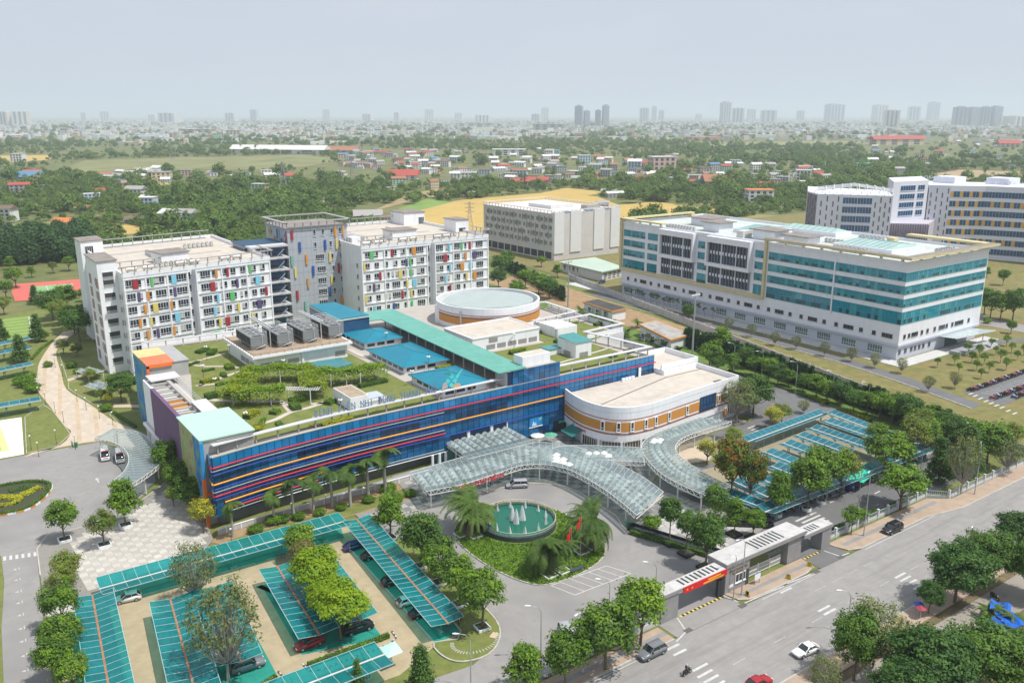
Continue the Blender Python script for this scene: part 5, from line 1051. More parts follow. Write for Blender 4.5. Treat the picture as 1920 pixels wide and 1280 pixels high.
# ================================================================ parking canopies
poly_t = M('teal_polycarbonate',(.008,.235,.27),.25,.2,.5,spec=.6,rnd=.16,trans=.56,transcol=(.30,.88,.82),stain=.25,sscale=.5,scol=(.05,.30,.33))
poly_b = M('blue_polycarbonate',(.01,.165,.225),.25,.18,.5,spec=.6,rnd=.2,trans=.35,transcol=(.2,.7,.7),stain=.35,sscale=.4,scol=(.12,.26,.30))
seam = M('canopy_seam',(.34,.47,.48),.5);gut = M('gutter',(.55,.53,.50),.7,.15,1.5);gut_r = M('gutter_rust',(.34,.17,.10),.8,.3,1.5)
post_t = M('teal_post',(.06,.30,.28),.5)
def canopy(label,a,b_,wl,wr,n,ze=(3.2,3.2),zg=2.85,mat=None,gm=None,joined=False,group='teal car park canopies',posts=5,pm=None):
 "V-shaped canopy: gutter line a-b, wings wl (left of travel) and wr wide"
 a,b_ = Vector((*a,0)),Vector((*b_,0));d = b_ - a;Ln = d.length;ang = math.atan2(d.y,d.x);mat = mat or poly_t
 t = thing('parking_canopy',label,'canopy',(a.x,a.y,0),ang,group)
 pw = Ln / n
 for side,w_,zz in ((1,wl,ze[0]),(-1,wr,ze[1])):
  if not w_: continue
  def pan(x0,x1,mb):
   y0,y1 = side * .12,side * w_
   P = [(x0,y0,zg),(x1,y0,zg),(x1,y1,zz),(x0,y1,zz)];Q = [(p[0],p[1],p[2] - .03) for p in P]
   F = [(0,1,2,3),(7,6,5,4),(0,4,5,1),(1,5,6,2),(2,6,7,3),(3,7,4,0)]
   if side < 0: F = [f[::-1] for f in F]
   mb.raw(P + Q,F,mat)
  if joined:
   mb = MB()
   for k in range(n): pan(k * pw + .03,(k + 1) * pw - .03,mb)
   mb.build('roof_panels',t)
  else:
   me = MB();pan(.03,pw - .03,me);me = me.mesh('roof_panel')
   for k in range(n): add('roof_panel',me,t,(k * pw,0,.004 * (k % 2)))
  sm = MB()
  for k in range(n + 1): sm.bar((k * pw,side * .1,zg + .02),(k * pw,side * w_,zz + .02),.06,.05,seam)
  sm.bar((0,side * w_,zz - .02),(Ln,side * w_,zz - .02),.08,.1,seam);sm.build('rafters',t)
 MB().bar((-.1,0,zg - .02),(Ln + .1,0,zg - .02),.28,.16,gm or gut).build('gutter',t)
 key = 'canopy_post_%.1f_%.1f' % (wl,wr)
 me = bpy.data.meshes.get(key)
 if not me:
  mb = MB();mb.bar((-.2,0,0),(-.2,0,zg),.12,.12,pm or post_t).bar((.2,0,0),(.2,0,zg),.12,.12,pm or post_t)
  for s_,w_,zz in ((1,wl,ze[0]),(-1,wr,ze[1])):
   if w_: mb.bar((0,0,zg - .9),(0,s_ * w_ * .8,zg + (zz - zg) * .75 - .1),.1,.12,pm or post_t)
  mb.box(-.5,-.25,0,.5,.25,.1,conc);me = mb.mesh(key)
 for k in range(posts): add('post',me,t,(Ln * (k + .5) / posts,0,.0))
 return t
bayf = M('bay_green',(.015,.25,.195),.7,.2,.6,stain=.3,sscale=.4,scol=(.015,.22,.18))
for lab,P in (('along the plaza',[(16.8,134.4),(57,133.8),(58.5,139),(17,139.1)]),('beside the left road',[(10.5,133.5),(17,133.4),(14.2,96),(9,96)]),('of the first canopy pair',[G(282,1158),G(319,1277),(24.5,98.4),(32.6,102),(34.3,125.6),(22,126.4)]),('of the second canopy pair',[G(489,1095),G(566,1227),(48.6,101.8),(50.4,125.6),(38,126.6)]),('beside the fountain drive',[(56,131),(54.3,96.2),(60,96),(62,134)])):
 sheet('parking_bay',P,.012,bayf,'green painted parking bays ' + lab,'parking bay')
canopy('long teal canopy along the plaza edge of the car park',(16.3,135.4),(57.8,134.5),3.4,2.7,22)
canopy('teal canopy beside the left road of the car park',(15.0,134.2),(12.1,104),3.0,2.6,18,gm=gut_r)
canopy('first teal canopy inside the car park, left half of its pair',(24.6,126.0),(21.2,99),3.2,3.0,15,gm=gut_r)
canopy('first teal canopy inside the car park, right half of its pair',(31.0,125.6),(28.4,104.2),2.9,3.2,12,gm=gut_r)
canopy('second teal canopy inside the car park, left half of its pair',(41.6,126.0),(39.6,103.8),3.0,3.0,13,gm=gut_r)
canopy('second teal canopy inside the car park, right half of its pair',(47.8,125.6),(46.0,103.8),2.8,3.0,13,gm=gut_r)
canopy('long teal canopy beside the fountain drive',(59.7,134.0),(56.2,95.6),2.6,2.7,26,gm=gut_r,posts=7)
canopy('teal canopy at the bottom edge of the car park',(20,94.6),(45.1,94.3),3.0,3.0,13)
tb = M('steel_blue_post',(.35,.42,.48),.5)
for lab,a,c,wl,wr,n in (('long blue canopy along the south side of the motorbike lot',(124.5,92.9),(181,92.4),2.2,2.0,30),('blue canopy along the north side of the motorbike lot',(150.6,118.6),(182,120.2),2.0,1.8,16),
 ('blue canopy along the east side of the motorbike lot',(182.6,120),(179.2,95),2.0,1.8,13),('blue canopy along the west side of the motorbike lot',(123.6,110.5),(125.5,95),2.0,2.0,9),('short blue canopy at the lot corner near the annex',(138.6,113.2),(146,115.2),1.8,1.8,4)):
 canopy(lab,a,c,wl,wr,n,(2.9,2.9),2.4,poly_b,joined=True,group='blue motorbike lot canopies',posts=8,pm=tb)
for k,(x,y0,y1,n) in enumerate(((176.6,116.6,103,8),(169.8,115.8,97.4,11),(163.2,114.6,101,8),(156.4,113.3,101,7),(148.6,112.4,100,7),(143.4,106.4,97,6),(136.4,108,98,6),(130.6,106,97,5))):
 canopy('blue inner canopy of the motorbike lot, %s from the service road' % ('first','second','third','fourth','fifth','sixth','seventh','eighth')[k],(x,y0),(x - .3,y1),2.5,2.2,n,(2.8,2.7),2.35,poly_b,joined=True,group='blue motorbike lot canopies',posts=4,pm=tb)
for k,(px0,py0,px1,py1) in enumerate(((0,648,58,634),(0,664,58,652),(0,697,62,682),(0,762,76,749))):
 a,c = G(px0,py0,2.6),G(px1,py1,2.6);a = (a[0] - 12,a[1] + (a[1] - c[1]) * .5)
 canopy('blue canopy of the far left lot, %s row from the path' % ('farthest','second','third','nearest')[k],a,c,2.2,2.2,9,(2.9,2.9),2.4,poly_b,group='far left lot canopies',posts=4)
for (y,lab) in ((226,''),):
 pass
# ================================================================ glass entrance canopies
gcan = M('canopy_glass_pale',(.25,.315,.335),.16,.14,.5,spec=.55,trans=.52,transcol=(.80,.92,.92),stain=.35,sscale=.5,scol=(.25,.33,.33))
gpyr = M('pyramid_glass',(.35,.405,.41),.5,.12,1.0,spec=.4,rnd=.25,trans=.45,transcol=(.82,.93,.92));gwht = M('pyramid_white',(.66,.66,.64),.5,.04)
trs = M('truss_white',(.66,.66,.63),.5,.06,.8)
def resample(P,n):
 P = [Vector((p[0],p[1],0)) for p in P];L_ = [0]
 for a,c in zip(P[:-1],P[1:]): L_.append(L_[-1] + (c - a).length)
 o = []
 for k in range(n):
  s_ = L_[-1] * k / (n - 1);i = max(j for j in range(len(L_)) if L_[j] <= s_ + 1e-9);i = min(i,len(P) - 2);t = (s_ - L_[i]) / (L_[i + 1] - L_[i]);o.append(P[i].lerp(P[i + 1],t))
 return o
PYR = {}
def pyr(sz,mat):
 if (sz,mat.name) not in PYR: s_ = sz / 2;PYR[(sz,mat.name)] = MB().raw([(-s_,-s_,0),(s_,-s_,0),(s_,s_,0),(-s_,s_,0),(0,0,sz * .4)],[(0,1,4),(1,2,4),(2,3,4),(3,0,4),(3,2,1,0)],mat).mesh('glass_pyramid')
 return PYR[(sz,mat.name)]
def glass_canopy(label,A,B,z,n,pyr_rows,truss=(True,False),posts=6,psz=1.45,margin=1.3,white=(),zt=.9,seams=True,skip=0,sc_=1.026,scb=0):
 A,B = [p * sc_ for p in resample(A,n)],[p * (scb or sc_) for p in resample(B,n)];up = Vector((0,0,1))
 t = thing('glass_canopy',label,'canopy',(0,0,0),group='glass canopies of the forecourt')
 g_ = MB();g_.strip([p + up * z for p in A],[p + up * z for p in B],gcan);g_.build('glass_roof',t)
 f_ = MB()
 if seams:
  for k in range(n): f_.bar(A[k] + up * (z + .03),B[k] + up * (z + .03),.035,.04,trs)
 for P in (A,B):
  for k in range(n - 1): f_.bar(P[k] + up * (z + .02),P[k + 1] + up * (z + .02),.09,.1,trs)
 f_.build('frame',t)
 for P,on_ in ((A,truss[0]),(B,truss[1])):
  if not on_: continue
  m_ = MB()
  for k in range(n - 1):
   p,q = P[k] + up * z,P[k + 1] + up * z;m = (p + q) / 2 - up * zt
   m_.bar(p,m,.1,.1,trs);m_.bar(m,q,.1,.1,trs)
   if k < n - 2: m_.bar(m,(P[k + 1] + P[k + 2]) / 2 + up * (z - zt),.13,.13,trs)
  m_.build('edge_truss',t)
 m_ = MB()
 for k in (0,n - 1): m_.bar(A[k] + up * (z - zt * .8),B[k] + up * (z - zt * .8),.12,.12,trs);m_.bar(A[k] + up * z,A[k].lerp(B[k],.5) + up * (z - zt * .8),.1,.1,trs);m_.bar(A[k].lerp(B[k],.5) + up * (z - zt * .8),B[k] + up * z,.1,.1,trs)
 m_.build('end_truss',t)
 pmsh = MB().tube([(0,0,0),(0,0,z - zt)],.16,8,trs).mesh('canopy_post')
 for k in range(posts):
  i = int((n - 1) * (k + .3) / posts);q = A[i].lerp(B[i],.12);add('canopy_post',pmsh,t,(q.x,q.y,.1))
  q = A[i].lerp(B[i],.85);add('canopy_post',pmsh,t,(q.x,q.y,.1))
 if pyr_rows:
  c_ = 0
  Ls = sum((A[k + 1].lerp(B[k + 1],.5) - A[k].lerp(B[k],.5)).length for k in range(n - 1));m = int(Ls / (psz * 1.12))
  for k in range(skip,m):
   s_ = (k + .5) / m * (n - 1);i = min(int(s_),n - 2);a = A[i].lerp(A[i + 1],s_ - i);b_ = B[i].lerp(B[i + 1],s_ - i);d = (A[i + 1] - A[i]);W_ = (b_ - a).length
   for r in range(pyr_rows):
    q = a.lerp(b_,(margin + psz * .55 + r * psz * 1.12) / W_ if W_ else .5);add('glass_pyramid',pyr(psz,gwht if (k,r) in white else gpyr),t,(q.x,q.y,z + .05),math.atan2(d.y,d.x))
 return t
glass_canopy('long curved glass canopy round the fountain drive',smooth([(72.8,130.9),(80.4,129.7),(89.2,130.2),(95.0,130.4),(99,128),(101.2,123.5),(101.3,116),(100.2,108),(98.4,100.6)],4),smooth([(73.3,138),(81,138.3),(90,138.6),(98,138.2),(104.5,135),(108.4,128),(109.2,118),(108.8,110),(107.2,102.8)],4),4.3,46,4,(True,False),9,1.5,1.7,scb=1.046,white={(19,1),(20,1),(19,0),(20,0),(21,0),(19,2)})
glass_canopy('square glass canopy joining the blue facade',[(87.6,139.4),(104.6,138.9)],[(88.4,149.3),(104.8,149.2)],4.4,12,5,(False,False),2,1.6,3.2)
glass_canopy('short glass canopy linking the two curved canopies',smooth([(108.9,124),(111.4,121.6),(116.4,117.2)],4),smooth([(105.5,134.2),(111,132.4),(121.3,123.4)],4),4.35,12,3,(True,False),2,1.5,2.2,white={(1,1),(2,1),(3,1),(3,0),(8,1)})
glass_canopy('curved glass canopy before the annex',smooth([(114.6,99.2),(114.4,105),(115.2,111.4),(118.6,119.4),(122.6,124.6),(130,128),(145.6,129.4)],4),smooth([(121.8,99.4),(122.2,105.3),(123.4,111.4),(125.6,117),(129,120.6),(135.3,122.8),(150,123.2)],4),4.25,34,3,(True,True),8,1.3,1.5,white={(18,0),(19,0),(19,1),(18,1)})
x0,y0 = 85.0,129.85
ks = thing('canopy_sign','red letters KHOA KHÁM BỆNH on the canopy edge','sign',(86.4,132.9,3.45),R(2.5))
add('letters',text_mesh('letters','KHOA KHÁM BỆNH',1.28,.08,M('sign_red',(.5,.02,.03))),ks,(0,-.25,0),rot=(R(86),0,0));MB().bar((-5.6,-.1,-.05),(5.6,-.1,-.05),.08,.08,trs).bar((-5.6,-.1,1.0),(5.6,-.1,1.0),.06,.06,trs).build('frame',ks)
# arc canopy over the ambulance bay on the left
glass_canopy('curved glass canopy over the ambulance bay',smooth([(27.4,201.6),(30.8,195),(31.4,186.4),(29,178.3),(24.8,172.8)],4),smooth([(32,205.8),(36,200.6),(37.4,190),(36.6,179.4),(31.5,172.8),(27.4,169.4)],4),4.6,26,0,(True,True),5,zt=.7,sc_=1.)
# small glass pavilions on the lawn
for k,(px,py) in enumerate(((168,695),(186,722))):
 x,y = G(px,py,2.5);b = MB();g_ = thing('glass_pavilion','small faceted glass pavilion on the lawn, %s one' % ('upper','lower')[k],'pavilion',(x,y,0),R(20),'glass pavilions')
 for i in range(2):
  for j in range(3): add('glass_pyramid',pyr(2.2,gpyr),g_,(i * 2.3 - 1.2,j * 2.3 - 2.3,2.4))
 MB().box(-2.4,-3.5,2.3,2.4,3.5,2.4,trs).build('frame',g_)
 for i in (-2.2,2.2):
  for j in (-3.2,3.2): MB().box(i - .08,j - .08,0,i + .08,j + .08,2.3,trs).build('post',g_)
# ================================================================ fountain
ISL = smooth([(74.5,124),(72.7,116),(73.4,107),(75.6,100.8),(79,99.0),(85,99.0),(91,100.9),(94.4,105),(95.9,112),(95.6,119.5),(92.6,126),(87.5,129.2),(81,128.6)],4,True)
o = MB().prism(ISL,-.05,.14,lawn_g).build('lawn');tag(o,'teardrop lawn island around the fountain','lawn',kind='structure');kerb(ISL,o,z1=.19)
FC = (86.0,119.6);FRd = 7.3
FN = thing('fountain','round fountain basin with green water and white jets','fountain',(*FC,.1))
dst = M('dark_stone',(.055,.065,.075),.5,.3,1.5)
def circ(r,n=40): return [(r * math.cos(2 * math.pi * k / n),r * math.sin(2 * math.pi * k / n)) for k in range(n)]
b = MB();C1,C2 = circ(FRd) + [circ(FRd)[0]],circ(FRd - .45) + [circ(FRd - .45)[0]]
b.strip([(*p,0) for p in C1],[(*p,.95) for p in C1],dst);b.strip([(*p,.95) for p in C1],[(*p,.95) for p in C2],dst);b.strip([(*p,.95) for p in C2],[(*p,.3) for p in C2],dst);b.build('basin',FN)
wt = bpy.data.materials.new('fountain_water');wt.use_nodes = True;nb = wt.node_tree.nodes['Principled BSDF'];nb.inputs['Base Color'].default_value = (.004,.115,.075,1);nb.inputs['Roughness'].default_value = .12;nb.inputs['Specular IOR Level'].default_value = .35
wn = wt.node_tree.nodes.new('ShaderNodeTexNoise');wn.inputs['Scale'].default_value = 3;wb_ = wt.node_tree.nodes.new('ShaderNodeBump');wb_.inputs['Strength'].default_value = .35;wb_.inputs['Distance'].default_value = .1;wt.node_tree.links.new(wn.outputs['Fac'],wb_.inputs['Height']);wt.node_tree.links.new(wb_.outputs[0],nb.inputs['Normal'])
MB().face([(*p,.78) for p in circ(FRd - .4)],wt).build('water',FN)
b = MB()
for k in range(28):
 a = 2 * math.pi * k / 28;b.bar((FRd * math.cos(a) * .985,FRd * math.sin(a) * .985,.9),(FRd * math.cos(a) * .985,FRd * math.sin(a) * .985,1.75),.05,.05,frame_g)
b.tube([(*[c * .985 for c in p],1.75) for p in C1],.05,5,M('rail_cream',(.60,.56,.40),.5));b.tube([(*[c * .985 for c in p],1.35) for p in C1],.03,4,M('rail_cream',(.6,.56,.4)));b.build('railing',FN)
spray = M('spray_white',(.80,.83,.84),.9,.1,3,trans=.35)
def jet(h,r,seed):
 q = random.Random(seed);b = MB()
 for s_ in range(5):
  ox,oy = q.uniform(-.3,.3) * r,q.uniform(-.3,.3) * r;hh = h * q.uniform(.65,1)
  b.tube([(ox * 2,oy * 2,0),(ox * 1.4,oy * 1.4,hh * .35),(ox,oy,hh * .75),(ox * .4,oy * .4,hh)],[r * .75,r * .6,r * .35,.03],7,spray)
 for s_ in range(40):
  a,d = q.uniform(0,6.28),q.uniform(.3,1.5) * r;z = q.uniform(0,.7) * h * (1.2 - d / (1.6 * r));b.box(d * math.cos(a),d * math.sin(a),max(0,z),d * math.cos(a) + .06,d * math.sin(a) + .06,max(0,z) + .09,spray)
 return b.mesh('water_jet')
for k,(dx,dy) in enumerate(((-.6,.9),(.9,-.3),(-.9,-.9))): add('water_jet',jet(3.4,.5,k),FN,(dx,dy,.78))
jm = jet(1.7,.26,9)
for k in range(12): a = 2 * math.pi * (k + .3) / 12;add('water_jet',jm,FN,(5.5 * math.cos(a),5.5 * math.sin(a),.78),k)
# flags
flag_r = M('flag_red',(.62,.02,.015),.7,.1,1);flag_y = M('flag_yellow',(.75,.52,.02),.6)
for k,(px,py,hh) in enumerate(((1070,1067,8.2),(1088,1046,8.4))):
 x,y = G(px,py);f_ = thing('flagpole',('red flag hanging on the left pole' if k == 0 else 'red flag with yellow star on the right pole') + ' by the fountain','flag',(x,y,.1),0,'flagpoles by the fountain')
 MB().tube([(0,0,0),(0,0,hh)],[.07,.045],8,frame_g).build('pole',f_)
 b = MB();A,B = [],[]
 for i in range(9): t = i / 8;A.append((-1.5 * t,-.75 * t + .16 * math.sin(t * 7),hh - .3 - .9 * t));B.append((-1.35 * t,-.7 * t + .16 * math.sin(t * 7 + .6),hh - 1.7 - 1.1 * t + .25 * t * t))
 b.strip(A,B,flag_r,True);fl_ = b.build('flag',f_)
 if k: 
  st = [(math.cos(R(90 + 36 * i)) * (.36 if i % 2 == 0 else .15),math.sin(R(90 + 36 * i)) * (.36 if i % 2 == 0 else .15)) for i in range(10)]
  MB().face([(-.8 + p[0] * .85,-.40 - .06 + p[0] * .42,hh - 1.7 + p[1]) for p in st],flag_y).build('star',fl_)
# black kerb stones and dark bench near the flags
x,y = G(1082,1070);MB().box(-1.5,-.4,.1,1.5,.4,.5,dst).build('stone_bench');tag(bpy.data.objects['stone_bench'],'low dark stone bench at the lawn edge below the flags','bench');bpy.data.objects['stone_bench'].location = (x,y,.05)
# ================================================================ gate
gran = M('granite_grey',(.27,.265,.27),.5,.14,.8,stain=.3,sscale=.5,scol=(.20,.197,.20));gtop = M('gate_roof',(.50,.49,.485),.85,.12,.5,stain=.6,sscale=.45,scol=(.27,.25,.24))
slot_m = M('slot_dark',(.045,.055,.06),.6)
GT = thing('gate','grey granite entrance gate with louvred flat roofs and white sliding gate','gate',(0,80.4,0))
MB().box(84.7,0,-.1,88.3,2.4,4.3,gran).build('pier',GT)
b = MB();b.box(84.5,-.2,4.3,98.9,2.4,4.85,gran);b.box(84.6,-.1,4.85,98.8,2.3,4.88,gtop);b.build('roof',GT)
for k in range(9): MB().box(89.6 + k * .95,.35,4.87,90.0 + k * .95,2.0,4.91,slot_m).build('roof_slot',GT)
MB().box(99,0,-.1,104.8,3.8,4.8,gran).build('gatehouse',GT);MB().box(115.2,.3,-.1,118.9,3.8,4.8,gran).build('pier',GT)
b = MB();b.box(98.9,-.25,4.8,119.3,4.0,5.45,gran);b.box(99,-.15,5.45,119.2,3.9,5.48,gtop);b.build('roof',GT)
for k in range(8): MB().box(107.2 + k * .95,.5,5.47,107.6 + k * .95,3.2,5.51,slot_m).build('roof_slot',GT)
MB().box(118.9,-.2,3.9,127.2,2.5,4.5,gran).box(119,-.1,4.5,127.1,2.4,4.53,gtop).build('roof',GT)
for k in range(5): MB().box(120.4 + k * .8,.4,4.52,120.75 + k * .8,1.9,4.56,slot_m).build('roof_slot',GT)
MB().box(124.4,0,-.1,127,2.3,3.9,gran).build('pier',GT)
add('window',window_mesh('window',2.4,1.5,3,low=0,gl=glass_d,fr=white_f),GT,(102.6,-.01,1.4));MB().box(104.0,-.06,.2,104.7,0,3.0,slot_m).build('door',GT)
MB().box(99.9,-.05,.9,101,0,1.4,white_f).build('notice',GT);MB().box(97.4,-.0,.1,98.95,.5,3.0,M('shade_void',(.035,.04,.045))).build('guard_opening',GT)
b = MB()
for k in range(3):
 x0 = 105.6 + k * 3.0
 for z in (.25,1.0,1.75): b.box(x0,1.2,z,x0 + 2.95,1.28,z + .1,white_f)
 for j in range(13): b.box(x0 + j * .24,1.21,.2,x0 + .07 + j * .24,1.27,1.8,white_f)
 b.box(x0 - .02,1.15,.1,x0 + .12,1.33,2.05,white_f)
b.build('sliding_gate',GT);MB().box(105.2,2.9,.1,115,3.6,4.7,M('gate_back',(.30,.295,.29),.8)).build('back_wall',GT) if False else None
MB().box(109.2,-.05,3.4,112.6,.1,4.0,slot_m).build('display_strip',GT)
MB().box(89,-.33,3.85,98.9,-.21,4.9,M('banner_red',(.62,.012,.02),.6,.06)).build('banner',GT)
gold_l = M('banner_gold',(.80,.45,.03),.5)
MB().box(93.4,-.345,4.02,98.2,-.33,4.28,gold_l).box(94.4,-.346,4.42,97.4,-.331,4.66,gold_l).build('banner_lettering',GT)
for k,x in enumerate((89.8,90.9)): st = [(math.cos(R(90 + 36 * i)) * (.26 if i % 2 == 0 else .11),math.sin(R(90 + 36 * i)) * (.26 if i % 2 == 0 else .11)) for i in range(10)];MB().face([(x + p[0],-.34,4.36 + p[1]) for p in st],gold_l).build('banner_star',GT)
brz = M('bronze_letters',(.30,.22,.12),.4,.1,1,metal=.5)
add('letters',text_mesh('letters','BỆNH VIỆN NHI ĐỒNG',.42,.04,brz),GT,(102,-.05,3.7),rot=(R(90),0,0));add('letters',text_mesh('letters','THÀNH PHỐ',.5,.04,brz),GT,(102,-.05,3.1),rot=(R(90),0,0))
ntc = thing('notice_board','white notice board on legs beside the sliding gate','notice board',(105.9,79.5,.14));MB().box(-.7,-.04,.8,.7,.04,1.9,white_f).build('board',ntc);MB().box(-.6,-.05,0,-.5,.05,.8,frame_g).box(.5,-.05,0,.6,.05,.8,frame_g).build('legs',ntc);MB().box(-.72,-.05,1.9,.72,.05,2.0,M('board_blue',(.03,.12,.4),.5)).build('header',ntc)
for k,(px,py) in enumerate(((1401,1117),(1478,1085),(1517,1062))):
 x,y = G(px,py,.14);s_ = thing('folding_sign','small yellow folding sign on the pavement island, %s one' % ('left','middle','right')[k],'sign',(x,y,.14),.3 * k,'yellow folding signs');MB().bar((0,-.25,0),(0,0,.9),.6,.04,M('sign_yellow',(.62,.48,.06),.6),up=(1,0,0)).build('front',s_);MB().bar((0,.25,0),(0,0,.9),.6,.04,M('sign_yellow',(.62,.48,.06)),up=(1,0,0)).build('back',s_)
# fences
def fence(label,pts,h=1.7):
 f_ = thing('fence',label,'fence',(0,0,0));wl_ = MB();br = MB()
 for a,c in zip(pts[:-1],pts[1:]):
  wl_.bar((*a,.3),(*c,.3),.25,.6,M('fence_wall',(.52,.53,.53),.8,.1,.6));a_,c_ = Vector((*a,0)),Vector((*c,0));n = int((c_ - a_).length / .35)
  for z in (.8,1.5): br.bar((*a,z),(*c,z),.06,.08,M('fence_rail',(.44,.50,.52),.6))
  for k in range(n): q = a_.lerp(c_,k / n);br.box(q.x - .03,q.y - .03,.6,q.x + .03,q.y + .03,1.6,M('fence_rail',(.44,.5,.52)))
 wl_.build('base_wall',f_);br.build('railing',f_)
 me = MB().box(-.22,-.22,0,.22,.22,1.95,M('fence_post',(.56,.57,.57),.7,.1,.6)).mesh('fence_post')
 for a,c in zip(pts[:-1],pts[1:]):
  a_,c_ = Vector((*a,0)),Vector((*c,0));n = max(1,int((c_ - a_).length / 3.2))
  for k in range(n): q = a_.lerp(c_,k / n);add('fence_post',me,f_,(q.x,q.y,0))
fence('grey railed fence east of the gate',[(127.4,81.9),(160.6,81.6),(163.8,78.5),(198,78.1)])
fence('grey railed fence west of the gate',[(30,81),(84.4,81)])
# boundary wall
bw_m = M('stained_wall',(.50,.49,.50),.9,.14,.4,stain=.7,sscale=.5,scol=(.27,.255,.26))
BWl = thing('boundary_wall','long stained concrete wall between the two compounds','wall',(0,0,0))
a_,c_ = Vector((251,308,0)),Vector((199,79.5,0));n = 56
for k in range(n):
 p,q = a_.lerp(c_,k / n),a_.lerp(c_,(k + .97) / n);MB().bar((p.x,p.y,1.35),(q.x,q.y,1.35),.25,2.7,bw_m).build('wall_panel',BWl);r_ = a_.lerp(c_,k / n);add('pillar',bpy.data.meshes.get('wall_pillar') or MB().box(-.2,-.2,0,.2,.2,2.95,bw_m).mesh('wall_pillar'),BWl,(r_.x,r_.y,0))
# planters along the forecourt
blk = M('black_granite',(.02,.021,.023),.3,.2,1)
for lab,a,c,w_ in (('long black granite water trough left of the forecourt',(102.2,106),(108.6,87.6),1.9),('black granite planter wall right of the forecourt',(113.4,100.5),(124.5,91),1.3)):
 t = thing('granite_planter',lab,'planter',(0,0,0),group='black granite planters');d = Vector((c[0] - a[0],c[1] - a[1],0)).normalized();nn = Vector((-d.y,d.x,0))
 for s_ in (-1,1): p,q = Vector((*a,.5)) + nn * s_ * w_ / 2,Vector((*c,.5)) + nn * s_ * w_ / 2;MB().bar(p,q,.25,.85,blk).build('side',t)
 MB().bar((*a,.35),(*c,.35),w_ - .3,.1,M('slate_water',(.05,.06,.075),.15,.2,1)).build('trough',t)
 for e in (a,c): MB().bar(Vector((*e,.5)) - nn * w_ / 2,Vector((*e,.5)) + nn * w_ / 2,.24,.84,blk).build('end',t)
# ================================================================ vegetation
bark = M('bark',(.155,.12,.085),.95,.25,2.0);bark_l = M('pale_bark',(.36,.34,.31),.9,.15,1.5)
LM = {'mid': leafmat('leaf_mid','436426','6f9134'),'bright': leafmat('leaf_bright','548020','8db032'),'dark': leafmat('leaf_dark','3a5d29','5d8339'),'olive': leafmat('leaf_olive','62703a','95974a'),
 'lime': leafmat('leaf_lime','6f9a14','a3bd1f',.4),'rust': leafmat('leaf_rust','48652a','9a6a24'),'yellow': leafmat('leaf_yellow','b9b81e','d9d632',.3),'dry': leafmat('leaf_dry','77663c','8f8550'),'palm': leafmat('leaf_palm','3a5c28','6a8638'),'grey': leafmat('leaf_grey','65784a','8d9a62'),
 'cyp': leafmat('leaf_cypress','24461f','3d662c',.2),'forest': leafmat('leaf_forest','45682f','74933f',.3),'forest2': leafmat('leaf_forest2','587a33','93a850',.3),'hedge': leafmat('leaf_hedge','3f6a14','6f9420'),'grass': leafmat('leaf_cover','4f7d14','8bb022'),'fd': leafmat('leaf_forest_dark','30502a','4a6e38',.25)}
def unit(a): return a / np.maximum(np.linalg.norm(a,axis=1,keepdims=True),1e-6)
def leaf_quads(C,Nrm,size,r,asp=1.5,bend=.0):
 n = len(C);up = r.normal(size=(n,3));T1 = unit(np.cross(Nrm,up));T2 = unit(np.cross(Nrm,T1))
 s = size * r.uniform(.6,1.4,(n,1));a = T1 * s * asp * .5;b = T2 * s * .5
 return np.stack([C - a * .9 - b * .15,C - b * .75,C + a,C + b * .75],1)
def crown(name,seed,mats,rx,rz,cz,nc,npc,leaf,cr,shape='ball',mixp=None,low=-.55,ry=None):
 r = np.random.RandomState(seed);d = unit(r.normal(size=(nc * 4,3)));d = d[d[:,2] > low][:nc]
 rad = r.uniform(.45,1.0,(len(d),1)) ** .6
 if shape == 'cone':
  h = r.uniform(0,1,len(d)) ** 1.4;a = r.uniform(0,6.283,len(d));rr = (1 - h) * r.uniform(.5,1.05,len(d)) + .06;P = np.stack([np.cos(a) * rr * rx,np.sin(a) * rr * rx,cz - rz + 2 * rz * h],1)
 elif shape == 'column':
  h = r.uniform(0,1,len(d));a = r.uniform(0,6.283,len(d));rr = np.clip(1.15 * (1 - h ** 3),.08,1) * r.uniform(.6,1,len(d));P = np.stack([np.cos(a) * rr * rx,np.sin(a) * rr * rx,cz - rz + 2 * rz * h],1)
 elif shape == 'layer':
  h = r.randint(0,4,len(d)) / 3.;a = r.uniform(0,6.283,len(d));rr = np.sqrt(r.uniform(0,1,len(d))) * (1 - .62 * h);P = np.stack([np.cos(a) * rr * rx,np.sin(a) * rr * rx,cz - rz * .75 + 1.6 * rz * h + r.normal(0,.12,len(d))],1)
 else:
  lob = 1 + .22 * np.sin(d[:,:1] * 5 + seed) * np.cos(d[:,1:2] * 4 + seed * 2);P = d * rad * lob * np.array([[rx,ry or rx,rz]]) + np.array([[0,0,cz]])
 n = len(P);off = r.normal(size=(n,npc,3)) * cr * np.array([1,1,.62])
 C = (P[:,None,:] + off).reshape(-1,3);outw = unit(P - np.array([[0,0,cz - rz * .3]]));O = np.repeat(outw,npc,0)
 N_ = unit(.6 * unit(off.reshape(-1,3)) + .55 * O + np.array([[0,0,.5]]) + .5 * r.normal(size=(n * npc,3)))
 V = leaf_quads(C,N_,leaf,r)
 mi = None
 if len(mats) > 1: mi = np.repeat((r.uniform(size=n) < (mixp or .3)).astype(np.int32),npc);mi = np.where(r.uniform(size=len(mi)) < .15,1 - mi,mi)
 return quads(name,V,mats,mi),P
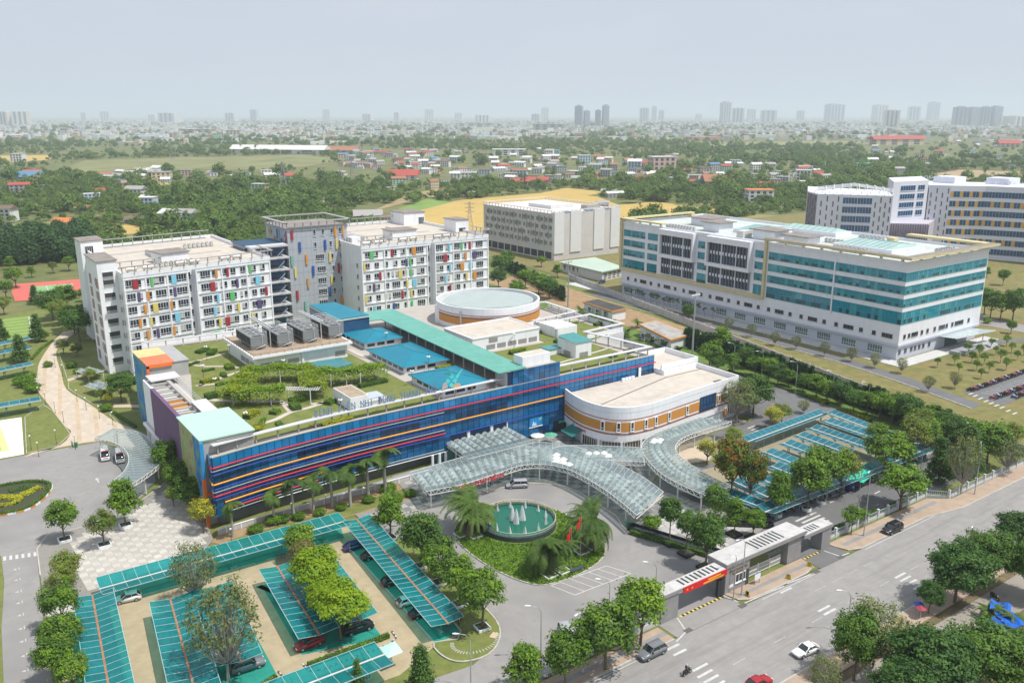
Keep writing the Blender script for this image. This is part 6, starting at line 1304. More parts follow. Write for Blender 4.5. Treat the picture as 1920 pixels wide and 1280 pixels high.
def trunk(name,P,hfork,h,r0,seed,mat=None,nb=9):
 q = random.Random(seed);b = MB();mat = mat or bark;w1,w2 = q.uniform(-.15,.15),q.uniform(-.15,.15)
 b.tube([(0,0,-.1),(w1 * .4,w2 * .4,hfork * .5),(w1,w2,hfork),(w1 * .5,w2 * .5,h)],[r0,r0 * .8,r0 * .62,r0 * .18],7,mat)
 idx = list(range(len(P)));q.shuffle(idx)
 for i in idx[:nb]:
  p = P[i];s = Vector((w1,w2,hfork * q.uniform(.85,1.1)));e = Vector(p);m = s.lerp(e,.5) + Vector((0,0,-.12 * (e - s).length))
  b.tube([s,m,e],[r0 * .42,r0 * .26,r0 * .07],5,mat)
 return b.mesh(name)
PROTO = {}
def proto(kind,var,mats,h=8.,fork=2.4,rx=3.,rz=2.5,cz=5.3,nc=60,npc=55,leaf=.42,cr=.5,r0=.2,shape='ball',tm=None,nb=9,**kw):
 sd = (sum(map(ord,kind)) * 7 + var * 31) % 997;rx *= .84;leaf *= .72;npc = int(npc * 1.5);cr *= .9
 cm,P = crown(kind + '_crown',sd,[LM[m] for m in mats],rx,rz,cz,nc,npc,leaf,cr,shape,**kw);PROTO.setdefault(kind,[]).append((trunk(kind + '_trunk',P,fork,cz + rz * .5,r0,sd,tm,nb),cm,h))
for v in range(3): proto('broad',v,['mid','bright'],rx=2.9 + .3 * v,mixp=.25)
for v in range(2): proto('bright',v,['bright','mid'],rx=3.1,rz=2.3,shape='ball' if v else 'layer',nc=70,npc=50,leaf=.4,cr=.45)
for v in range(2): proto('dark',v,['dark','mid'],rx=3.0,rz=2.6,nc=75,npc=55,mixp=.2)
for v in range(2): proto('olive',v,['olive','bright'],rx=2.9,rz=2.3,nc=55,npc=42,leaf=.36,cr=.5)
for v in range(2): proto('sparse',v,['grey','olive'],rx=3.3,rz=3.0,cz=5.2,nc=150,npc=13,leaf=.27,cr=.36,nb=70,tm=bark_l,r0=.17,fork=1.6)
proto('rust',0,['mid','rust'],rx=3.3,rz=2.7,nc=75,npc=48,mixp=.55,nb=14)
proto('yellow',0,['olive','yellow'],rx=2.6,rz=2.2,nc=55,npc=40,leaf=.34,mixp=.5,nb=14)
for v in range(2): proto('lime',v,['lime','bright'],rx=3.5,rz=2.2,cz=5.6,nc=110,npc=60,leaf=.36,cr=.45,mixp=.2,low=-.3)
proto('dry',0,['dry','olive'],rx=3.,rz=2.3,nc=60,npc=30,leaf=.33,nb=25)
proto('topiary',0,['dark','mid'],rx=2.15,rz=2.2,cz=5.8,nc=110,npc=40,leaf=.34,cr=.32,mixp=.12,fork=3.6,r0=.15)
for v in range(2): proto('conifer',v,['dark','mid'],rx=2.3,rz=3.6,cz=4.6,nc=100,npc=40,leaf=.34,cr=.4,shape='cone',mixp=.15,fork=1.)
for v in range(2): proto('cypress',v,['cyp'],rx=1.05,rz=3.9,cz=4.0,nc=75,npc=40,leaf=.36,cr=.3,shape='column',fork=.5,r0=.12,nb=2)
for v in range(2): proto('big',v,['dark','cyp'] if v else ['mid','dark'],rx=3.3,rz=2.6,nc=150,npc=70,leaf=.3,cr=.42,mixp=.35,low=-.75)
for v in range(2): proto('young',v,['bright','mid'],rx=1.9,rz=2.2,cz=5.4,nc=26,npc=40,leaf=.4,cr=.5,r0=.12)
for v in range(2): proto('bush',v,['hedge','bright'],h=2.0,rx=1.35,rz=.85,cz=.8,fork=.2,nc=45,npc=45,leaf=.24,cr=.26,r0=.05,nb=3,low=-.2)
proto('goldbush',0,['yellow','hedge'],h=2.,rx=1.4,rz=.7,cz=.7,fork=.2,nc=45,npc=45,leaf=.22,cr=.24,r0=.05,nb=3,low=-.2,mixp=.25)
def frond(r,base,az,el,ln,droop,wid,nseg=9,lf=.16):
 "arching palm frond: rachis points with paired leaflets; returns quads"
 Q = [];p = np.array(base,float);e = el;d = np.array([math.cos(az),math.sin(az),0.])
 for k in range(nseg):
  v = d * math.cos(e) + np.array([0,0,math.sin(e)]);q = p + v * ln / nseg;t = (k + 1) / nseg
  side = np.array([-d[1],d[0],0.]);w_ = wid * math.sin(min(1,.25 + t * .95) * math.pi * .93) + .05;nrm = np.cross(v,side)
  for s_ in (-1,1):
   for m in (.2,.53,.86):
    c0 = p + (q - p) * (m - .13);c1 = p + (q - p) * (m + .13);tip = (c0 + c1) / 2 + side * s_ * w_ - np.array([0,0,w_ * r.uniform(.25,.65)]) + v * w_ * .45
    Q.append([c0,c1,tip + v * lf * .4,tip])
  p = q;e -= droop / nseg
 return Q
def palm(kind,var,h,n,ln,droop,wid,el0,el1,tr,mats=('palm',),ring=(.32,.22),cz=None,stems=1):
 r = np.random.RandomState(var * 13 + n);Q = [];b = MB();top = cz or h
 for s_ in range(stems):
  ox,oy = (0,0) if stems == 1 else (r.uniform(-.9,.9),r.uniform(-.9,.9));tz = top * (1 if stems == 1 else r.uniform(.6,1));lean = r.uniform(-.25,.25,2) * (1 if stems == 1 else 3)
  b.tube([(ox,oy,-.1),(ox + lean[0] * .3,oy + lean[1] * .3,tz * .5),(ox + lean[0],oy + lean[1],tz)],[ring[0],ring[1] * 1.05,ring[1] * .8],8,tr)
  for k in range(n):
   el = el0 + (el1 - el0) * ((k * .618) % 1);Q += frond(r,(ox + lean[0],oy + lean[1],tz),6.283 * k * .381966 + var,R(el),ln * r.uniform(.8,1.1),droop * r.uniform(.8,1.2),wid)
 PROTO.setdefault(kind,[]).append((b.mesh(kind + '_trunk'),quads(kind + '_crown',np.array(Q),[LM[m] for m in mats]),h + ln * .5))
for v in range(2): palm('royal',v,7.2,24,3.0,2.2,.6,-20,75,bark_l,ring=(.26,.19),cz=6.4)
palm('date',0,5.5,22,3.7,2.2,.5,-10,85,bark,ring=(.42,.34),cz=3.8,stems=3);palm('date',1,5.5,20,3.5,2.3,.5,-10,85,bark,ring=(.40,.34),cz=3.5,stems=3)
palm('areca',0,4,10,2.6,1.6,.35,15,80,bark_l,ring=(.12,.1),cz=2.4,stems=3);palm('smallpalm',0,5,13,1.9,1.9,.35,-10,75,bark_l,ring=(.16,.12),cz=4.0)
palm('coconut',0,10,16,3.6,2.0,.5,-30,60,bark_l,ring=(.2,.14),cz=8.5)
CNT = {}
def hgt(x,y,py):
 lo,hi = 0,120
 for _ in range(40):
  m = (lo + hi) / 2
  if proj(x,y,m)[1] > py: lo = m
  else: hi = m
 return lo
def plant(kind,x,y,h,label,group=None,z=0.,wide=1.0,name=None,cat='tree'):
 L_ = PROTO[kind];k = CNT.get(kind,0);CNT[kind] = k + 1;tm,cm,ph = L_[k % len(L_)];s = h / ph
 t = thing(name or ('palm_tree' if kind in ('royal','date','areca','smallpalm','coconut') else 'tree'),label,cat,(x,y,z),rng.uniform(0,6.28),group,(s * wide,s * wide,s))
 add('trunk',tm,t);add('crown',cm,t);return t
def row(kind,L_,label,group,z=0.,wide=1.0,cat='tree',name=None):
 "L_: (base px, base py, top py); label gets the ordinal of each member"
 for k,(px,py,top) in enumerate(L_):
  x,y = G(px,py,z);plant(kind,x,y,hgt(x,y,top) - z if top < 3000 else top - 3000,label.replace('#',ORD[k]),group,z,wide,name,cat)
ORD = ['first','second','third','fourth','fifth','sixth','seventh','eighth','ninth','tenth','eleventh','twelfth','thirteenth','fourteenth','fifteenth','sixteenth','seventeenth','eighteenth','nineteenth','twentieth']
ORD += ['twenty-' + o for o in ORD[:9]] + ['thirtieth'] + ['thirty-' + o for o in ORD[:9]] + ['fortieth'] + ['forty-' + o for o in ORD[:9]] + ['fiftieth'] + ['fifty-' + o for o in ORD[:9]] + ['sixtieth'] + ['sixty-' + o for o in ORD[:9]]
# plaza and car park trees
for kind,px,py,top,lab in (('broad',122,1014,940,'round green tree in a planter at the plaza kerb'),('olive',196,1024,956,'thin olive tree in a planter on the pale plaza'),('bright',236,987,900,'bright green tree in a planter by the turning circle')):
 x,y = G(px,py);plant(kind,x,y,hgt(x,y,top),lab,'plaza planter trees',.1);pb = MB()
 for a,c in (((-1,-1),(1,-1)),((1,-1),(1,1)),((1,1),(-1,1)),((-1,1),(-1,-1))): pb.bar((*a,.35),(*c,.35),.18,.5,wall_w)
 o = pb.build('tree_planter');tag(o,'white square planter under the %s' % lab.split(' in ')[0],'planter','square tree planters');o.location = (x,y,0);MB().box(-.9,-.9,.1,.9,.9,.5,M('planter_soil',(.05,.06,.03),.95,.3,3)).build('soil',o)
row('broad',[(118,1180,1098),(125,1235,1150),(110,1280,1195),(140,1300,1230)],'green tree beside the left road, # from the plaza','trees along the left road')
row('olive',[(128,1105,1032),(122,1130,1062)],'olive tree beside the left road, # below the plaza','trees along the left road')
row('sparse',[(368,1135,1022),(428,1275,1098)],'tall sparse grey-green tree through the first canopy pair, # from the plaza','sparse car park trees',wide=.95)
for px,py,top,k,lab in ((596,1130,1030,'lime','lime green feathery tree between the second canopies, farthest of three'),(612,1165,1085,'lime','lime green feathery tree between the second canopies, middle of three'),(640,1200,1095,'lime','lime green feathery tree between the second canopies, nearest of three'),(572,1080,1010,'dry','dry brown-leaved tree behind the lime trees'),(566,1050,982,'bright','rounded green tree at the top of the second canopies')):
 x,y = G(px,py);plant(k,x,y,hgt(x,y,top),lab,'car park island trees',0,1.05)
for px,py,top,k,lab in ((732,1010,925,'bright','light green spreading tree at the car park corner'),(790,1062,965,'dark','dark green tree beside the drive, first from the plaza'),(823,1094,1012,'broad','green tree beside the drive, second from the plaza'),(862,1134,1045,'broad','green tree beside the drive, third from the plaza'),(904,1178,1068,'bright','broad green tree beside the drive at the island tip')):
 x,y = G(px,py);plant(k,x,y,hgt(x,y,top),lab,'drive side trees',.1)
 o = MB().box(-1,-1,.05,1,1,.45,wall_w).build('tree_planter');tag(o,'white planter under the %s' % lab.split(',')[0].replace('beside the drive','') .strip() + (' ' + lab.split(', ')[1].replace(' from the plaza','') + ' along the drive' if ', ' in lab else ''),'planter','square tree planters');o.location = (x,y,.05);o.rotation_euler = (0,0,R(-5));MB().box(-.85,-.85,.4,.85,.85,.48,M('planter_soil',(.05,.06,.03))).build('soil',o)
for px,py,top,k,lab,w_ in ((672,1300,1240,'conifer','pointed green tree at the bottom edge, left one',.9),(790,1300,1212,'conifer','leafy green tree at the bottom edge below the island tip',1.15),(985,1300,1212,'bright','bright leafy tree at the bottom edge by the lamp post',1.3),(1060,1290,1190,'broad','green tree behind the pavement at the bottom edge',1.1),(1135,1255,1130,'broad','large green roadside tree left of the gate',1.15),(1200,1212,1085,'bright','large bright roadside tree beside the gate pier',1.05)):
 x,y = G(px,py);plant(k,x,y,hgt(x,y,top),lab,'roadside trees left of the gate',.1,w_ * .9)
# fountain palms
for px,py,top,lab,w_ in ((880,1002,905,'bushy date palm left of the fountain',1.25),(1028,1072,965,'bushy date palm in front of the flags',1.0),(1096,1030,925,'bushy date palm right of the fountain',1.1)):
 x,y = G(px,py);plant('date',x,y,hgt(x,y,top) * 1.05,lab,'date palms round the fountain',.1,w_)
for k,(px,py) in enumerate(((865,1004),(890,1006),(1030,1080),(1055,1072),(1090,1036),(1110,1026))):
 x,y = G(px,py);o = MB().box(-1.1,-1.1,.1,1.1,1.1,.4,wall_w).build('palm_planter');tag(o,'low white planter, %s one at the date palm %s' % (('left','right')[k % 2],('left of the fountain','in front of the flags','right of the fountain')[k // 2]),'planter','palm planters');o.location = (x,y,.05);MB().box(-.95,-.95,.38,.95,.95,.43,lawn_g).build('soil',o)
row('royal',[(437,1006,925),(514,981,906),(551,972,878),(588,962,880),(624,951,862),(657,949,856),(691,938,838),(723,925,822)],'royal palm before the blue facade, # from the left','royal palms before the blue facade',.03,1.1)
# mural side trees
row('broad',[(318,900,826),(340,936,862),(356,966,895)],'dense dark tree below the purple wall, # from the back','trees at the mural corner',0,.95)
x,y = G(382,1000);plant('yellow',x,y,7.2,'yellow flowering tree at the mural corner','trees at the mural corner')
x,y = G(326,950);plant('olive',x,y,4.5,'small olive tree at the plaza edge below the mural','trees at the mural corner')
# forecourt
for px,py,top,k,lab,w_ in ((1255,1020,935,'topiary','clipped round tree on the forecourt, nearest the canopy',1.2),(1286,1040,962,'topiary','clipped round tree on the forecourt, second from the canopy',1.15),(1322,1066,962,'dark','dark leafy tree behind the gate roof',1.0),(1340,985,910,'dark','dark layered tree by the right planter, first',1.05),(1376,1004,935,'bright','light green tree by the right planter, second',1.1),(1412,1010,955,'bright','small light green tree by the right planter, third',1.2)):
 x,y = G(px,py);plant(k,x,y,hgt(x,y,top),lab,'forecourt trees',.14,w_ * .78)
 o = MB().box(-1.15,-1.15,.1,1.15,1.15,.55,blk).build('tree_planter');tag(o,'black granite planter under the %s' % lab.replace(' on the forecourt','').replace(',',''),'planter','black tree planters');o.location = (x,y,.05);MB().box(-1,-1,.5,1,1,.58,M('planter_soil',(.05,.06,.03))).build('soil',o)
x,y = G(1222,990);plant('bush',x,y,2.6,'clipped bush in a black planter on the forecourt',None,.2,1,'bush','bush')
# right lot planter trees
for k,(px,py,top,kind,lab,w_) in enumerate(((1370,935,815,'rust','rust and orange tinged tree at the motorbike lot corner',.9),(1404,946,838,'rust','dark tree with rusty tips by the motorbike lot',.8),(1457,967,880,'bright','light green tree in the first round planter by the lot',1.1),(1512,956,850,'broad','green tree in the second round planter by the lot',1.2),(1540,942,835,'broad','olive green tree in the third round planter by the lot',1.2),(1575,930,835,'olive','yellow-green tree before the motorbike lot',1.2),(1655,897,800,'broad','green tree in the fourth round planter by the lot',1.3),(1640,830,790,'olive','loose olive tree inside the motorbike lot',1.5),(1708,872,775,'olive','tall green tree in the fifth round planter by the lot',1.1),(1735,857,785,'broad','dark green tree in the sixth round planter by the lot',1.1))):
 x,y = G(px,py);plant(kind,x,y,hgt(x,y,top) * .95,lab,'motorbike lot trees',.1,w_ * .82)
 if 1 < k < 9 and k not in (5,7):
  b = MB();C1,C2 = circ(.95,18),circ(.8,18);b.strip([(*p,0) for p in C1 + C1[:1]],[(*p,.6) for p in C1 + C1[:1]],wall_w,True);b.strip([(*p,.6) for p in C1 + C1[:1]],[(*p,.6) for p in C2 + C2[:1]],wall_w);b.face([(*p,.5) for p in C2],M('planter_soil',(.05,.06,.03)))
  o = b.build('round_planter');tag(o,'white round planter of the %s' % lab.replace(' in the',' numbered').replace(' round planter by the lot',' by the lot'),'planter','round planters by the lot');o.location = (x,y,.02)
for px,py,top,kind,lab in ((1382,792,715,'sparse','airy tree in a round planter by the annex end, left one'),(1412,780,708,'dark','dark tree in a round planter by the annex end, middle one'),(1404,766,712,'dark','dark tree by the annex end, rear one'),(1375,840,800,'olive','bushy olive tree beside the annex drive'),(1325,870,822,'yellow','yellow flowering shrub tree beside the glass canopy'),(1448,805,760,'yellow','yellow-green blossoming tree before the lot'),(1465,795,756,'olive','small olive tree behind the blossoming tree'),(1506,775,750,'sparse','small thin tree at the service road bend')):
 x,y = G(px,py);plant(kind,x,y,hgt(x,y,top),lab,'trees beside the annex',0,1.2)
for px,py,top,kind,lab,w_ in ((1688,955,872,'bright','spreading green tree behind the roadside fence',1.35),(1596,1000,945,'young','young thin tree on the pavement by the fence',1.2),(1618,985,950,'young','second young tree on the pavement by the fence',1.1),(1757,905,825,'conifer','dark pointed tree at the service road junction',1.1),(1800,925,820,'sparse','slender grey tree by the fence corner',.8),(1812,890,800,'conifer','second dark pointed tree near the fence corner',1.2),(1885,885,825,'sparse','loose green tree at the right edge by the pavement',1.3),(1850,870,790,'broad','green tree near the right end of the boundary wall',1.2),(1895,850,790,'olive','pale tree near the right end of the boundary wall',1.0)):
 x,y = G(px,py);plant(kind,x,y,hgt(x,y,top),lab,'trees by the eastern fence',0,w_)
# cypress rows and verge trees by the service road
cy_ = []
for (x0,y0,x1,y1,n) in ((243,352,219,272,26),(207.5,192,203.6,150,32),(203.4,148.5,199.6,116,25),(199.2,114.5,196.4,90,18),(209.5,190,204.6,148,24)):
 for k in range(n): t = k / max(1,n - 1);cy_.append((x0 + (x1 - x0) * t + rng.uniform(-.3,.3),y0 + (y1 - y0) * t))
for k,(x,y) in enumerate(cy_): q = [i for i,s_ in enumerate((0,26,58,83,101)) if k >= s_][-1];plant('cypress',x,y,rng.uniform(5.2,6.9),'dark columnar cypress, %s from the far end of the %s' % (ORD[k - (0,26,58,83,101)[q]],('long row behind the round hall','row facing the annex','row beside the motorbike lot','row by the fence end','second row nearest the wall')[q]),'cypress rows',0,1.2)
vt = []
for (px,py,top,kind) in ((1330,690,640,'broad'),(1352,668,612,'bright'),(1372,700,662,'broad'),(1398,690,650,'dark'),(1440,712,670,'broad'),(1478,725,692,'broad'),(1505,735,700,'dark'),(1530,745,702,'broad'),(1575,760,715,'dark'),(1648,785,735,'broad'),(1700,800,740,'dark'),(1735,812,760,'broad'),(1772,830,772,'dark'),(1810,838,785,'broad'),(1690,790,735,'bright'),(1720,830,765,'olive'),(1345,700,668,'dark'),(1415,705,668,'broad'),(1458,722,682,'dark'),(1550,752,712,'broad'),(1600,772,730,'dark'),(1625,778,735,'broad'),(1672,795,745,'broad'),(1755,835,785,'broad'),(1790,845,790,'dark'),(1835,850,800,'dark')):
 vt.append((px,py,top,kind))
for k,(px,py,top,kind) in enumerate(vt):
 x,y = G(px,py);plant(kind,x,y,hgt(x,y,top),'verge tree beside the service road, %s counted from the annex' % ORD[k],'service road verge trees',0,1.15)
for k,(px,py) in enumerate(((1095,600),(1120,600),(1150,612),(1180,630),(1210,640),(1230,650),(1255,655),(1280,665),(1190,615),(1240,668),(1085,590),(1165,640))):
 x,y = G(px,py);plant('areca',x,y,5.0,'feathery palm clump beside the orange-eaved houses, %s' % ORD[k],'palm clumps by the utility houses',0,1.3)
for k,(px,py,top,kind) in enumerate(((938,520,478,'dark'),(950,505,470,'broad'),(985,540,505,'broad'),(1010,552,512,'broad'),(1030,560,520,'dark'),(970,560,525,'broad'),(935,540,505,'dark'),(1045,520,495,'bright'),(1015,500,480,'broad'))):
 x,y = G(px,py);plant(kind,x,y,hgt(x,y,top),'tree behind the round hall, %s in the grove' % ORD[k],'grove behind the round hall',0,1.2)
for k in range(14):
 t = k / 13;plant('smallpalm',244.8,262 - 48 * t,5 + (k % 3) * .5,'slim palm before the turquoise building, %s from the left' % ORD[k],'slim palms before the office')
for k,(px,py) in enumerate(((1290,605),(1366,618),(1408,632),(1452,648),(1492,655),(1545,668),(1596,678),(1640,690),(1740,735),(1690,700),(1790,728))):
 x,y = G(px,py);plant('dark' if k == 0 else 'sparse',x,y,7 if k == 0 else 4.8,'small lawn tree below the turquoise building, %s from the left' % ORD[k],'small trees below the office')
for k in range(22):
 x,y = 251 + (k * 7.3) % 58,116 + (k * 5.1) % 17;plant('young',x,y,3.4 + (k % 4) * .4,'sapling on the dry lawn right of the turquoise building, %s' % ORD[k],'saplings on the right lawn',0,1.2)
for k,(px,py,top,kind) in enumerate(((1856,598,545,'dark'),(1875,600,550,'broad'),(1898,602,545,'dark'),(1845,590,540,'broad'),(1850,606,595,'bush'),(1895,625,600,'bright'),(1912,560,540,'dark'),(1880,535,505,'broad'),(1850,520,500,'bright'))):
 x,y = G(px,py);plant(kind,x,y,max(1.5,hgt(x,y,top)),'street tree at the right edge, %s' % ORD[k],'trees at the right edge')
# bottom right corner
for px,py,top,kind,lab,w_ in ((1630,1260,1105,'sparse','large loose roadside tree in the lower right',1.3),(1600,1275,1130,'broad','green roadside tree left of the loose tree',1.05),(1690,1230,1150,'sparse','bare-twigged tree beyond the roadside',.9),(1790,1130,1000,'dark','dense green tree clump across the road, left one',1.5),(1850,1100,985,'broad','dense green tree clump across the road, middle one',1.45),(1905,1040,952,'dark','dense green tree clump across the road, right one',1.6),(1925,1120,1000,'broad','dense green tree at the right edge across the road',1.4),(1740,1330,1165,'dark','broad dark tree in the bottom right corner, left one',1.6),(1830,1300,1160,'dark','broad dark tree in the bottom right corner, middle one',1.6),(1690,1360,1225,'dark','broad dark tree in the bottom right corner, lowest one',1.5),(1900,1320,1180,'broad','broad dark tree in the bottom right corner, right one',1.5),(1540,1330,1215,'sparse','thin tree at the bottom edge right of the red car',1.0),(1740,1150,1080,'broad','low tree at the pavement under the clump',1.2)):
 x,y = G(px,py);plant('big' if kind in ('dark','broad') else kind,x,y,hgt(x,y,top) * .86,lab,'trees in the lower right corner',0,w_ * .78)
for k,(px,py) in enumerate(((1905,1185),(1880,1200),(1915,1215),(1870,1160))):
 x,y = G(px,py);plant('areca',x,y,4.2,'banana-like palm clump by the blue tarpaulin, %s' % ORD[k],'palm clumps by the tarpaulin',0,1.4)
# left background trees
for k,(px,py,top,kind) in enumerate(((72,640,592,'conifer'),(40,680,628,'conifer'),(5,640,600,'conifer'),(140,625,572,'broad'),(150,640,580,'dark'),(165,620,570,'dark'),(112,610,560,'olive'),(100,600,545,'dark'),(125,590,535,'broad'),(66,570,535,'conifer'),(120,665,635,'olive'),(145,668,645,'rust'),(228,755,700,'dark'),(205,760,735,'yellow'),(190,755,728,'olive'),(245,735,705,'dark'),(170,720,690,'olive'),(12,560,525,'broad'),(30,540,500,'bright'),(8,590,555,'olive'),(60,520,498,'bright'),(100,512,490,'olive'),(130,508,480,'bright'),(20,505,480,'bright'),(160,565,540,'broad'),(120,570,545,'dark'),(85,640,620,'broad'))):
 x,y = G(px,py);plant(kind,x,y,max(2,hgt(x,y,top)),'tree by the left path and courts, %s' % ORD[k],'trees by the left path',0,1.15)
# hedges and flower beds
def hedge(label,pts,w_,h,z=0.,mats=('hedge','bright'),leaf=.2,dens=42,parent=None,group=None,name='hedge',kind=None,mix=.3):
 r = np.random.RandomState(int(abs(pts[0][0] * 13 + pts[0][1] * 7)) % 9999);Q = [];core = MB()
 for a,c in zip(pts[:-1],pts[1:]):
  a,c = np.array(a,float),np.array(c,float);d = c - a;Ln = np.linalg.norm(d);d /= Ln;nn = np.array([-d[1],d[0]]);n = int(Ln * (w_ + 2 * h) * dens)
  t = r.uniform(0,Ln,n);u = r.uniform(-.5 * w_ - h,.5 * w_ + h,n);top = np.abs(u) < w_ / 2;s = np.where(top,u,np.sign(u) * w_ / 2);zz = np.where(top,h,h - (np.abs(u) - w_ / 2)) + r.normal(0,.05,n)
  xy = a[None] + d[None] * t[:,None] + nn[None] * (s + r.normal(0,.05,n))[:,None];C = np.column_stack([xy,z + zz]);N_ = np.where(top[:,None],np.array([[0,0,1.]]),np.column_stack([nn[None] * np.sign(u)[:,None],np.full(n,.3)]));N_ = unit(N_ + .6 * r.normal(size=(n,3)))
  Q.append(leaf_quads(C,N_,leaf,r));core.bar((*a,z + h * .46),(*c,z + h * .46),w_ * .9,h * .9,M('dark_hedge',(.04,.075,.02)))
 V = np.concatenate(Q);mi = (r.uniform(size=len(V)) < mix).astype(int) if len(mats) > 1 else None
 me = quads('leaves',V,[LM[m] for m in mats],mi)
 if parent is not None: o = core.build(name,parent);add('leaves',me,o);return o
 t = thing(name,label,name.replace('_',' '),(0,0,0),0,group);core.build('core',t);add('leaves',me,t);return t
hedge('clipped hedge along the left side of the forecourt',[(100.9,104.6),(107.4,87.0)],.9,.8,.05)
hedge('low hedge at the end of the second car park island',[(36.8,101.6),(49.4,101.4)],.7,.7);hedge('low hedge at the end of the first car park island',[(24.4,98.2),(32.2,101.8)],.7,.7)
for k,(pts) in enumerate(([(36.4,102.6),(36.6,100.6),(38,99.9),(48.6,99.7),(50.2,100.6),(50.4,102.4)],[(23,98.4),(24.6,96.6),(31.8,99.6),(33.2,101.2),(33,103)])):
 o = kerb(pts,None,.2,0,.2,False,(white_paint,M('kerb_dark',(.10,.10,.09),.8)),.4);tag(o,'striped kerb round the %s car park island end' % ('second','first')[k],'kerb','striped kerbs')
hedge('dark hedge inside the eastern fence',[(132,83),(146,82.8)],1.1,1.1,0,('mid','dark'));hedge('dark hedge inside the fence corner',[(150,82.8),(160,82.4)],.9,.8,0,('mid','dark'))
hedge('yellow flowering hedge on the service road verge',[(193.4,121.5),(191.4,113.5)],1.2,.8,0,('yellow','lime'),mix=.6);hedge('yellow flowering hedge on the far service road verge',[(195,134),(194,128)],1.2,.8,0,('yellow','lime'),mix=.6)
for lab,P_ in (('long verge hedge beside the service road',[(196.6,164),(195.6,142),(193.8,130)]),('hedge at the edge of the left path',[(26,300),(30,312),(35,322)]),('hedge by the lower lawn of the left path',[(36.5,231),(38.8,216)])): hedge(lab,P_,.8,.6,0,('bright','mid'),dens=25)
hedge('golden hedge arc behind the fountain',[(FC[0] + 8.3 * math.cos(R(a)),FC[1] + 8.3 * math.sin(R(a))) for a in range(10,131,12)],.9,.45,.1,('lime','olive'),mix=.5)
for k,(px,py,s_) in enumerate(((514,982,2.0),(532,978,1.6),(480,998,1.8),(600,965,1.5),(728,922,2.2),(770,930,1.6),(692,941,1.6),(560,974,1.6),(640,955,1.4),(745,940,1.8))): x,y = G(px,py);plant('bush',x,y,s_,'low bush in the palm bed, %s from the left' % ORD[k],'bushes in the palm bed',0,1.2,'bush','bush')
for k,(px,py,s_) in enumerate(((54,715,3),(62,735,3),(48,725,3),(36,720,2.5),(200,770,2.2),(180,705,2.5),(148,700,2),(135,690,2.2),(215,690,2.4),(90,688,2))): x,y = G(px,py);plant('bush',x,y,s_,'clipped bush beside the left path, %s' % ORD[k],'bushes beside the left path',0,1.1,'bush','bush')
# roundabout planter
RB_ = [(x,y) for x,y in smooth([(16.6,189),(13.5,182.6),(10.4,180),(6,180.5),(0,182),(-4,187),(-1,193),(5,195.5),(11.6,195.3),(15.5,193)],3,True)]
o = MB().prism(RB_,0,.25,M('planter_soil',(.05,.06,.03))).build('round_flower_bed');tag(o,'oval flower bed with yellow ribbon pattern in the turning circle','flower bed');kerb(RB_,o,.35,0,.35,True,(wall_w,orange_w),1.3)
hedge('',[(p[0] * .965 + 6.2 * .035,p[1] * .965 + 188 * .035) for p in RB_] + [(RB_[0][0] * .965 + .2,RB_[0][1] * .965 + 6.6)],.7,.45,.2,('hedge','bright'),parent=o)
hedge('',[(1,187.5),(6,190.5),(10,187),(14.6,190)],1.6,.4,.2,('yellow','yellow'),parent=o,mix=0,dens=60);hedge('',[(5,185),(9.5,184.2),(10.5,187)],1.2,.4,.2,('yellow','yellow'),parent=o,mix=0,dens=60);hedge('',[(9,191.5),(13,192)],2,.25,.2,('dark','mid'),parent=o)
# lawn cover of the fountain island, as leaves
r = np.random.RandomState(5);pts = []
while len(pts) < 9000:
 x,y = r.uniform(72,96.5),r.uniform(98.5,130)
 if inpoly(x,y,ISL) and math.hypot(x - FC[0],y - FC[1]) > 7.7: pts.append((x,y,.2 + r.uniform(0,.14)))
C = np.array(pts);N_ = unit(np.array([[0,0,1.]]) + .7 * r.normal(size=(len(C),3)));o = add('ground_cover',quads('ground_cover',leaf_quads(C,N_,.3,r),[LM['grass'],LM['hedge']],(r.uniform(size=len(C)) < .35).astype(int)));tag(o,'leafy bright green ground cover on the fountain island','ground cover',kind='stuff')
# ---- roof garden planting
vp = thing('vine_pergola','steel roof pergola overgrown with green vines','pergola',(0,0,0))
z_ = 17.2
def zz1(x,y,z=17.2): return G(240 + x / 4.571,560 + y / 4.571,z)
arms = [[zz1(880,815),zz1(985,690),zz1(1040,610)],[zz1(1040,615),zz1(1300,590),zz1(1560,590)],[zz1(1560,600),zz1(1575,690),zz1(1600,760)],[zz1(900,800),zz1(1120,790),zz1(1340,770)],[zz1(1560,620),zz1(1800,625),zz1(1960,620),zz1(2180,570)]]
st = MB()
for A_ in arms:
 for a,c in zip(A_[:-1],A_[1:]):
  d = Vector((c[0] - a[0],c[1] - a[1],0));nn = Vector((-d.y,d.x,0)).normalized();k = int(d.length / .6)
  for s_ in (-1.6,1.6): st.bar(Vector((*a,z_)) + nn * s_,Vector((*c,z_)) + nn * s_,.15,.2,pale_b)
  for j in range(k + 1): q = Vector((*a,z_ + .1)) + d * (j / k);st.bar(q - nn * 1.9,q + nn * 1.9,.08,.1,pale_b)
a,c = zz1(1340,770),zz1(1640,770);d = Vector((c[0] - a[0],c[1] - a[1],0));nn = Vector((-d.y,d.x,0)).normalized()
for j in range(16): q = Vector((*a,z_ + .1)) + d * (j / 15);st.bar(q - nn * 1.2,q + nn * 1.2,.1,.1,frame_l)
for s_ in (-1,0,1): st.bar(Vector((*a,z_)) + nn * s_,Vector((*c,z_)) + nn * s_,.12,.14,frame_l)
st.build('frame',vp)
pmv = MB().tube([(0,0,0),(0,0,3.2)],.12,8,frame_l).mesh('post')
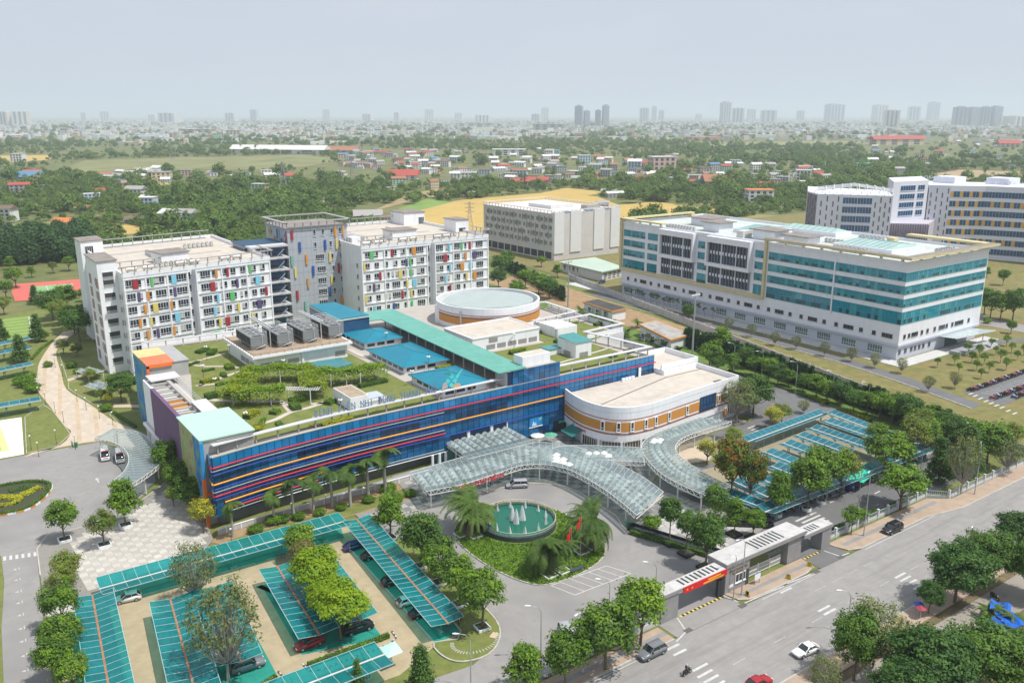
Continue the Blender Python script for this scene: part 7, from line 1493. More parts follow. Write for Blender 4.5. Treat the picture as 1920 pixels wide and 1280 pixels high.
for (x,y) in ((895,800),(975,700),(1040,640),(1220,800),(1370,770),(1560,790),(1650,690),(1735,650),(1870,650),(1990,640),(2140,600),(1300,620),(1480,620)): q = zz1(x,y);add('post',pmv,vp,(*q,14.1))
r = np.random.RandomState(3);Q = [];mi = [];vc = MB()
for ai,A_ in enumerate(arms):
 for a,c in zip(A_[:-1],A_[1:]):
  a,c = np.array(a),np.array(c);d = c - a;Ln = np.linalg.norm(d);nn = np.array([-d[1],d[0]]) / Ln;n = int(Ln * 420)
  t = r.uniform(-.03,1.03,n);u = r.normal(0,1.35,n).clip(-2.9,2.9);dr = r.exponential(.3,n) * (np.abs(u) > 1.5) * 3;zz = z_ + .25 + .22 * np.sin(t * Ln * 1.1 + ai) + r.uniform(-.25,.55,n) - dr
  C = np.column_stack([a[None] + d[None] * t[:,None] + nn[None] * u[:,None],zz]);Q.append(leaf_quads(C,unit(np.array([[0,0,1.]]) + .55 * r.normal(size=(n,3))),.33,r));vc.bar((*a,z_ + .1),(*c,z_ + .1),3.6,.3,M('vine_core',(.07,.125,.025),.9,.3,2));mi.append((r.uniform(size=n) < (.65 if ai in (0,2) else .2)).astype(int))
vc.build('vine_bed',vp);add('vines',quads('vines',np.concatenate(Q),[LM['bright'],leafmat('leaf_vine_olive','7a9420','a8b030')],np.concatenate(mi)),vp)
b = MB();q = zz1(985,880,14.1);rr = random.Random(4)
for k in range(22): x,y = q[0] + rr.uniform(-.8,3.6),q[1] + rr.uniform(-1,1.6);b.tube([(x,y,14.1),(x + rr.uniform(-.2,.2),y,15.6),(x + rr.uniform(-.5,.5),y + rr.uniform(-.3,.3),17.2)],[.09,.06,.05],5,bark)
b.build('vine_stems',vp)
for k,(x,y,w_,h,mt) in enumerate(((700,705,3.4,.7,('yellow','lime')),(1060,1000,3.0,.9,('yellow','lime')),(1105,1125,3.0,.9,('yellow','lime')),(870,590,3.0,.8,('lime','bright')),(790,825,5.5,1.0,('hedge','mid')),(640,450,3.2,.7,('mid','hedge')),(720,465,3.4,.8,('hedge','mid')),(1430,930,3.0,.9,('bright','hedge')),(1455,875,3.2,.9,('bright','hedge')),(1260,975,1.6,.7,('bright','hedge')),(1150,1060,3.2,.6,('bright','hedge')),(820,655,2.6,.6,('bright','hedge')),(820,725,3,.5,('bright','hedge')),(1730,890,2.0,.8,('bright','hedge')),(700,820,1.4,.5,('rust','rust')),(1300,1080,2.4,.5,('mid','hedge')),(690,610,2.4,.4,('hedge','mid')),(560,555,3,.4,('hedge','mid')))):
 x,y = zz1(x,y,14.3);a = R(10 + 25 * (k % 4));hedge('roof garden shrub bed, %s of the left garden' % ORD[k],[(x - w_ * .62 * math.cos(a),y - w_ * .62 * math.sin(a)),(x + w_ * .62 * math.cos(a),y + w_ * .62 * math.sin(a))],1.9 if h > .6 else 1.1,h * 1.15,14.1,mt,.2,40,group='roof garden shrub beds',name='shrub_bed')
for k,(px,py,w_,mt) in enumerate(((835,690,4.2,('yellow','lime')),(770,690,3,('yellow','lime')),(972,658,4,('lime','yellow')),(965,662,2.4,('hedge','bright')),(1005,625,3,('lime','hedge')),(1085,660,4,('bright','hedge')),(1180,660,2.5,('mid','hedge')),(1125,608,3.5,('hedge','bright')),(720,640,4,('mid','hedge')),(750,650,2.5,('mid','hedge')),(700,720,6,('mid','hedge')),(1150,668,2,('hedge','bright')),(1050,640,3,('bright','hedge')))):
 x,y = G(px,py,14.3);hedge('roof garden shrub bed, %s of the right garden' % ORD[k],[(x - w_ * .6,y),(x + w_ * .6,y + .4)],1.5,.85,14.1,mt,.2,36,group='roof garden shrub beds',name='shrub_bed')
hedge('yellow flower box along the roof parapet',[(62.2,154.1),(69.2,154.5)],1.0,.7,14.3,('yellow','yellow'),.2,60,name='flower_box',mix=0)
# ================================================================ vehicles
tyre = M('tyre',(.02,.02,.02),.85);rim = M('rim',(.45,.45,.46),.35,.05,1,metal=.6);cglass = M('car_glass',(.015,.02,.025),.06,.1,1,spec=.8);lamp_w = M('headlamp',(.75,.75,.72),.2);lamp_r = M('tail_lamp',(.35,.01,.01),.3);trim = M('black_trim',(.025,.025,.027),.6)
wh_m = MB().tube([(0,-.11,0),(0,.11,0)],.33,16,tyre,smooth=False).mesh('tyre');rm_m = MB().tube([(0,-.125,0),(0,.125,0)],.2,12,rim,smooth=False).mesh('rim')
def loft(st,mat,b):
 n = len(st[0])
 V = [p for s_ in st for p in s_];F = [(i * n + j,(i + 1) * n + j,(i + 1) * n + (j + 1) % n,i * n + (j + 1) % n) for i in range(len(st) - 1) for j in range(n)]
 b.raw(V,F,mat,True);b.raw(st[0],[tuple(range(n))],mat);b.raw(st[-1],[tuple(range(n - 1,-1,-1))],mat);return b
def ring_(x,hw,z0,z1,c=.14): return [(x,-hw,z0),(x,-hw,z1 - c),(x,-hw + c,z1),(x,hw - c,z1),(x,hw,z1 - c),(x,hw,z0)]
CARS = {'suv': dict(L=4.75,W=1.86,belt=1.08,hood=1.06,roof=1.78,cab=(-1.05,-.35,1.75,2.25)),'mpv': dict(L=4.6,W=1.82,belt=1.0,hood=.95,roof=1.74,cab=(-1.45,-.6,1.9,2.22)),'hatch': dict(L=4.1,W=1.72,belt=.92,hood=.88,roof=1.5,cab=(-1.0,-.2,1.35,1.95)),'sedan': dict(L=4.45,W=1.75,belt=.9,hood=.86,roof=1.44,cab=(-.85,-.05,1.0,1.75)),'van': dict(L=5.3,W=1.95,belt=1.15,hood=1.2,roof=2.25,cab=(-2.35,-1.7,2.4,2.6))}
CM = {}
def car(kind,colour,label,xy,ang,z=.01,group='parked and driving cars',ambulance=False):
 "front points to local -x"
 c = CARS[kind];L_,hw,rf = c['L'] / 2,c['W'] / 2,c['roof'];key = (kind,colour)
 if key not in CM:
  pm_ = M('paint_%s_%s' % key,{'silver': (.34,.36,.39),'white': (.74,.75,.76),'black': (.014,.015,.018),'grey': (.17,.185,.205),'red': (.33,.012,.02),'blue': (.01,.022,.14),'tealwhite': (.62,.75,.76)}[colour],.28,.03,1,spec=.6)
  x0,x1,x2,x3 = c['cab']
  body = loft([ring_(-L_,hw * .78,.42,c['hood'] * .72),ring_(-L_ + .2,hw * .93,.3,c['hood'] * .86),ring_(-L_ * .55,hw,.26,c['hood']),ring_(x1,hw,.26,c['belt'] + .02),ring_(L_ * .55,hw,.26,c['belt'] + .02),ring_(L_ - .12,hw * .95,.3,c['belt']),ring_(L_,hw * .85,.42,c['belt'] * .86)],pm_,MB())
  gl = loft([ring_(x0,hw * .9,c['belt'] - .05,c['belt'] + .02,.05),ring_(x1,hw * .84,c['belt'] - .05,rf - .05),ring_(x2,hw * .82,c['belt'] - .05,rf - .05),ring_(x3,hw * .86,c['belt'] - .05,c['belt'] + .06,.05)],cglass,MB())
  rp = loft([ring_(x1 - .12,hw * .74,rf - .09,rf - .03,.03),ring_(x1 + .25,hw * .8,rf - .08,rf),ring_(x2 - .2,hw * .8,rf - .08,rf),ring_(x2 + .1,hw * .74,rf - .1,rf - .05,.03)],pm_,MB())
  for s_ in (-1,1):
   for xa,xb in ((x1,x0),(x2,x3)): rp.bar((xa,s_ * hw * .83,rf - .08),(xb,s_ * hw * .91,c['belt']),.1,.09,pm_)
   rp.bar(((x1 + x2) / 2,s_ * hw * .86,c['belt']),((x1 + x2) / 2,s_ * hw * .82,rf - .06),.12,.06,pm_)
  CM[key] = (body.mesh('body'),gl.mesh('window_glass'),rp.mesh('roof'))
 t = thing('parked_car' if kind != 'van' else 'van',label,'van' if kind in ('van',) else 'car',(*xy,z),ang,group)
 bo = add('body',CM[key][0],t);add('window_glass',CM[key][1],t);add('roof',CM[key][2],t)
 for sx in (-1,1):
  for sy in (-1,1): w_ = add('wheel',wh_m,t,(sx * L_ * .6,sy * (hw - .1),.33));add('rim',rm_m,w_)
 hl = bpy.data.meshes.get('headlight') or MB().box(-.06,-.2,-.09,.05,.2,.09,lamp_w).mesh('headlight');tl = bpy.data.meshes.get('tail_light') or MB().box(-.05,-.12,-.16,.05,.12,.16,lamp_r).mesh('tail_light')
 for s_ in (-1,1): add('headlight',hl,t,(-L_ + .06,s_ * hw * .6,c['hood'] * .68));add('tail_light',tl,t,(L_ - .02,s_ * hw * .72,c['belt'] * .82));MB().box(-.08,-.1,-.07,.08,.1,.07,trim).build('wing_mirror',t,(c['cab'][0] + .35,s_ * (hw + .06),c['belt'] + .05))
 if kind == 'suv': MB().bar((-.3,-.62,rf + .05),(1.5,-.62,rf + .05),.05,.05,rim).bar((-.3,.62,rf + .05),(1.5,.62,rf + .05),.05,.05,rim).build('roof_rail',t)
 if ambulance: MB().box(-2.0,-.7,rf,-1.6,.7,rf + .14,lamp_r).build('light_bar',t);MB().box(-L_ - .01,-.5,.85,-L_ + .02,.5,1.0,lamp_r).build('stripe',t)
 return t
def car_px(kind,colour,label,f,r_,**k):
 a,b_ = Vector((*G(*f),0)),Vector((*G(*r_),0));d = b_ - a;car(kind,colour,label,((a + b_) / 2)[:2],math.atan2(d.y,d.x),**k)
car_px('mpv','silver','silver people carrier under the curved canopy edge',(948,914),(991,912));car_px('hatch','white','white taxi parked under the plaza side canopy',(214,1131),(266,1120))
car_px('suv','grey','grey sport utility car driving on the road by the gate',(1200,1238),(1243,1217));car_px('mpv','silver','silver people carrier parked among the trees left of the gate',(1068,1212),(1056,1182))
car_px('suv','black','black car on the road east of the gate',(1656,1003),(1688,989));car_px('sedan','white','white car half under the roadside tree',(1490,1232),(1530,1216));car_px('sedan','red','red car at the bottom edge of the road',(1440,1276),(1402,1296))
for kind,col,lab,x,y,a in (('sedan','blue','dark blue car at the head of the drive side canopy',57.0,129.0,R(178)),('sedan','black','black car under the drive side canopy, first from the plaza',58.2,124.2,R(176)),('hatch','black','black car under the drive side canopy, second from the plaza',57.0,114.4,R(176)),('hatch','tealwhite','pale car under the drive side canopy, third from the plaza',56.2,107.6,R(176)),('sedan','black','black car under the drive side canopy, last from the plaza',56.4,103.6,R(176)),('sedan','red','red car nosing out of the second canopy pair',38.9,106.2,R(-4)),('hatch','white','white car under the plaza side canopy near the corner',49.6,134.6,R(92)),('suv','black','black car under the second canopy pair, right side',46.4,105.6,R(176)),('suv','grey','grey car under the first canopy pair, right side',29.8,106.2,R(176)),('sedan','black','dark car below the ambulance canopy',38.8,179.5,R(70)),('sedan','blue','dark blue car by the low green-roofed shed',257.5,292,R(20)),('hatch','tealwhite','pale car in the far left lot',10,250,0)):
 car(kind,col,lab,(x,y),a if not lab.startswith(('red car n',)) else R(176 - 176))
car_px('van','white','white ambulance van at the turning circle, left of two',(199,869),(196,848),ambulance=True,group='ambulance vans');car_px('van','white','white ambulance van at the turning circle, right of two',(227,873),(224,852),ambulance=True,group='ambulance vans')
# motorbikes
def moto_mesh(col):
 m_ = M('moto_' + col,{'red': (.30,.02,.02),'black': (.02,.02,.022),'blue': (.02,.05,.25),'white': (.6,.6,.6),'silver': (.28,.29,.3)}[col],.35,.05,1)
 b = MB();loft([ring_(-.45,.1,.35,.95,.05),ring_(-.3,.16,.3,.75,.05),ring_(.0,.14,.3,.6,.05),ring_(.45,.17,.4,.82,.05),ring_(.85,.1,.55,.85,.05)],m_,b);return b.mesh('body')
mseat = MB().box(-.05,-.14,.78,.78,.14,.9,trim).mesh('seat');mwh = MB().tube([(0,-.06,0),(0,.06,0)],.29,14,tyre,smooth=False).tube([(0,-.065,0),(0,.065,0)],.17,10,rim,smooth=False).mesh('wheel');mbar = MB().tube([(-.5,-.34,1.02),(-.55,0,.98),(-.5,.34,1.02)],.03,6,trim).tube([(-.55,0,.98),(-.68,0,.3)],.045,6,rim).box(-.68,-.09,.8,-.52,.09,.98,lamp_w).mesh('handlebar')
MBODY = {c: moto_mesh(c) for c in ('red','black','blue','white','silver')}
def moto(col,label,x,y,a,group,simple=False):
 t = thing('motorbike',label,'motorbike',(x,y,.01),a,group);add('body',MBODY[col],t);add('wheel',mwh,t,(-.68,0,.29));add('wheel',mwh,t,(.62,0,.29))
 if not simple: add('seat',mseat,t);add('handlebar',mbar,t)
 return t
cols = ('black','red','blue','black','silver','white','black','red')
WORDS = {}
for r_,(x0,y0,n) in enumerate(((236,111.6,42),(234.5,104.4,40),(240,101.6,20))):
 for k in range(n): c = cols[(k * 3 + r_) % 8];moto(c,'%s motorbike, %s from the left in the %s row of the open park' % (c,ORD[k],('back','middle','front')[r_]),x0 + k * .95,y0 + rng.uniform(-.15,.15),R(90) + rng.uniform(-.2,.2),'motorbikes in the open park',True)
for k in range(26): c = cols[(k * 5) % 8];moto(c,'%s motorbike under the south canopy, %s from the gate end' % (c,ORD[k]),127 + k * 2.05,93.6 + rng.uniform(-.2,.2),R(90) + rng.uniform(-.2,.2),'motorbikes under the south canopy')
x,y = G(843,1168);moto('black','black motorbike at the end of the drive side canopy, left one',x,y,.6,'motorbikes by the island tip');moto('red','red motorbike at the end of the drive side canopy, right one',x + 1.6,y - .5,.8,'motorbikes by the island tip')
x,y = G(1635,1240 + 14);moto('black','black motorbike on the shaded lane in the lower right',x,y,.3,None);x,y = G(1864,1122);moto('black','black motorbike by the blue tarpaulin',x,y,1.2,None)
# people
def person(label,loc,rz,pts,top,legs,group=None,hold=None):
 "pts: joint dict in local space; one skinned body, clothes as its own coloured faces"
 names = list(pts);me = bpy.data.meshes.new('body');E = [('pelvis','chest'),('chest','neck'),('neck','head'),('chest','ls'),('ls','le'),('le','lh'),('chest','rs'),('rs','re'),('re','rh'),('pelvis','lk'),('lk','lf'),('lf','lt'),('pelvis','rk'),('rk','rf'),('rf','rt')]
 me.from_pydata([pts[n_] for n_ in names],[(names.index(a),names.index(c)) for a,c in E],[]);o = link(bpy.data.objects.new('person',me));o.location = loc;o.rotation_euler = (0,0,rz)
 md = o.modifiers.new('skin','SKIN');RD = {'pelvis': .15,'chest': .17,'neck': .06,'head': .11,'ls': .075,'rs': .075,'le': .055,'re': .055,'lh': .04,'rh': .04,'lk': .08,'rk': .08,'lf': .055,'rf': .055,'lt': .045,'rt': .045}
 for i,n_ in enumerate(names): me.skin_vertices[0].data[i].radius = (RD[n_],RD[n_]);me.skin_vertices[0].data[i].use_root = n_ == 'pelvis'
 o.modifiers.new('sub','SUBSURF').levels = 2
 dg = bpy.context.evaluated_depsgraph_get();m2 = bpy.data.meshes.new_from_object(o.evaluated_get(dg));o.modifiers.clear();o.data = m2
 m2.materials.clear();[m2.materials.append(q) for q in (top,legs,M('skin',(.36,.22,.15),.6),M('hair',(.015,.012,.01),.6))]
 pz,hz = pts['pelvis'][2],pts['head'][2]
 for p in m2.polygons: zc = p.center.z;p.material_index = 1 if zc < pz + .02 else (0 if zc < pts['neck'][2] - .02 else (3 if zc > hz + .02 else 2));p.use_smooth = True
 return tag(o,label,'person',group)
stand = dict(pelvis=(0,0,.92),chest=(0,0,1.3),neck=(0,0,1.48),head=(0,.01,1.6),ls=(-.2,0,1.38),le=(-.26,.02,1.1),lh=(-.25,.1,.86),rs=(.2,0,1.38),re=(.26,.02,1.1),rh=(.25,.1,.86),lk=(-.1,.03,.48),lf=(-.11,0,.06),lt=(-.12,.16,.03),rk=(.1,-.02,.48),rf=(.12,-.06,.06),rt=(.13,.1,.03))
sit = dict(pelvis=(.3,0,.98),chest=(.2,0,1.32),neck=(.16,0,1.5),head=(.13,0,1.63),ls=(.18,-.19,1.4),le=(-.05,-.28,1.2),lh=(-.42,-.3,1.08),rs=(.18,.19,1.4),re=(-.05,.28,1.2),rh=(-.42,.3,1.08),lk=(-.12,-.18,.82),lf=(.02,-.2,.38),lt=(-.14,-.2,.34),rk=(-.12,.18,.82),rf=(.02,.2,.38),rt=(-.14,.2,.34))
x,y = G(1288,1264);a = math.atan2(.2,1);moto('black','black motorbike ridden along the road',x,y,R(185),None);person('motorbike rider in dark clothes on the road',(x,y,.01),R(185),sit,M('cloth_dark',(.04,.045,.05),.9),M('cloth_grey',(.10,.10,.11),.9))
hm = MB().tube([(0,0,0),(0,0,.12),(0,0,.2)],[.14,.12,.04],10,M('helmet',(.5,.5,.5),.3)).build('helmet');tag(hm,'pale helmet worn by the motorbike rider','helmet');hm.location = Vector((x,y,1.62)) + Matrix.Rotation(R(185),3,'Z') @ Vector((.13,0,0))
for k,(px,py,c,w_) in enumerate(((1634,893,(.45,.03,.05),'in a red shirt beside the green sunshades'),(1340,1100,(.03,.2,.08),'in a green uniform in the guard opening'),(1598,925,(.05,.12,.3),'in a blue shirt by the motorbike lot entrance'),(1120,900,(.55,.55,.55),'in a pale shirt under the curved canopy'),(920,912,(.2,.25,.4),'in a grey-blue shirt on the checkered forecourt'),(136,838,(.5,.5,.45),'in light clothes on the broad left path'))):
 x,y = G(px,py);person('person standing ' + w_,(x,y,.1),k * 1.1,stand,M('shirt_%d' % k,c,.9),M('trousers',(.05,.05,.07),.9))
# ================================================================ lamps and posts
lp_m = M('lamp_steel',(.45,.46,.47),.4,.06,1,metal=.4);lh_m = M('lamp_white',(.78,.78,.78),.4)
def lamp(label,px,py,top,az=R(150),group='street lamps',arm=1.9):
 x,y = G(px,py);h = hgt(x,y,top);t = thing('street_lamp',label,'street lamp',(x,y,0),az,group)
 MB().tube([(0,0,0),(0,0,h - 1.1),(arm * .35,0,h - .25),(arm,0,h)],[.11,.07,.05,.045],8,lp_m).build('pole',t);MB().tube([(0,0,0),(0,0,.5)],.16,8,lp_m).build('base',t)
 b = MB();loft([[(arm - .1,-.06,h - .05),(arm - .1,-.06,h + .05),(arm - .1,.06,h + .05),(arm - .1,.06,h - .05)],[(arm + .4,-.16,h - .02),(arm + .4,-.12,h + .12),(arm + .4,.12,h + .12),(arm + .4,.16,h - .02)],[(arm + .75,-.1,h + .03),(arm + .75,-.08,h + .1),(arm + .75,.08,h + .1),(arm + .75,.1,h + .03)]],lh_m,b);b.build('lamp_head',t)
for k,(px,py,top,az,lab) in enumerate(((1014,1240,1134,150,'curved street lamp on the drive before the bottom trees'),(1142,1150,1084,150,'curved street lamp between the painted bays and the roadside trees'),(1229,1112,1052,150,'curved street lamp behind the banner gate'),(883,1290,1186,150,'curved street lamp at the island tip'),(1322,1064,993,200,'curved street lamp in the forecourt behind the gate'),(1549,944,904,150,'street lamp before the motorbike lot, first'),(1612,918,876,150,'street lamp before the motorbike lot, second'),(1671,884,853,150,'street lamp before the motorbike lot, third'),(1726,882,830,150,'street lamp before the motorbike lot, fourth'),(1827,927,836,30,'tall street lamp on the eastern pavement'),(1619,1005,878,200,'tall street lamp by the fence and black car'),(1375,1124,1034,200,'tall street lamp before the gatehouse, left'),(1390,1116,1006,180,'tall street lamp before the gatehouse, right'),(1375,695,642,150,'street lamp on the service road verge, first'),(1428,704,658,150,'street lamp on the service road verge, second'),(1491,738,677,150,'street lamp on the service road verge, third'),(1560,745,694,150,'street lamp on the service road verge, fourth'),(1626,768,715,150,'street lamp on the service road verge, fifth'),(1700,790,737,150,'street lamp on the service road verge, sixth'),(1780,840,808,150,'street lamp on the service road verge, seventh'),(1822,850,792,150,'street lamp on the service road verge, eighth'),(1091,1262,1140,200,'green-grey street lamp amid the trees left of the gate'),(1588,1185,1105,150,'street lamp behind the loose roadside tree'),(1818,1030,980,200,'street lamp beside the dense clump across the road'),(1028,545,535,150,'street lamp in the grove behind the round hall'),(997,556,538,150,'street lamp beside the round hall'))):
 lamp(lab,px,py,top,R(az),arm=1.6)
for px,py,top,lab in ((1297,682,555,'tall grey light mast behind the annex'),(1065,575,492,'tall grey light mast behind the round hall')):
 x,y = G(px,py);h = hgt(x,y,top);t = thing('light_mast',lab,'light mast',(x,y,0),0,'light masts');MB().tube([(0,0,0),(0,0,h)],[.35,.16],10,lp_m).build('pole',t);b = MB().bar((-1.6,0,h),(1.6,0,h),.15,.15,lp_m)
 for k in range(5): b.box(-1.7 + k * .75,-.25,h + .1,-1.25 + k * .75,.1,h + .6,lh_m)
 b.build('floodlights',t)
gl_m = M('lamp_globe',(.80,.79,.76),.3,.03)
def garden_lamp(label,x,y,z,h,globes=3,group='garden lamps'):
 t = thing('garden_lamp',label,'garden lamp',(x,y,z),rng.random(),group);key = 'gl%d_%.1f' % (globes,h)
 pm_ = bpy.data.meshes.get(key + 'p') or MB().tube([(0,0,0),(0,0,.4),(0,0,h)],[.12,.05,.04],7,M('lamp_black',(.06,.06,.06),.5)).mesh(key + 'p');add('pole',pm_,t)
 if key + 'h' in bpy.data.meshes: hm_ = bpy.data.meshes[key + 'h']
 else:
  b = MB();n = globes
  for k in range(n):
   a = 2 * math.pi * k / n;ox,oy = (.34 * math.cos(a),.34 * math.sin(a)) if n > 1 else (0,0)
   b.tube([(ox,oy,h + .0),(ox,oy,h + .07),(ox,oy,h + .2),(ox,oy,h + .33),(ox,oy,h + .4)],[.05,.17,.22,.17,.04],10,gl_m)
   if n > 1: b.tube([(0,0,h - .25),(ox * .7,oy * .7,h - .25),(ox,oy,h)],.025,5,M('lamp_black',(.06,.06,.06)))
  hm_ = b.mesh(key + 'h')
 add('globes',hm_,t)
for k,(px,py) in enumerate(((382,712),(405,738),(388,675),(463,805),(533,702),(432,672),(725,648),(804,695),(773,723),(964,650),(960,640 - 5),(1042,640),(640,780),(1140,655),(1058,610))): x,y = G(px,py,14.1);garden_lamp('three-globe lamp in the roof garden, %s' % ORD[k],x,y,14.1,3.4)
for k,(px,py) in enumerate(((73,749),(86,758),(104,775),(120,793),(106,832),(59,843),(73,856),(142,842),(189,841),(217,843),(162,769),(187,785),(212,797),(145,754),(262,756),(104,690),(548,974),(435,1024),(612,958),(683,944),(118,705))): x,y = G(px,py);garden_lamp('single lantern post by the left path and plaza, %s' % ORD[k],x,y,.05,3.2,1)
# ================================================================ small street things
for k,(px,py) in enumerate(((1178,988),(1295,968),(1432,970),(213,978),(143,838),(1128,908))):
 x,y = G(px,py);t = thing('litter_bin','green litter bin, %s from the fountain side' % ORD[k],'litter bin',(x,y,.1),k * .7,'green litter bins');gm_ = M('bin_green',(.02,.22,.10),.5);MB().raw([(-.28,-.3,.05),(.28,-.3,.05),(.28,.3,.05),(-.28,.3,.05),(-.34,-.36,.95),(.34,-.36,.95),(.34,.36,.95),(-.34,.36,.95)],[(0,3,2,1),(4,5,6,7),(0,1,5,4),(1,2,6,5),(2,3,7,6),(3,0,4,7)],gm_).build('body',t);MB().box(-.37,-.4,.96,.37,.38,1.05,gm_).build('lid',t)
sgm = M('sunshade_green',(.03,.50,.34),.6,.08,1)
for k,(px,py) in enumerate(((1608,893),(1622,883))):
 x,y = G(px,py,2.6);t = thing('sunshade','square green sunshade by the motorbike lot, %s' % ('front','rear')[k],'sunshade',(x,y,0),.2,'green sunshades');MB().raw([(-1.9,-1.9,2.4),(1.9,-1.9,2.4),(1.9,1.9,2.4),(-1.9,1.9,2.4),(0,0,3.0)],[(0,1,4),(1,2,4),(2,3,4),(3,0,4)],sgm).build('canopy',t);MB().tube([(0,0,0),(0,0,3)],.05,6,frame_l).build('pole',t)
x,y = G(1590,915);t = thing('guard_booth','dark blue booth with a pale roof at the motorbike lot','booth',(x,y,0));MB().box(-1.6,-1.2,0,1.6,1.2,2.2,M('booth_blue',(.01,.02,.10),.5)).build('wall',t);MB().box(-2.2,-1.8,2.2,2.2,1.8,2.35,M('booth_roof',(.5,.52,.46),.7)).build('roof',t)
sq = [G(712,1212,2.6),G(740,1200,2.6),G(756,1220,2.6),G(727,1232,2.6)];cx_,cy2 = sum(p[0] for p in sq) / 4,sum(p[1] for p in sq) / 4
t = thing('sunshade','square pale turquoise sunshade at the car park exit','sunshade',(cx_,cy2,0));MB().raw([(p[0] - cx_,p[1] - cy2,2.5) for p in sq] + [(0,0,3.0)],[(0,1,4),(1,2,4),(2,3,4),(3,0,4)],M('sunshade_pale',(.45,.72,.66),.6,.1,1)).build('canopy',t);MB().tube([(0,0,0),(0,0,2.9)],.05,6,frame_l).build('pole',t)
tp = M('tarp_blue',(.01,.12,.55),.5,.15,1,bump=.5,bscale=2)
for k,(px,py) in enumerate(((1876,1138),(1892,1160),(1872,1172))):
 x,y = G(px,py,2);r_ = random.Random(k);t = thing('tarpaulin','blue tarpaulin roof in the lower right corner, %s' % ('upper','middle','lower')[k],'tarpaulin',(x,y,0),.4 + k * .5,'blue tarpaulins');b = MB();n = 6
 for i in range(n): b.strip([(-1.8 + 3.6 * j / n,-1.4 + 2.8 * i / n,2 + .25 * math.sin(i * 1.3 + k) + .2 * math.sin(j)) for j in range(n + 1)],[(-1.8 + 3.6 * j / n,-1.4 + 2.8 * (i + 1) / n,2 + .25 * math.sin((i + 1) * 1.3 + k) + .2 * math.sin(j)) for j in range(n + 1)],tp,True)
 b.build('sheet',t)
 for sx in (-1.6,1.6):
  for sy in (-1.2,1.2): MB().tube([(sx,sy,0),(sx,sy,2)],.04,5,bark).build('pole',t)
for k,(px,py,c) in enumerate(((1786,1118,(.55,.15,.06)),(1590,1210,(.05,.3,.2)),(1725,1160,(.4,.05,.08)),(1720,1152,(.06,.1,.4)))):
 x,y = G(px,py);t = thing('parasol','%s vendor parasol under the roadside trees' % ('orange','green','red','blue')[k],'parasol',(x,y,0),0,'vendor parasols');n = 8;MB().raw([(.8 * math.cos(6.283 * i / n),.8 * math.sin(6.283 * i / n),1.9) for i in range(n)] + [(0,0,2.4)],[(i,(i + 1) % n,n) for i in range(n)],M('vendor_%d' % k,c,.7)).build('canopy',t);MB().tube([(0,0,0),(0,0,2.4)],.04,6,frame_l).build('pole',t)
# ================================================================ the plain beyond
for v in range(3): proto('forest',v,['forest','forest2'] if v else ['forest2','forest'],rx=4.2,rz=3.1,cz=3.6,nc=46,npc=8,leaf=1.15,cr=.75,low=-.6,fork=1.2,mixp=.3,nb=2)
proto('pinewood',0,['fd'],rx=2.6,rz=3.8,cz=4.4,nc=60,npc=9,leaf=.85,cr=.55,fork=1.,nb=2)
src = [plant('forest',*G(px,py),9,'broad field tree behind the left ward block, %s' % ORD[k],'field trees behind the wards') for k,(px,py) in enumerate(((385,425),(430,418),(470,430)))]
src.append(plant('pinewood',*G(172,470),9,'dark wood-edge tree beside the left ward block'))
src.append(plant('coconut',*G(545,395),11,'coconut palm at the wood edge behind the tower',None,0,1.2))
r = np.random.RandomState(21);fw = math.atan2(_fy,_fx)
N_ = 60000;az = fw + r.uniform(-R(42),R(42),N_);u = r.uniform(0,1,N_);rr = 300 * (9500 / 300) ** (u ** 1.08)
X,Y = rr * np.cos(az),rr * np.sin(az)
def vn(x,y,s,ph): return np.sin(x / s + ph + 1.7 * np.sin(y / s * .8 + ph * 2)) * np.cos(y / s * 1.1 - ph + 1.3 * np.sin(x / s * .7 - ph))
dn = .55 * vn(X,Y,95,.4) + .4 * vn(X,Y,38,2.1) + .6 * vn(X,Y,300,1.3) + .25 * r.normal(size=N_)
PXY = np.array([proj(a,b_,0) for a,b_ in zip(X,Y)]);py = PXY[:,1];px = PXY[:,0]
keep = dn > np.where(py > 330,-.3,np.where(py > 265,-.25,.3))
keep &= ~((X > -60) & (X < 268) & (Y < 392)) & ~((X > 195) & (X < 660) & (Y < 425)) & ~((X < 30) & (Y < 400))
def inpolys(P): return np.array([inpoly(a,b_,P) for a,b_ in zip(X,Y)])
for P in FIELDS + [gp((640,400),(700,380),(780,385),(700,420)),gp((925,370),(1160,370),(1170,500),(925,480))]: keep &= ~inpolys(P)
wood = inpolys(gp((-40,500),(-40,445),(60,432),(178,440),(172,488),(60,498)))
keep = (keep & ~inpolys(gp((-60,640),(-60,492),(240,480),(240,640)))) | wood
# settlements keep clear ground between the houses
SET = [(gp((640,345),(640,284),(760,282),(980,290),(1130,292),(1270,300),(1260,338),(1000,348)),.8),(gp((1290,352),(1300,315),(1480,305),(1560,330),(1500,352)),.8),(gp((1620,300),(1620,258),(1920,256),(1920,296)),.8),(gp((180,342),(200,322),(450,322),(440,345)),.75)]
for P,q in SET: keep &= ~(inpolys(P) & (r.uniform(size=N_) < q))
ex = np.array([(fw * 0 + a,b_) for a,b_ in zip(*[np.concatenate(z) for z in zip(*[(lambda P: (np.array([p[0] for p in P]),np.array([p[1] for p in P])))([G(px_,py_) for px_,py_ in zip(r.uniform(-30,175,900),r.uniform(440,492,900))])])])])
X,Y,rr,wood = np.concatenate([X[keep],ex[:,0]]),np.concatenate([Y[keep],ex[:,1]]),np.concatenate([rr[keep],np.hypot(ex[:,0],ex[:,1])]),np.concatenate([wood[keep],np.ones(len(ex),bool)])
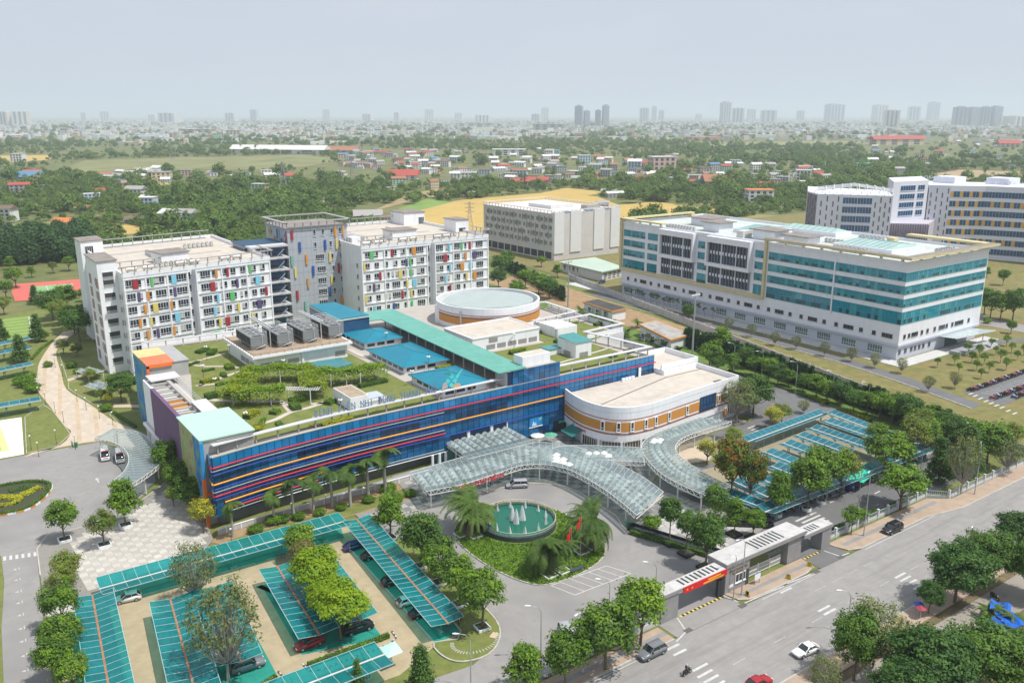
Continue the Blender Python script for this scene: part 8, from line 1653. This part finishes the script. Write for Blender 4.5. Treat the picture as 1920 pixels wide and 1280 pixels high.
n = len(X);me = bpy.data.meshes.new('wood');me.vertices.add(n);me.vertices.foreach_set('co',np.column_stack([X,Y,np.full(n,-.1)]).astype(np.float32).ravel())
kind = r.randint(0,3,n);cl_ = vn(X,Y,60,3.3) > .35;kind = np.where(cl_ & (r.uniform(size=n) < .45),4,kind);kind = np.where(wood,3,kind)
for nm,ty,val in (('sc','FLOAT',r.gamma(5,.17,n).clip(.3,2.) * (1 + .35 * vn(X,Y,70,5.)) * (1 + np.clip((rr - 1500) / 5000,0,.6)) * np.where(kind == 4,.95,1)),('ro','FLOAT',r.uniform(0,6.28,n)),('ki','INT',kind)):
 a = me.attributes.new(nm,ty,'POINT');a.data.foreach_set('value',val.astype(np.float32 if ty == 'FLOAT' else np.int32))
wo = tag(add('far_woodland',me),'dense green woodland and palms covering the plain behind the compound','woodland',kind='stuff')
ng = bpy.data.node_groups.new('woodland','GeometryNodeTree');ng.interface.new_socket('Geometry',in_out='INPUT',socket_type='NodeSocketGeometry');ng.interface.new_socket('Geometry',in_out='OUTPUT',socket_type='NodeSocketGeometry')
A_ = ng.nodes.new;gi,go = A_('NodeGroupInput'),A_('NodeGroupOutput');ip = A_('GeometryNodeInstanceOnPoints');jn = A_('GeometryNodeJoinGeometry');K = ng.links.new
for t in reversed(src):     # join lists its links last-in first
 oi = A_('GeometryNodeObjectInfo');oi.inputs['Object'].default_value = [c for c in t.children if c.name.startswith('crown')][0];oi.inputs['As Instance'].default_value = True;oi.transform_space = 'ORIGINAL';K(oi.outputs['Geometry'],jn.inputs[0])
def attr(nm,ty):
 q = A_('GeometryNodeInputNamedAttribute');q.data_type = ty;q.inputs['Name'].default_value = nm;return [s_ for s_ in q.outputs if s_.enabled and s_.name == 'Attribute'][0]
cx = A_('ShaderNodeCombineXYZ');K(attr('ro','FLOAT'),cx.inputs[2]);K(gi.outputs[0],ip.inputs['Points']);K(jn.outputs[0],ip.inputs['Instance']);ip.inputs['Pick Instance'].default_value = True
K(attr('ki','INT'),ip.inputs['Instance Index']);K(cx.outputs[0],ip.inputs['Rotation']);K(attr('sc','FLOAT'),ip.inputs['Scale']);K(ip.outputs[0],go.inputs[0]);wo.modifiers.new('scatter','NODES').node_group = ng
# ---- houses one can tell apart
HW = {'white': (.70,.70,.69),'cream': (.62,.53,.38),'pale blue': (.45,.58,.68),'grey': (.40,.40,.41),'pink': (.60,.42,.38),'mint': (.42,.60,.52)};HR = {'red': (.40,.075,.06),'grey': (.34,.33,.32),'rust': (.33,.15,.09),'blue': (.10,.22,.36),'white': (.64,.64,.62),'orange': (.60,.20,.06),'green': (.10,.35,.25),'brown': (.18,.13,.10)}
HM = {}
def house(label,x,y,w_,d,h,wall,roof,gable,ang,group,cat='house'):
 kw = ('w',wall);kr = ('r',roof,gable)
 if kw not in HM:
  b = MB();b.box(-.5,-.5,0,.5,.5,1,M('house_' + wall.replace(' ','_'),HW[wall],.85,.1,.2,stain=.3,sscale=.2));gd_ = M('house_window',(.06,.075,.09),.3)
  for s_ in range(3):
   for i in range(4): b.box(-.42 + i * .24,-.505,.12 + s_ * .3,-.3 + i * .24,-.499,.3 + s_ * .3,gd_);b.box(-.505,-.42 + i * .24,.12 + s_ * .3,-.499,-.3 + i * .24,.3 + s_ * .3,gd_)
  HM[kw] = b.mesh('wall')
 if kr not in HM:
  m_ = M('roofing_' + roof,HR[roof],.75,.12,.3,stain=.35,sscale=.3);b = MB()
  if gable: b.raw([(-.56,-.56,0),(.56,-.56,0),(.56,.56,0),(-.56,.56,0),(-.56,0,1),(.56,0,1)],[(0,1,5,4),(2,3,4,5),(0,4,3),(1,2,5),(3,2,1,0)],m_)
  else: b.box(-.53,-.53,0,.53,.53,.25,m_)
  HM[kr] = b.mesh('roof')
 t = thing('house',label,cat,(x,y,-.1),ang,group);o = add('wall',HM[kw],t);o.scale = (w_,d,h);o = add('roof',HM[kr],t,(0,0,h));o.scale = (w_,d,max(1.2,min(w_,d) * .28) if gable else 1.2);return t
hs = [(35,303,20,14,'white','white',0,'white three-storey house in the far left fields'),(305,340,32,18,'cream','grey',0,'cream walled three-storey house left of centre'),(122,424,34,11,'white','orange',1,'white house with orange roof in the left wood'),(254,418,30,9,'grey','brown',1,'brown-roofed shack in the left wood'),(50,335,46,5,'pale blue','blue',1,'long blue-roofed shed at the left'),(10,402,24,10,'cream','brown',0,'pale hut at the left edge'),(757,337,52,12,'white','red',1,'white house with red roof left of the golden field'),(957,338,25,15,'grey','grey',0,'plain grey block among the palms'),(907,340,14,7,'grey','red',1,'small red-roofed house by the grey block'),(1007,346,40,9,'mint','red',1,'mint house with red roof right of the grey block'),(973,345,34,6,'grey','red',1,'low red-roofed shed below the grey block'),(1030,298,16,18,'white','white',0,'slim white house with roof terrace'),(955,292,60,13,'white','white',0,'large white house of the settlement'),(1240,320,44,28,'pink','white',0,'pale pink five-storey block right of centre'),(1190,318,24,20,'pale blue','white',1,'pale blue twin-gabled house'),(1092,326,16,14,'white','white',0,'white cube house among palms'),(1095,308,22,18,'pale blue','white',0,'blue-grey terrace house of the settlement'),(1505,338,26,20,'white','white',0,'white balcony house right of centre'),(1422,378,46,24,'white','orange',0,'white house with orange roof terrace on the right'),(1620,318,34,12,'mint','green',0,'dark green hall in the right wood'),(1540,332,24,8,'pink','red',1,'pink bungalow in the right wood'),(1630,336,34,9,'white','white',1,'long white shed in the right wood'),(1680,272,90,13,'cream','red',1,'long red-roofed school in the right distance'),(1890,276,30,8,'cream','red',1,'red-roofed hall at the far right'),(1130,390,22,14,'grey','grey',1,'grey gabled house behind the grey block'),(690,410,50,10,'grey','grey',1,'low grey farm roofs behind the right ward block'),(730,413,26,8,'grey','brown',1,'brown farm roof behind the right ward block'),(1350,345,60,8,'grey','rust',1,'long rusty roofed row on the right'),(1300,342,50,7,'cream','grey',1,'long grey roofed row on the right'),(525,288,170,10,'white','white',1,'very long white warehouse left of centre'),(640,288,60,8,'cream','rust',1,'rust-roofed warehouse end left of centre'),(408,262,14,12,'mint','green',0,'bright green block in the left distance'),(370,252,66,10,'cream','white',0,'long pale factory in the left distance'),(440,256,26,12,'cream','white',0,'square cream factory in the left distance'),(890,240,70,9,'grey','blue',0,'long blue-grey hall before the skyline'),(1030,244,60,12,'grey','white',0,'unfinished concrete frames before the twin towers')]
for k,(px_,py_,wp,hp,wl,rf,gb,lab) in enumerate(hs):
 x,y = G(px_,py_);D = math.hypot(x,y);w_ = wp * D / 1650;h = hp * D / 1600;house(lab,x,y,w_,max(6,min(w_ * .7,30)),h * (.75 if gb else .9),wl,rf,gb,YAW + R([0,12,-14][k % 3]),'houses told apart on the plain')
rs = random.Random(8);wk_,rk_ = list(HW),list(HR);zones = [(640,800,284,318,70),(800,1060,284,345,70),(1060,1270,296,345,45),(1290,1560,308,350,45),(180,450,324,344,28),(430,640,300,395,12),(0,420,330,430,20),(1640,1920,262,300,34),(1580,1900,300,340,8),(700,1180,345,372,14)]
zn = ('the settlement left of centre','the central settlement','the settlement right of centre','the right-hand hamlet','the hamlet by the cream house','the left woodland','the far left woodland','the far right town edge','the right woodland','the field edge')
for (x0,x1,y0,y1,n),z in zip(zones,zn):
 for k in range(n):
  x,y = G(rs.uniform(x0,x1),rs.uniform(y0,y1));D = math.hypot(x,y);wl = rs.choice(['white','white','white','cream','grey','pale blue','pink','mint']);rf = rs.choice(['grey','rust','white','white','white','grey','grey','brown','blue','red']);gb = rs.random() < .6;w_ = rs.uniform(8,18)
  if not any(inpoly(x,y,P) for P in FIELDS): h_ = rs.choice([3.2,3.5,3.8,6.5,7,9]);house('%s %s %s house with %s %s roof in %s' % ('low' if h_ < 5 else 'two-storey' if h_ < 8 else 'tall','narrow' if w_ < 13 else 'broad',wl,rf,'gabled' if gb else 'flat',z),x,y,w_,rs.uniform(6,11),h_,wl,rf,gb,YAW + rs.uniform(-.6,.6),'small houses of ' + z)
# ---- distant town as one mass, then towers
r = np.random.RandomState(33);b = MB();tm = [M('town_%d' % i,c,.85,.1,.02) for i,c in enumerate(((.66,.66,.66),(.58,.52,.44),(.50,.58,.64),(.42,.24,.18),(.40,.40,.42)))]
for k in range(5200):
 px_ = r.uniform(-60,1980);py_ = 222.5 + 46 * r.beta(1.0,2.6) + (8 if px_ < 700 else 0) * r.uniform();x,y = G(px_,py_);D = math.hypot(x,y)
 big = r.uniform() < .16;w_,d,h = (r.uniform(40,130),r.uniform(20,45),r.uniform(6,9)) if big else (r.uniform(8,22),r.uniform(8,16),r.uniform(4,17));a = YAW + r.uniform(-.5,.5);c,s_ = math.cos(a),math.sin(a)
 P = [(x + i * w_ / 2 * c - j * d / 2 * s_,y + i * w_ / 2 * s_ + j * d / 2 * c) for i,j in ((-1,-1),(1,-1),(1,1),(-1,1))];b.prism(P,-.1,h,tm[int(r.choice(5,p=[.46,.16,.16,.09,.13]))],tm[int(r.choice(5,p=[.45,.2,.15,.12,.08]))])
tag(b.build('distant_town'),'pale mass of low town roofs before the hazy skyline','town',kind='stuff')
twm = [M('tower_wall_%d' % i,c,.8,.05,.02) for i,c in enumerate(((.42,.45,.52),(.60,.60,.62),(.30,.33,.40),(.62,.58,.52)))];twd = M('tower_strip',(.14,.17,.22),.5)
tw_l = [(1085,199,17,238,2),(1100,208,12,238,2),(1121,207,12,238,2),(1135,198,13,238,2),(1798,201,26,236,2),(1822,202,20,236,2),(1843,201,20,236,2),(1864,200,20,236,2),(12,210,26,235,3),(42,209,30,235,3),(1670,207,28,238,3),(1359,192,20,231,0),(1383,203,26,230,1),(1408,205,16,229,1),(1440,207,34,229,1),(1560,196,28,229,0),(1575,197,14,228,0),(1648,197,26,228,1),(1712,200,22,227,1),(1748,192,20,227,0),(1208,203,20,228,0),(1226,200,9,227,0),(1240,207,12,227,1),(1022,202,14,227,1),(1005,214,18,229,0),(905,216,28,231,1),(745,211,12,227,1),(805,205,18,226,1),(478,206,15,227,0),(612,206,14,226,0),(320,212,38,230,1),(285,215,14,229,1),(435,212,22,228,1),(198,209,18,227,1),(160,211,12,226,1),(1310,214,12,227,1),(1500,208,16,226,0),(1905,218,40,236,3),(690,214,20,228,1),(860,212,14,227,1)]
for k,(px_,top,wp,by,m_) in enumerate(tw_l):
 x,y = G(px_,by);D = math.hypot(x,y);w_ = wp * D / 1640;lo,hi = 5,400
 for _ in range(40):
  q = (lo + hi) / 2
  if proj(x,y,q)[1] > top: lo = q
  else: hi = q
 h = lo;t = thing('tower_block','%s %s apartment tower on the hazy skyline, %s from the left' % ('tall' if h > 110 else 'pale',('blue-grey','white','dark grey','cream')[m_],ORD[sorted(tw_l).index(tw_l[k])]),'tower',(x,y,0),YAW + R(20 if k % 2 else -15),'skyline towers')
 MB().box(-w_ * .42,-w_ * .3,-.1,w_ * .42,w_ * .3,h,twm[m_]).build('wall',t);b = MB()
 for i in range(3): b.box(-w_ * .32 + i * w_ * .24,-w_ * .31,4,-w_ * .2 + i * w_ * .24,-w_ * .3,h * .97,twd)
 tag(b.build('window_strip',t));MB().box(-w_ * .2,-w_ * .2,h,w_ * .2,w_ * .2,h * 1.05,twm[m_]).build('roof_house',t)
# ---- pylons
def pylon(h):
 b = MB();m_ = M('pylon_steel',(.30,.31,.32),.6);W_ = lambda z: 3.2 * (1 - z / h) ** 1.3 + .5;Z = [0,.16,.3,.43,.55,.66,.76,.85,.93,1]
 for s_ in range(4):
  c = [(-1,-1),(1,-1),(1,1),(-1,1)][s_];e = [(-1,-1),(1,-1),(1,1),(-1,1)][(s_ + 1) % 4]
  for a,q in zip(Z[:-1],Z[1:]): za,zq = a * h,q * h;b.bar((c[0] * W_(za),c[1] * W_(za),za),(c[0] * W_(zq),c[1] * W_(zq),zq),.28,.28,m_);b.bar((c[0] * W_(za),c[1] * W_(za),za),(e[0] * W_(zq),e[1] * W_(zq),zq),.16,.16,m_);b.bar((c[0] * W_(zq),c[1] * W_(zq),zq),(e[0] * W_(zq),e[1] * W_(zq),zq),.16,.16,m_)
 body = b.mesh('lattice');b = MB()
 for z in (.7,.82,.94): b.bar((-4.5,0,z * h),(4.5,0,z * h),.3,.3,m_);b.bar((-4.5,0,z * h),(0,0,z * h + 1.6),.16,.16,m_);b.bar((4.5,0,z * h),(0,0,z * h + 1.6),.16,.16,m_)
 return body,b.mesh('crossarms')
py_b,py_a = pylon(30)
for k,(px_,base,top) in enumerate(((881,440,380),(661,345,300),(533,360,305),(323,300,275),(475,230,198),(855,232,203),(1528,395,362))):
 x,y = G(px_,base);h = 8
 for _ in range(60):
  if proj(x,y,h)[1] <= top: break
  h += 1
 t = thing('pylon','steel lattice pylon %s' % ('in the golden field','left of the red-roofed house','behind the grey tower','in the far left marsh','on the left skyline','on the central skyline','in the right woodland')[k],'pylon',(x,y,0),YAW,'power pylons',h / 30);add('lattice',py_b,t);add('crossarms',py_a,t)
# ---- air
b = MB().box(-21500,-19500,-1.2,33500,35500,330,None);hz_m = bpy.data.materials.new('haze_air');hz_m.use_nodes = True;q = hz_m.node_tree;q.nodes.remove(q.nodes['Principled BSDF']);v_ = q.nodes.new('ShaderNodeVolumePrincipled');v_.inputs['Color'].default_value = (.80,.89,1,1);v_.inputs['Density'].default_value = 1.2e-4;v_.inputs['Anisotropy'].default_value = .1
q.links.new(v_.outputs[0],q.nodes['Material Output'].inputs['Volume']);me = b.mesh('haze');me.materials.clear();me.materials.append(hz_m);tag(add('haze',me),'pale haze hanging over the plain','haze',kind='stuff')
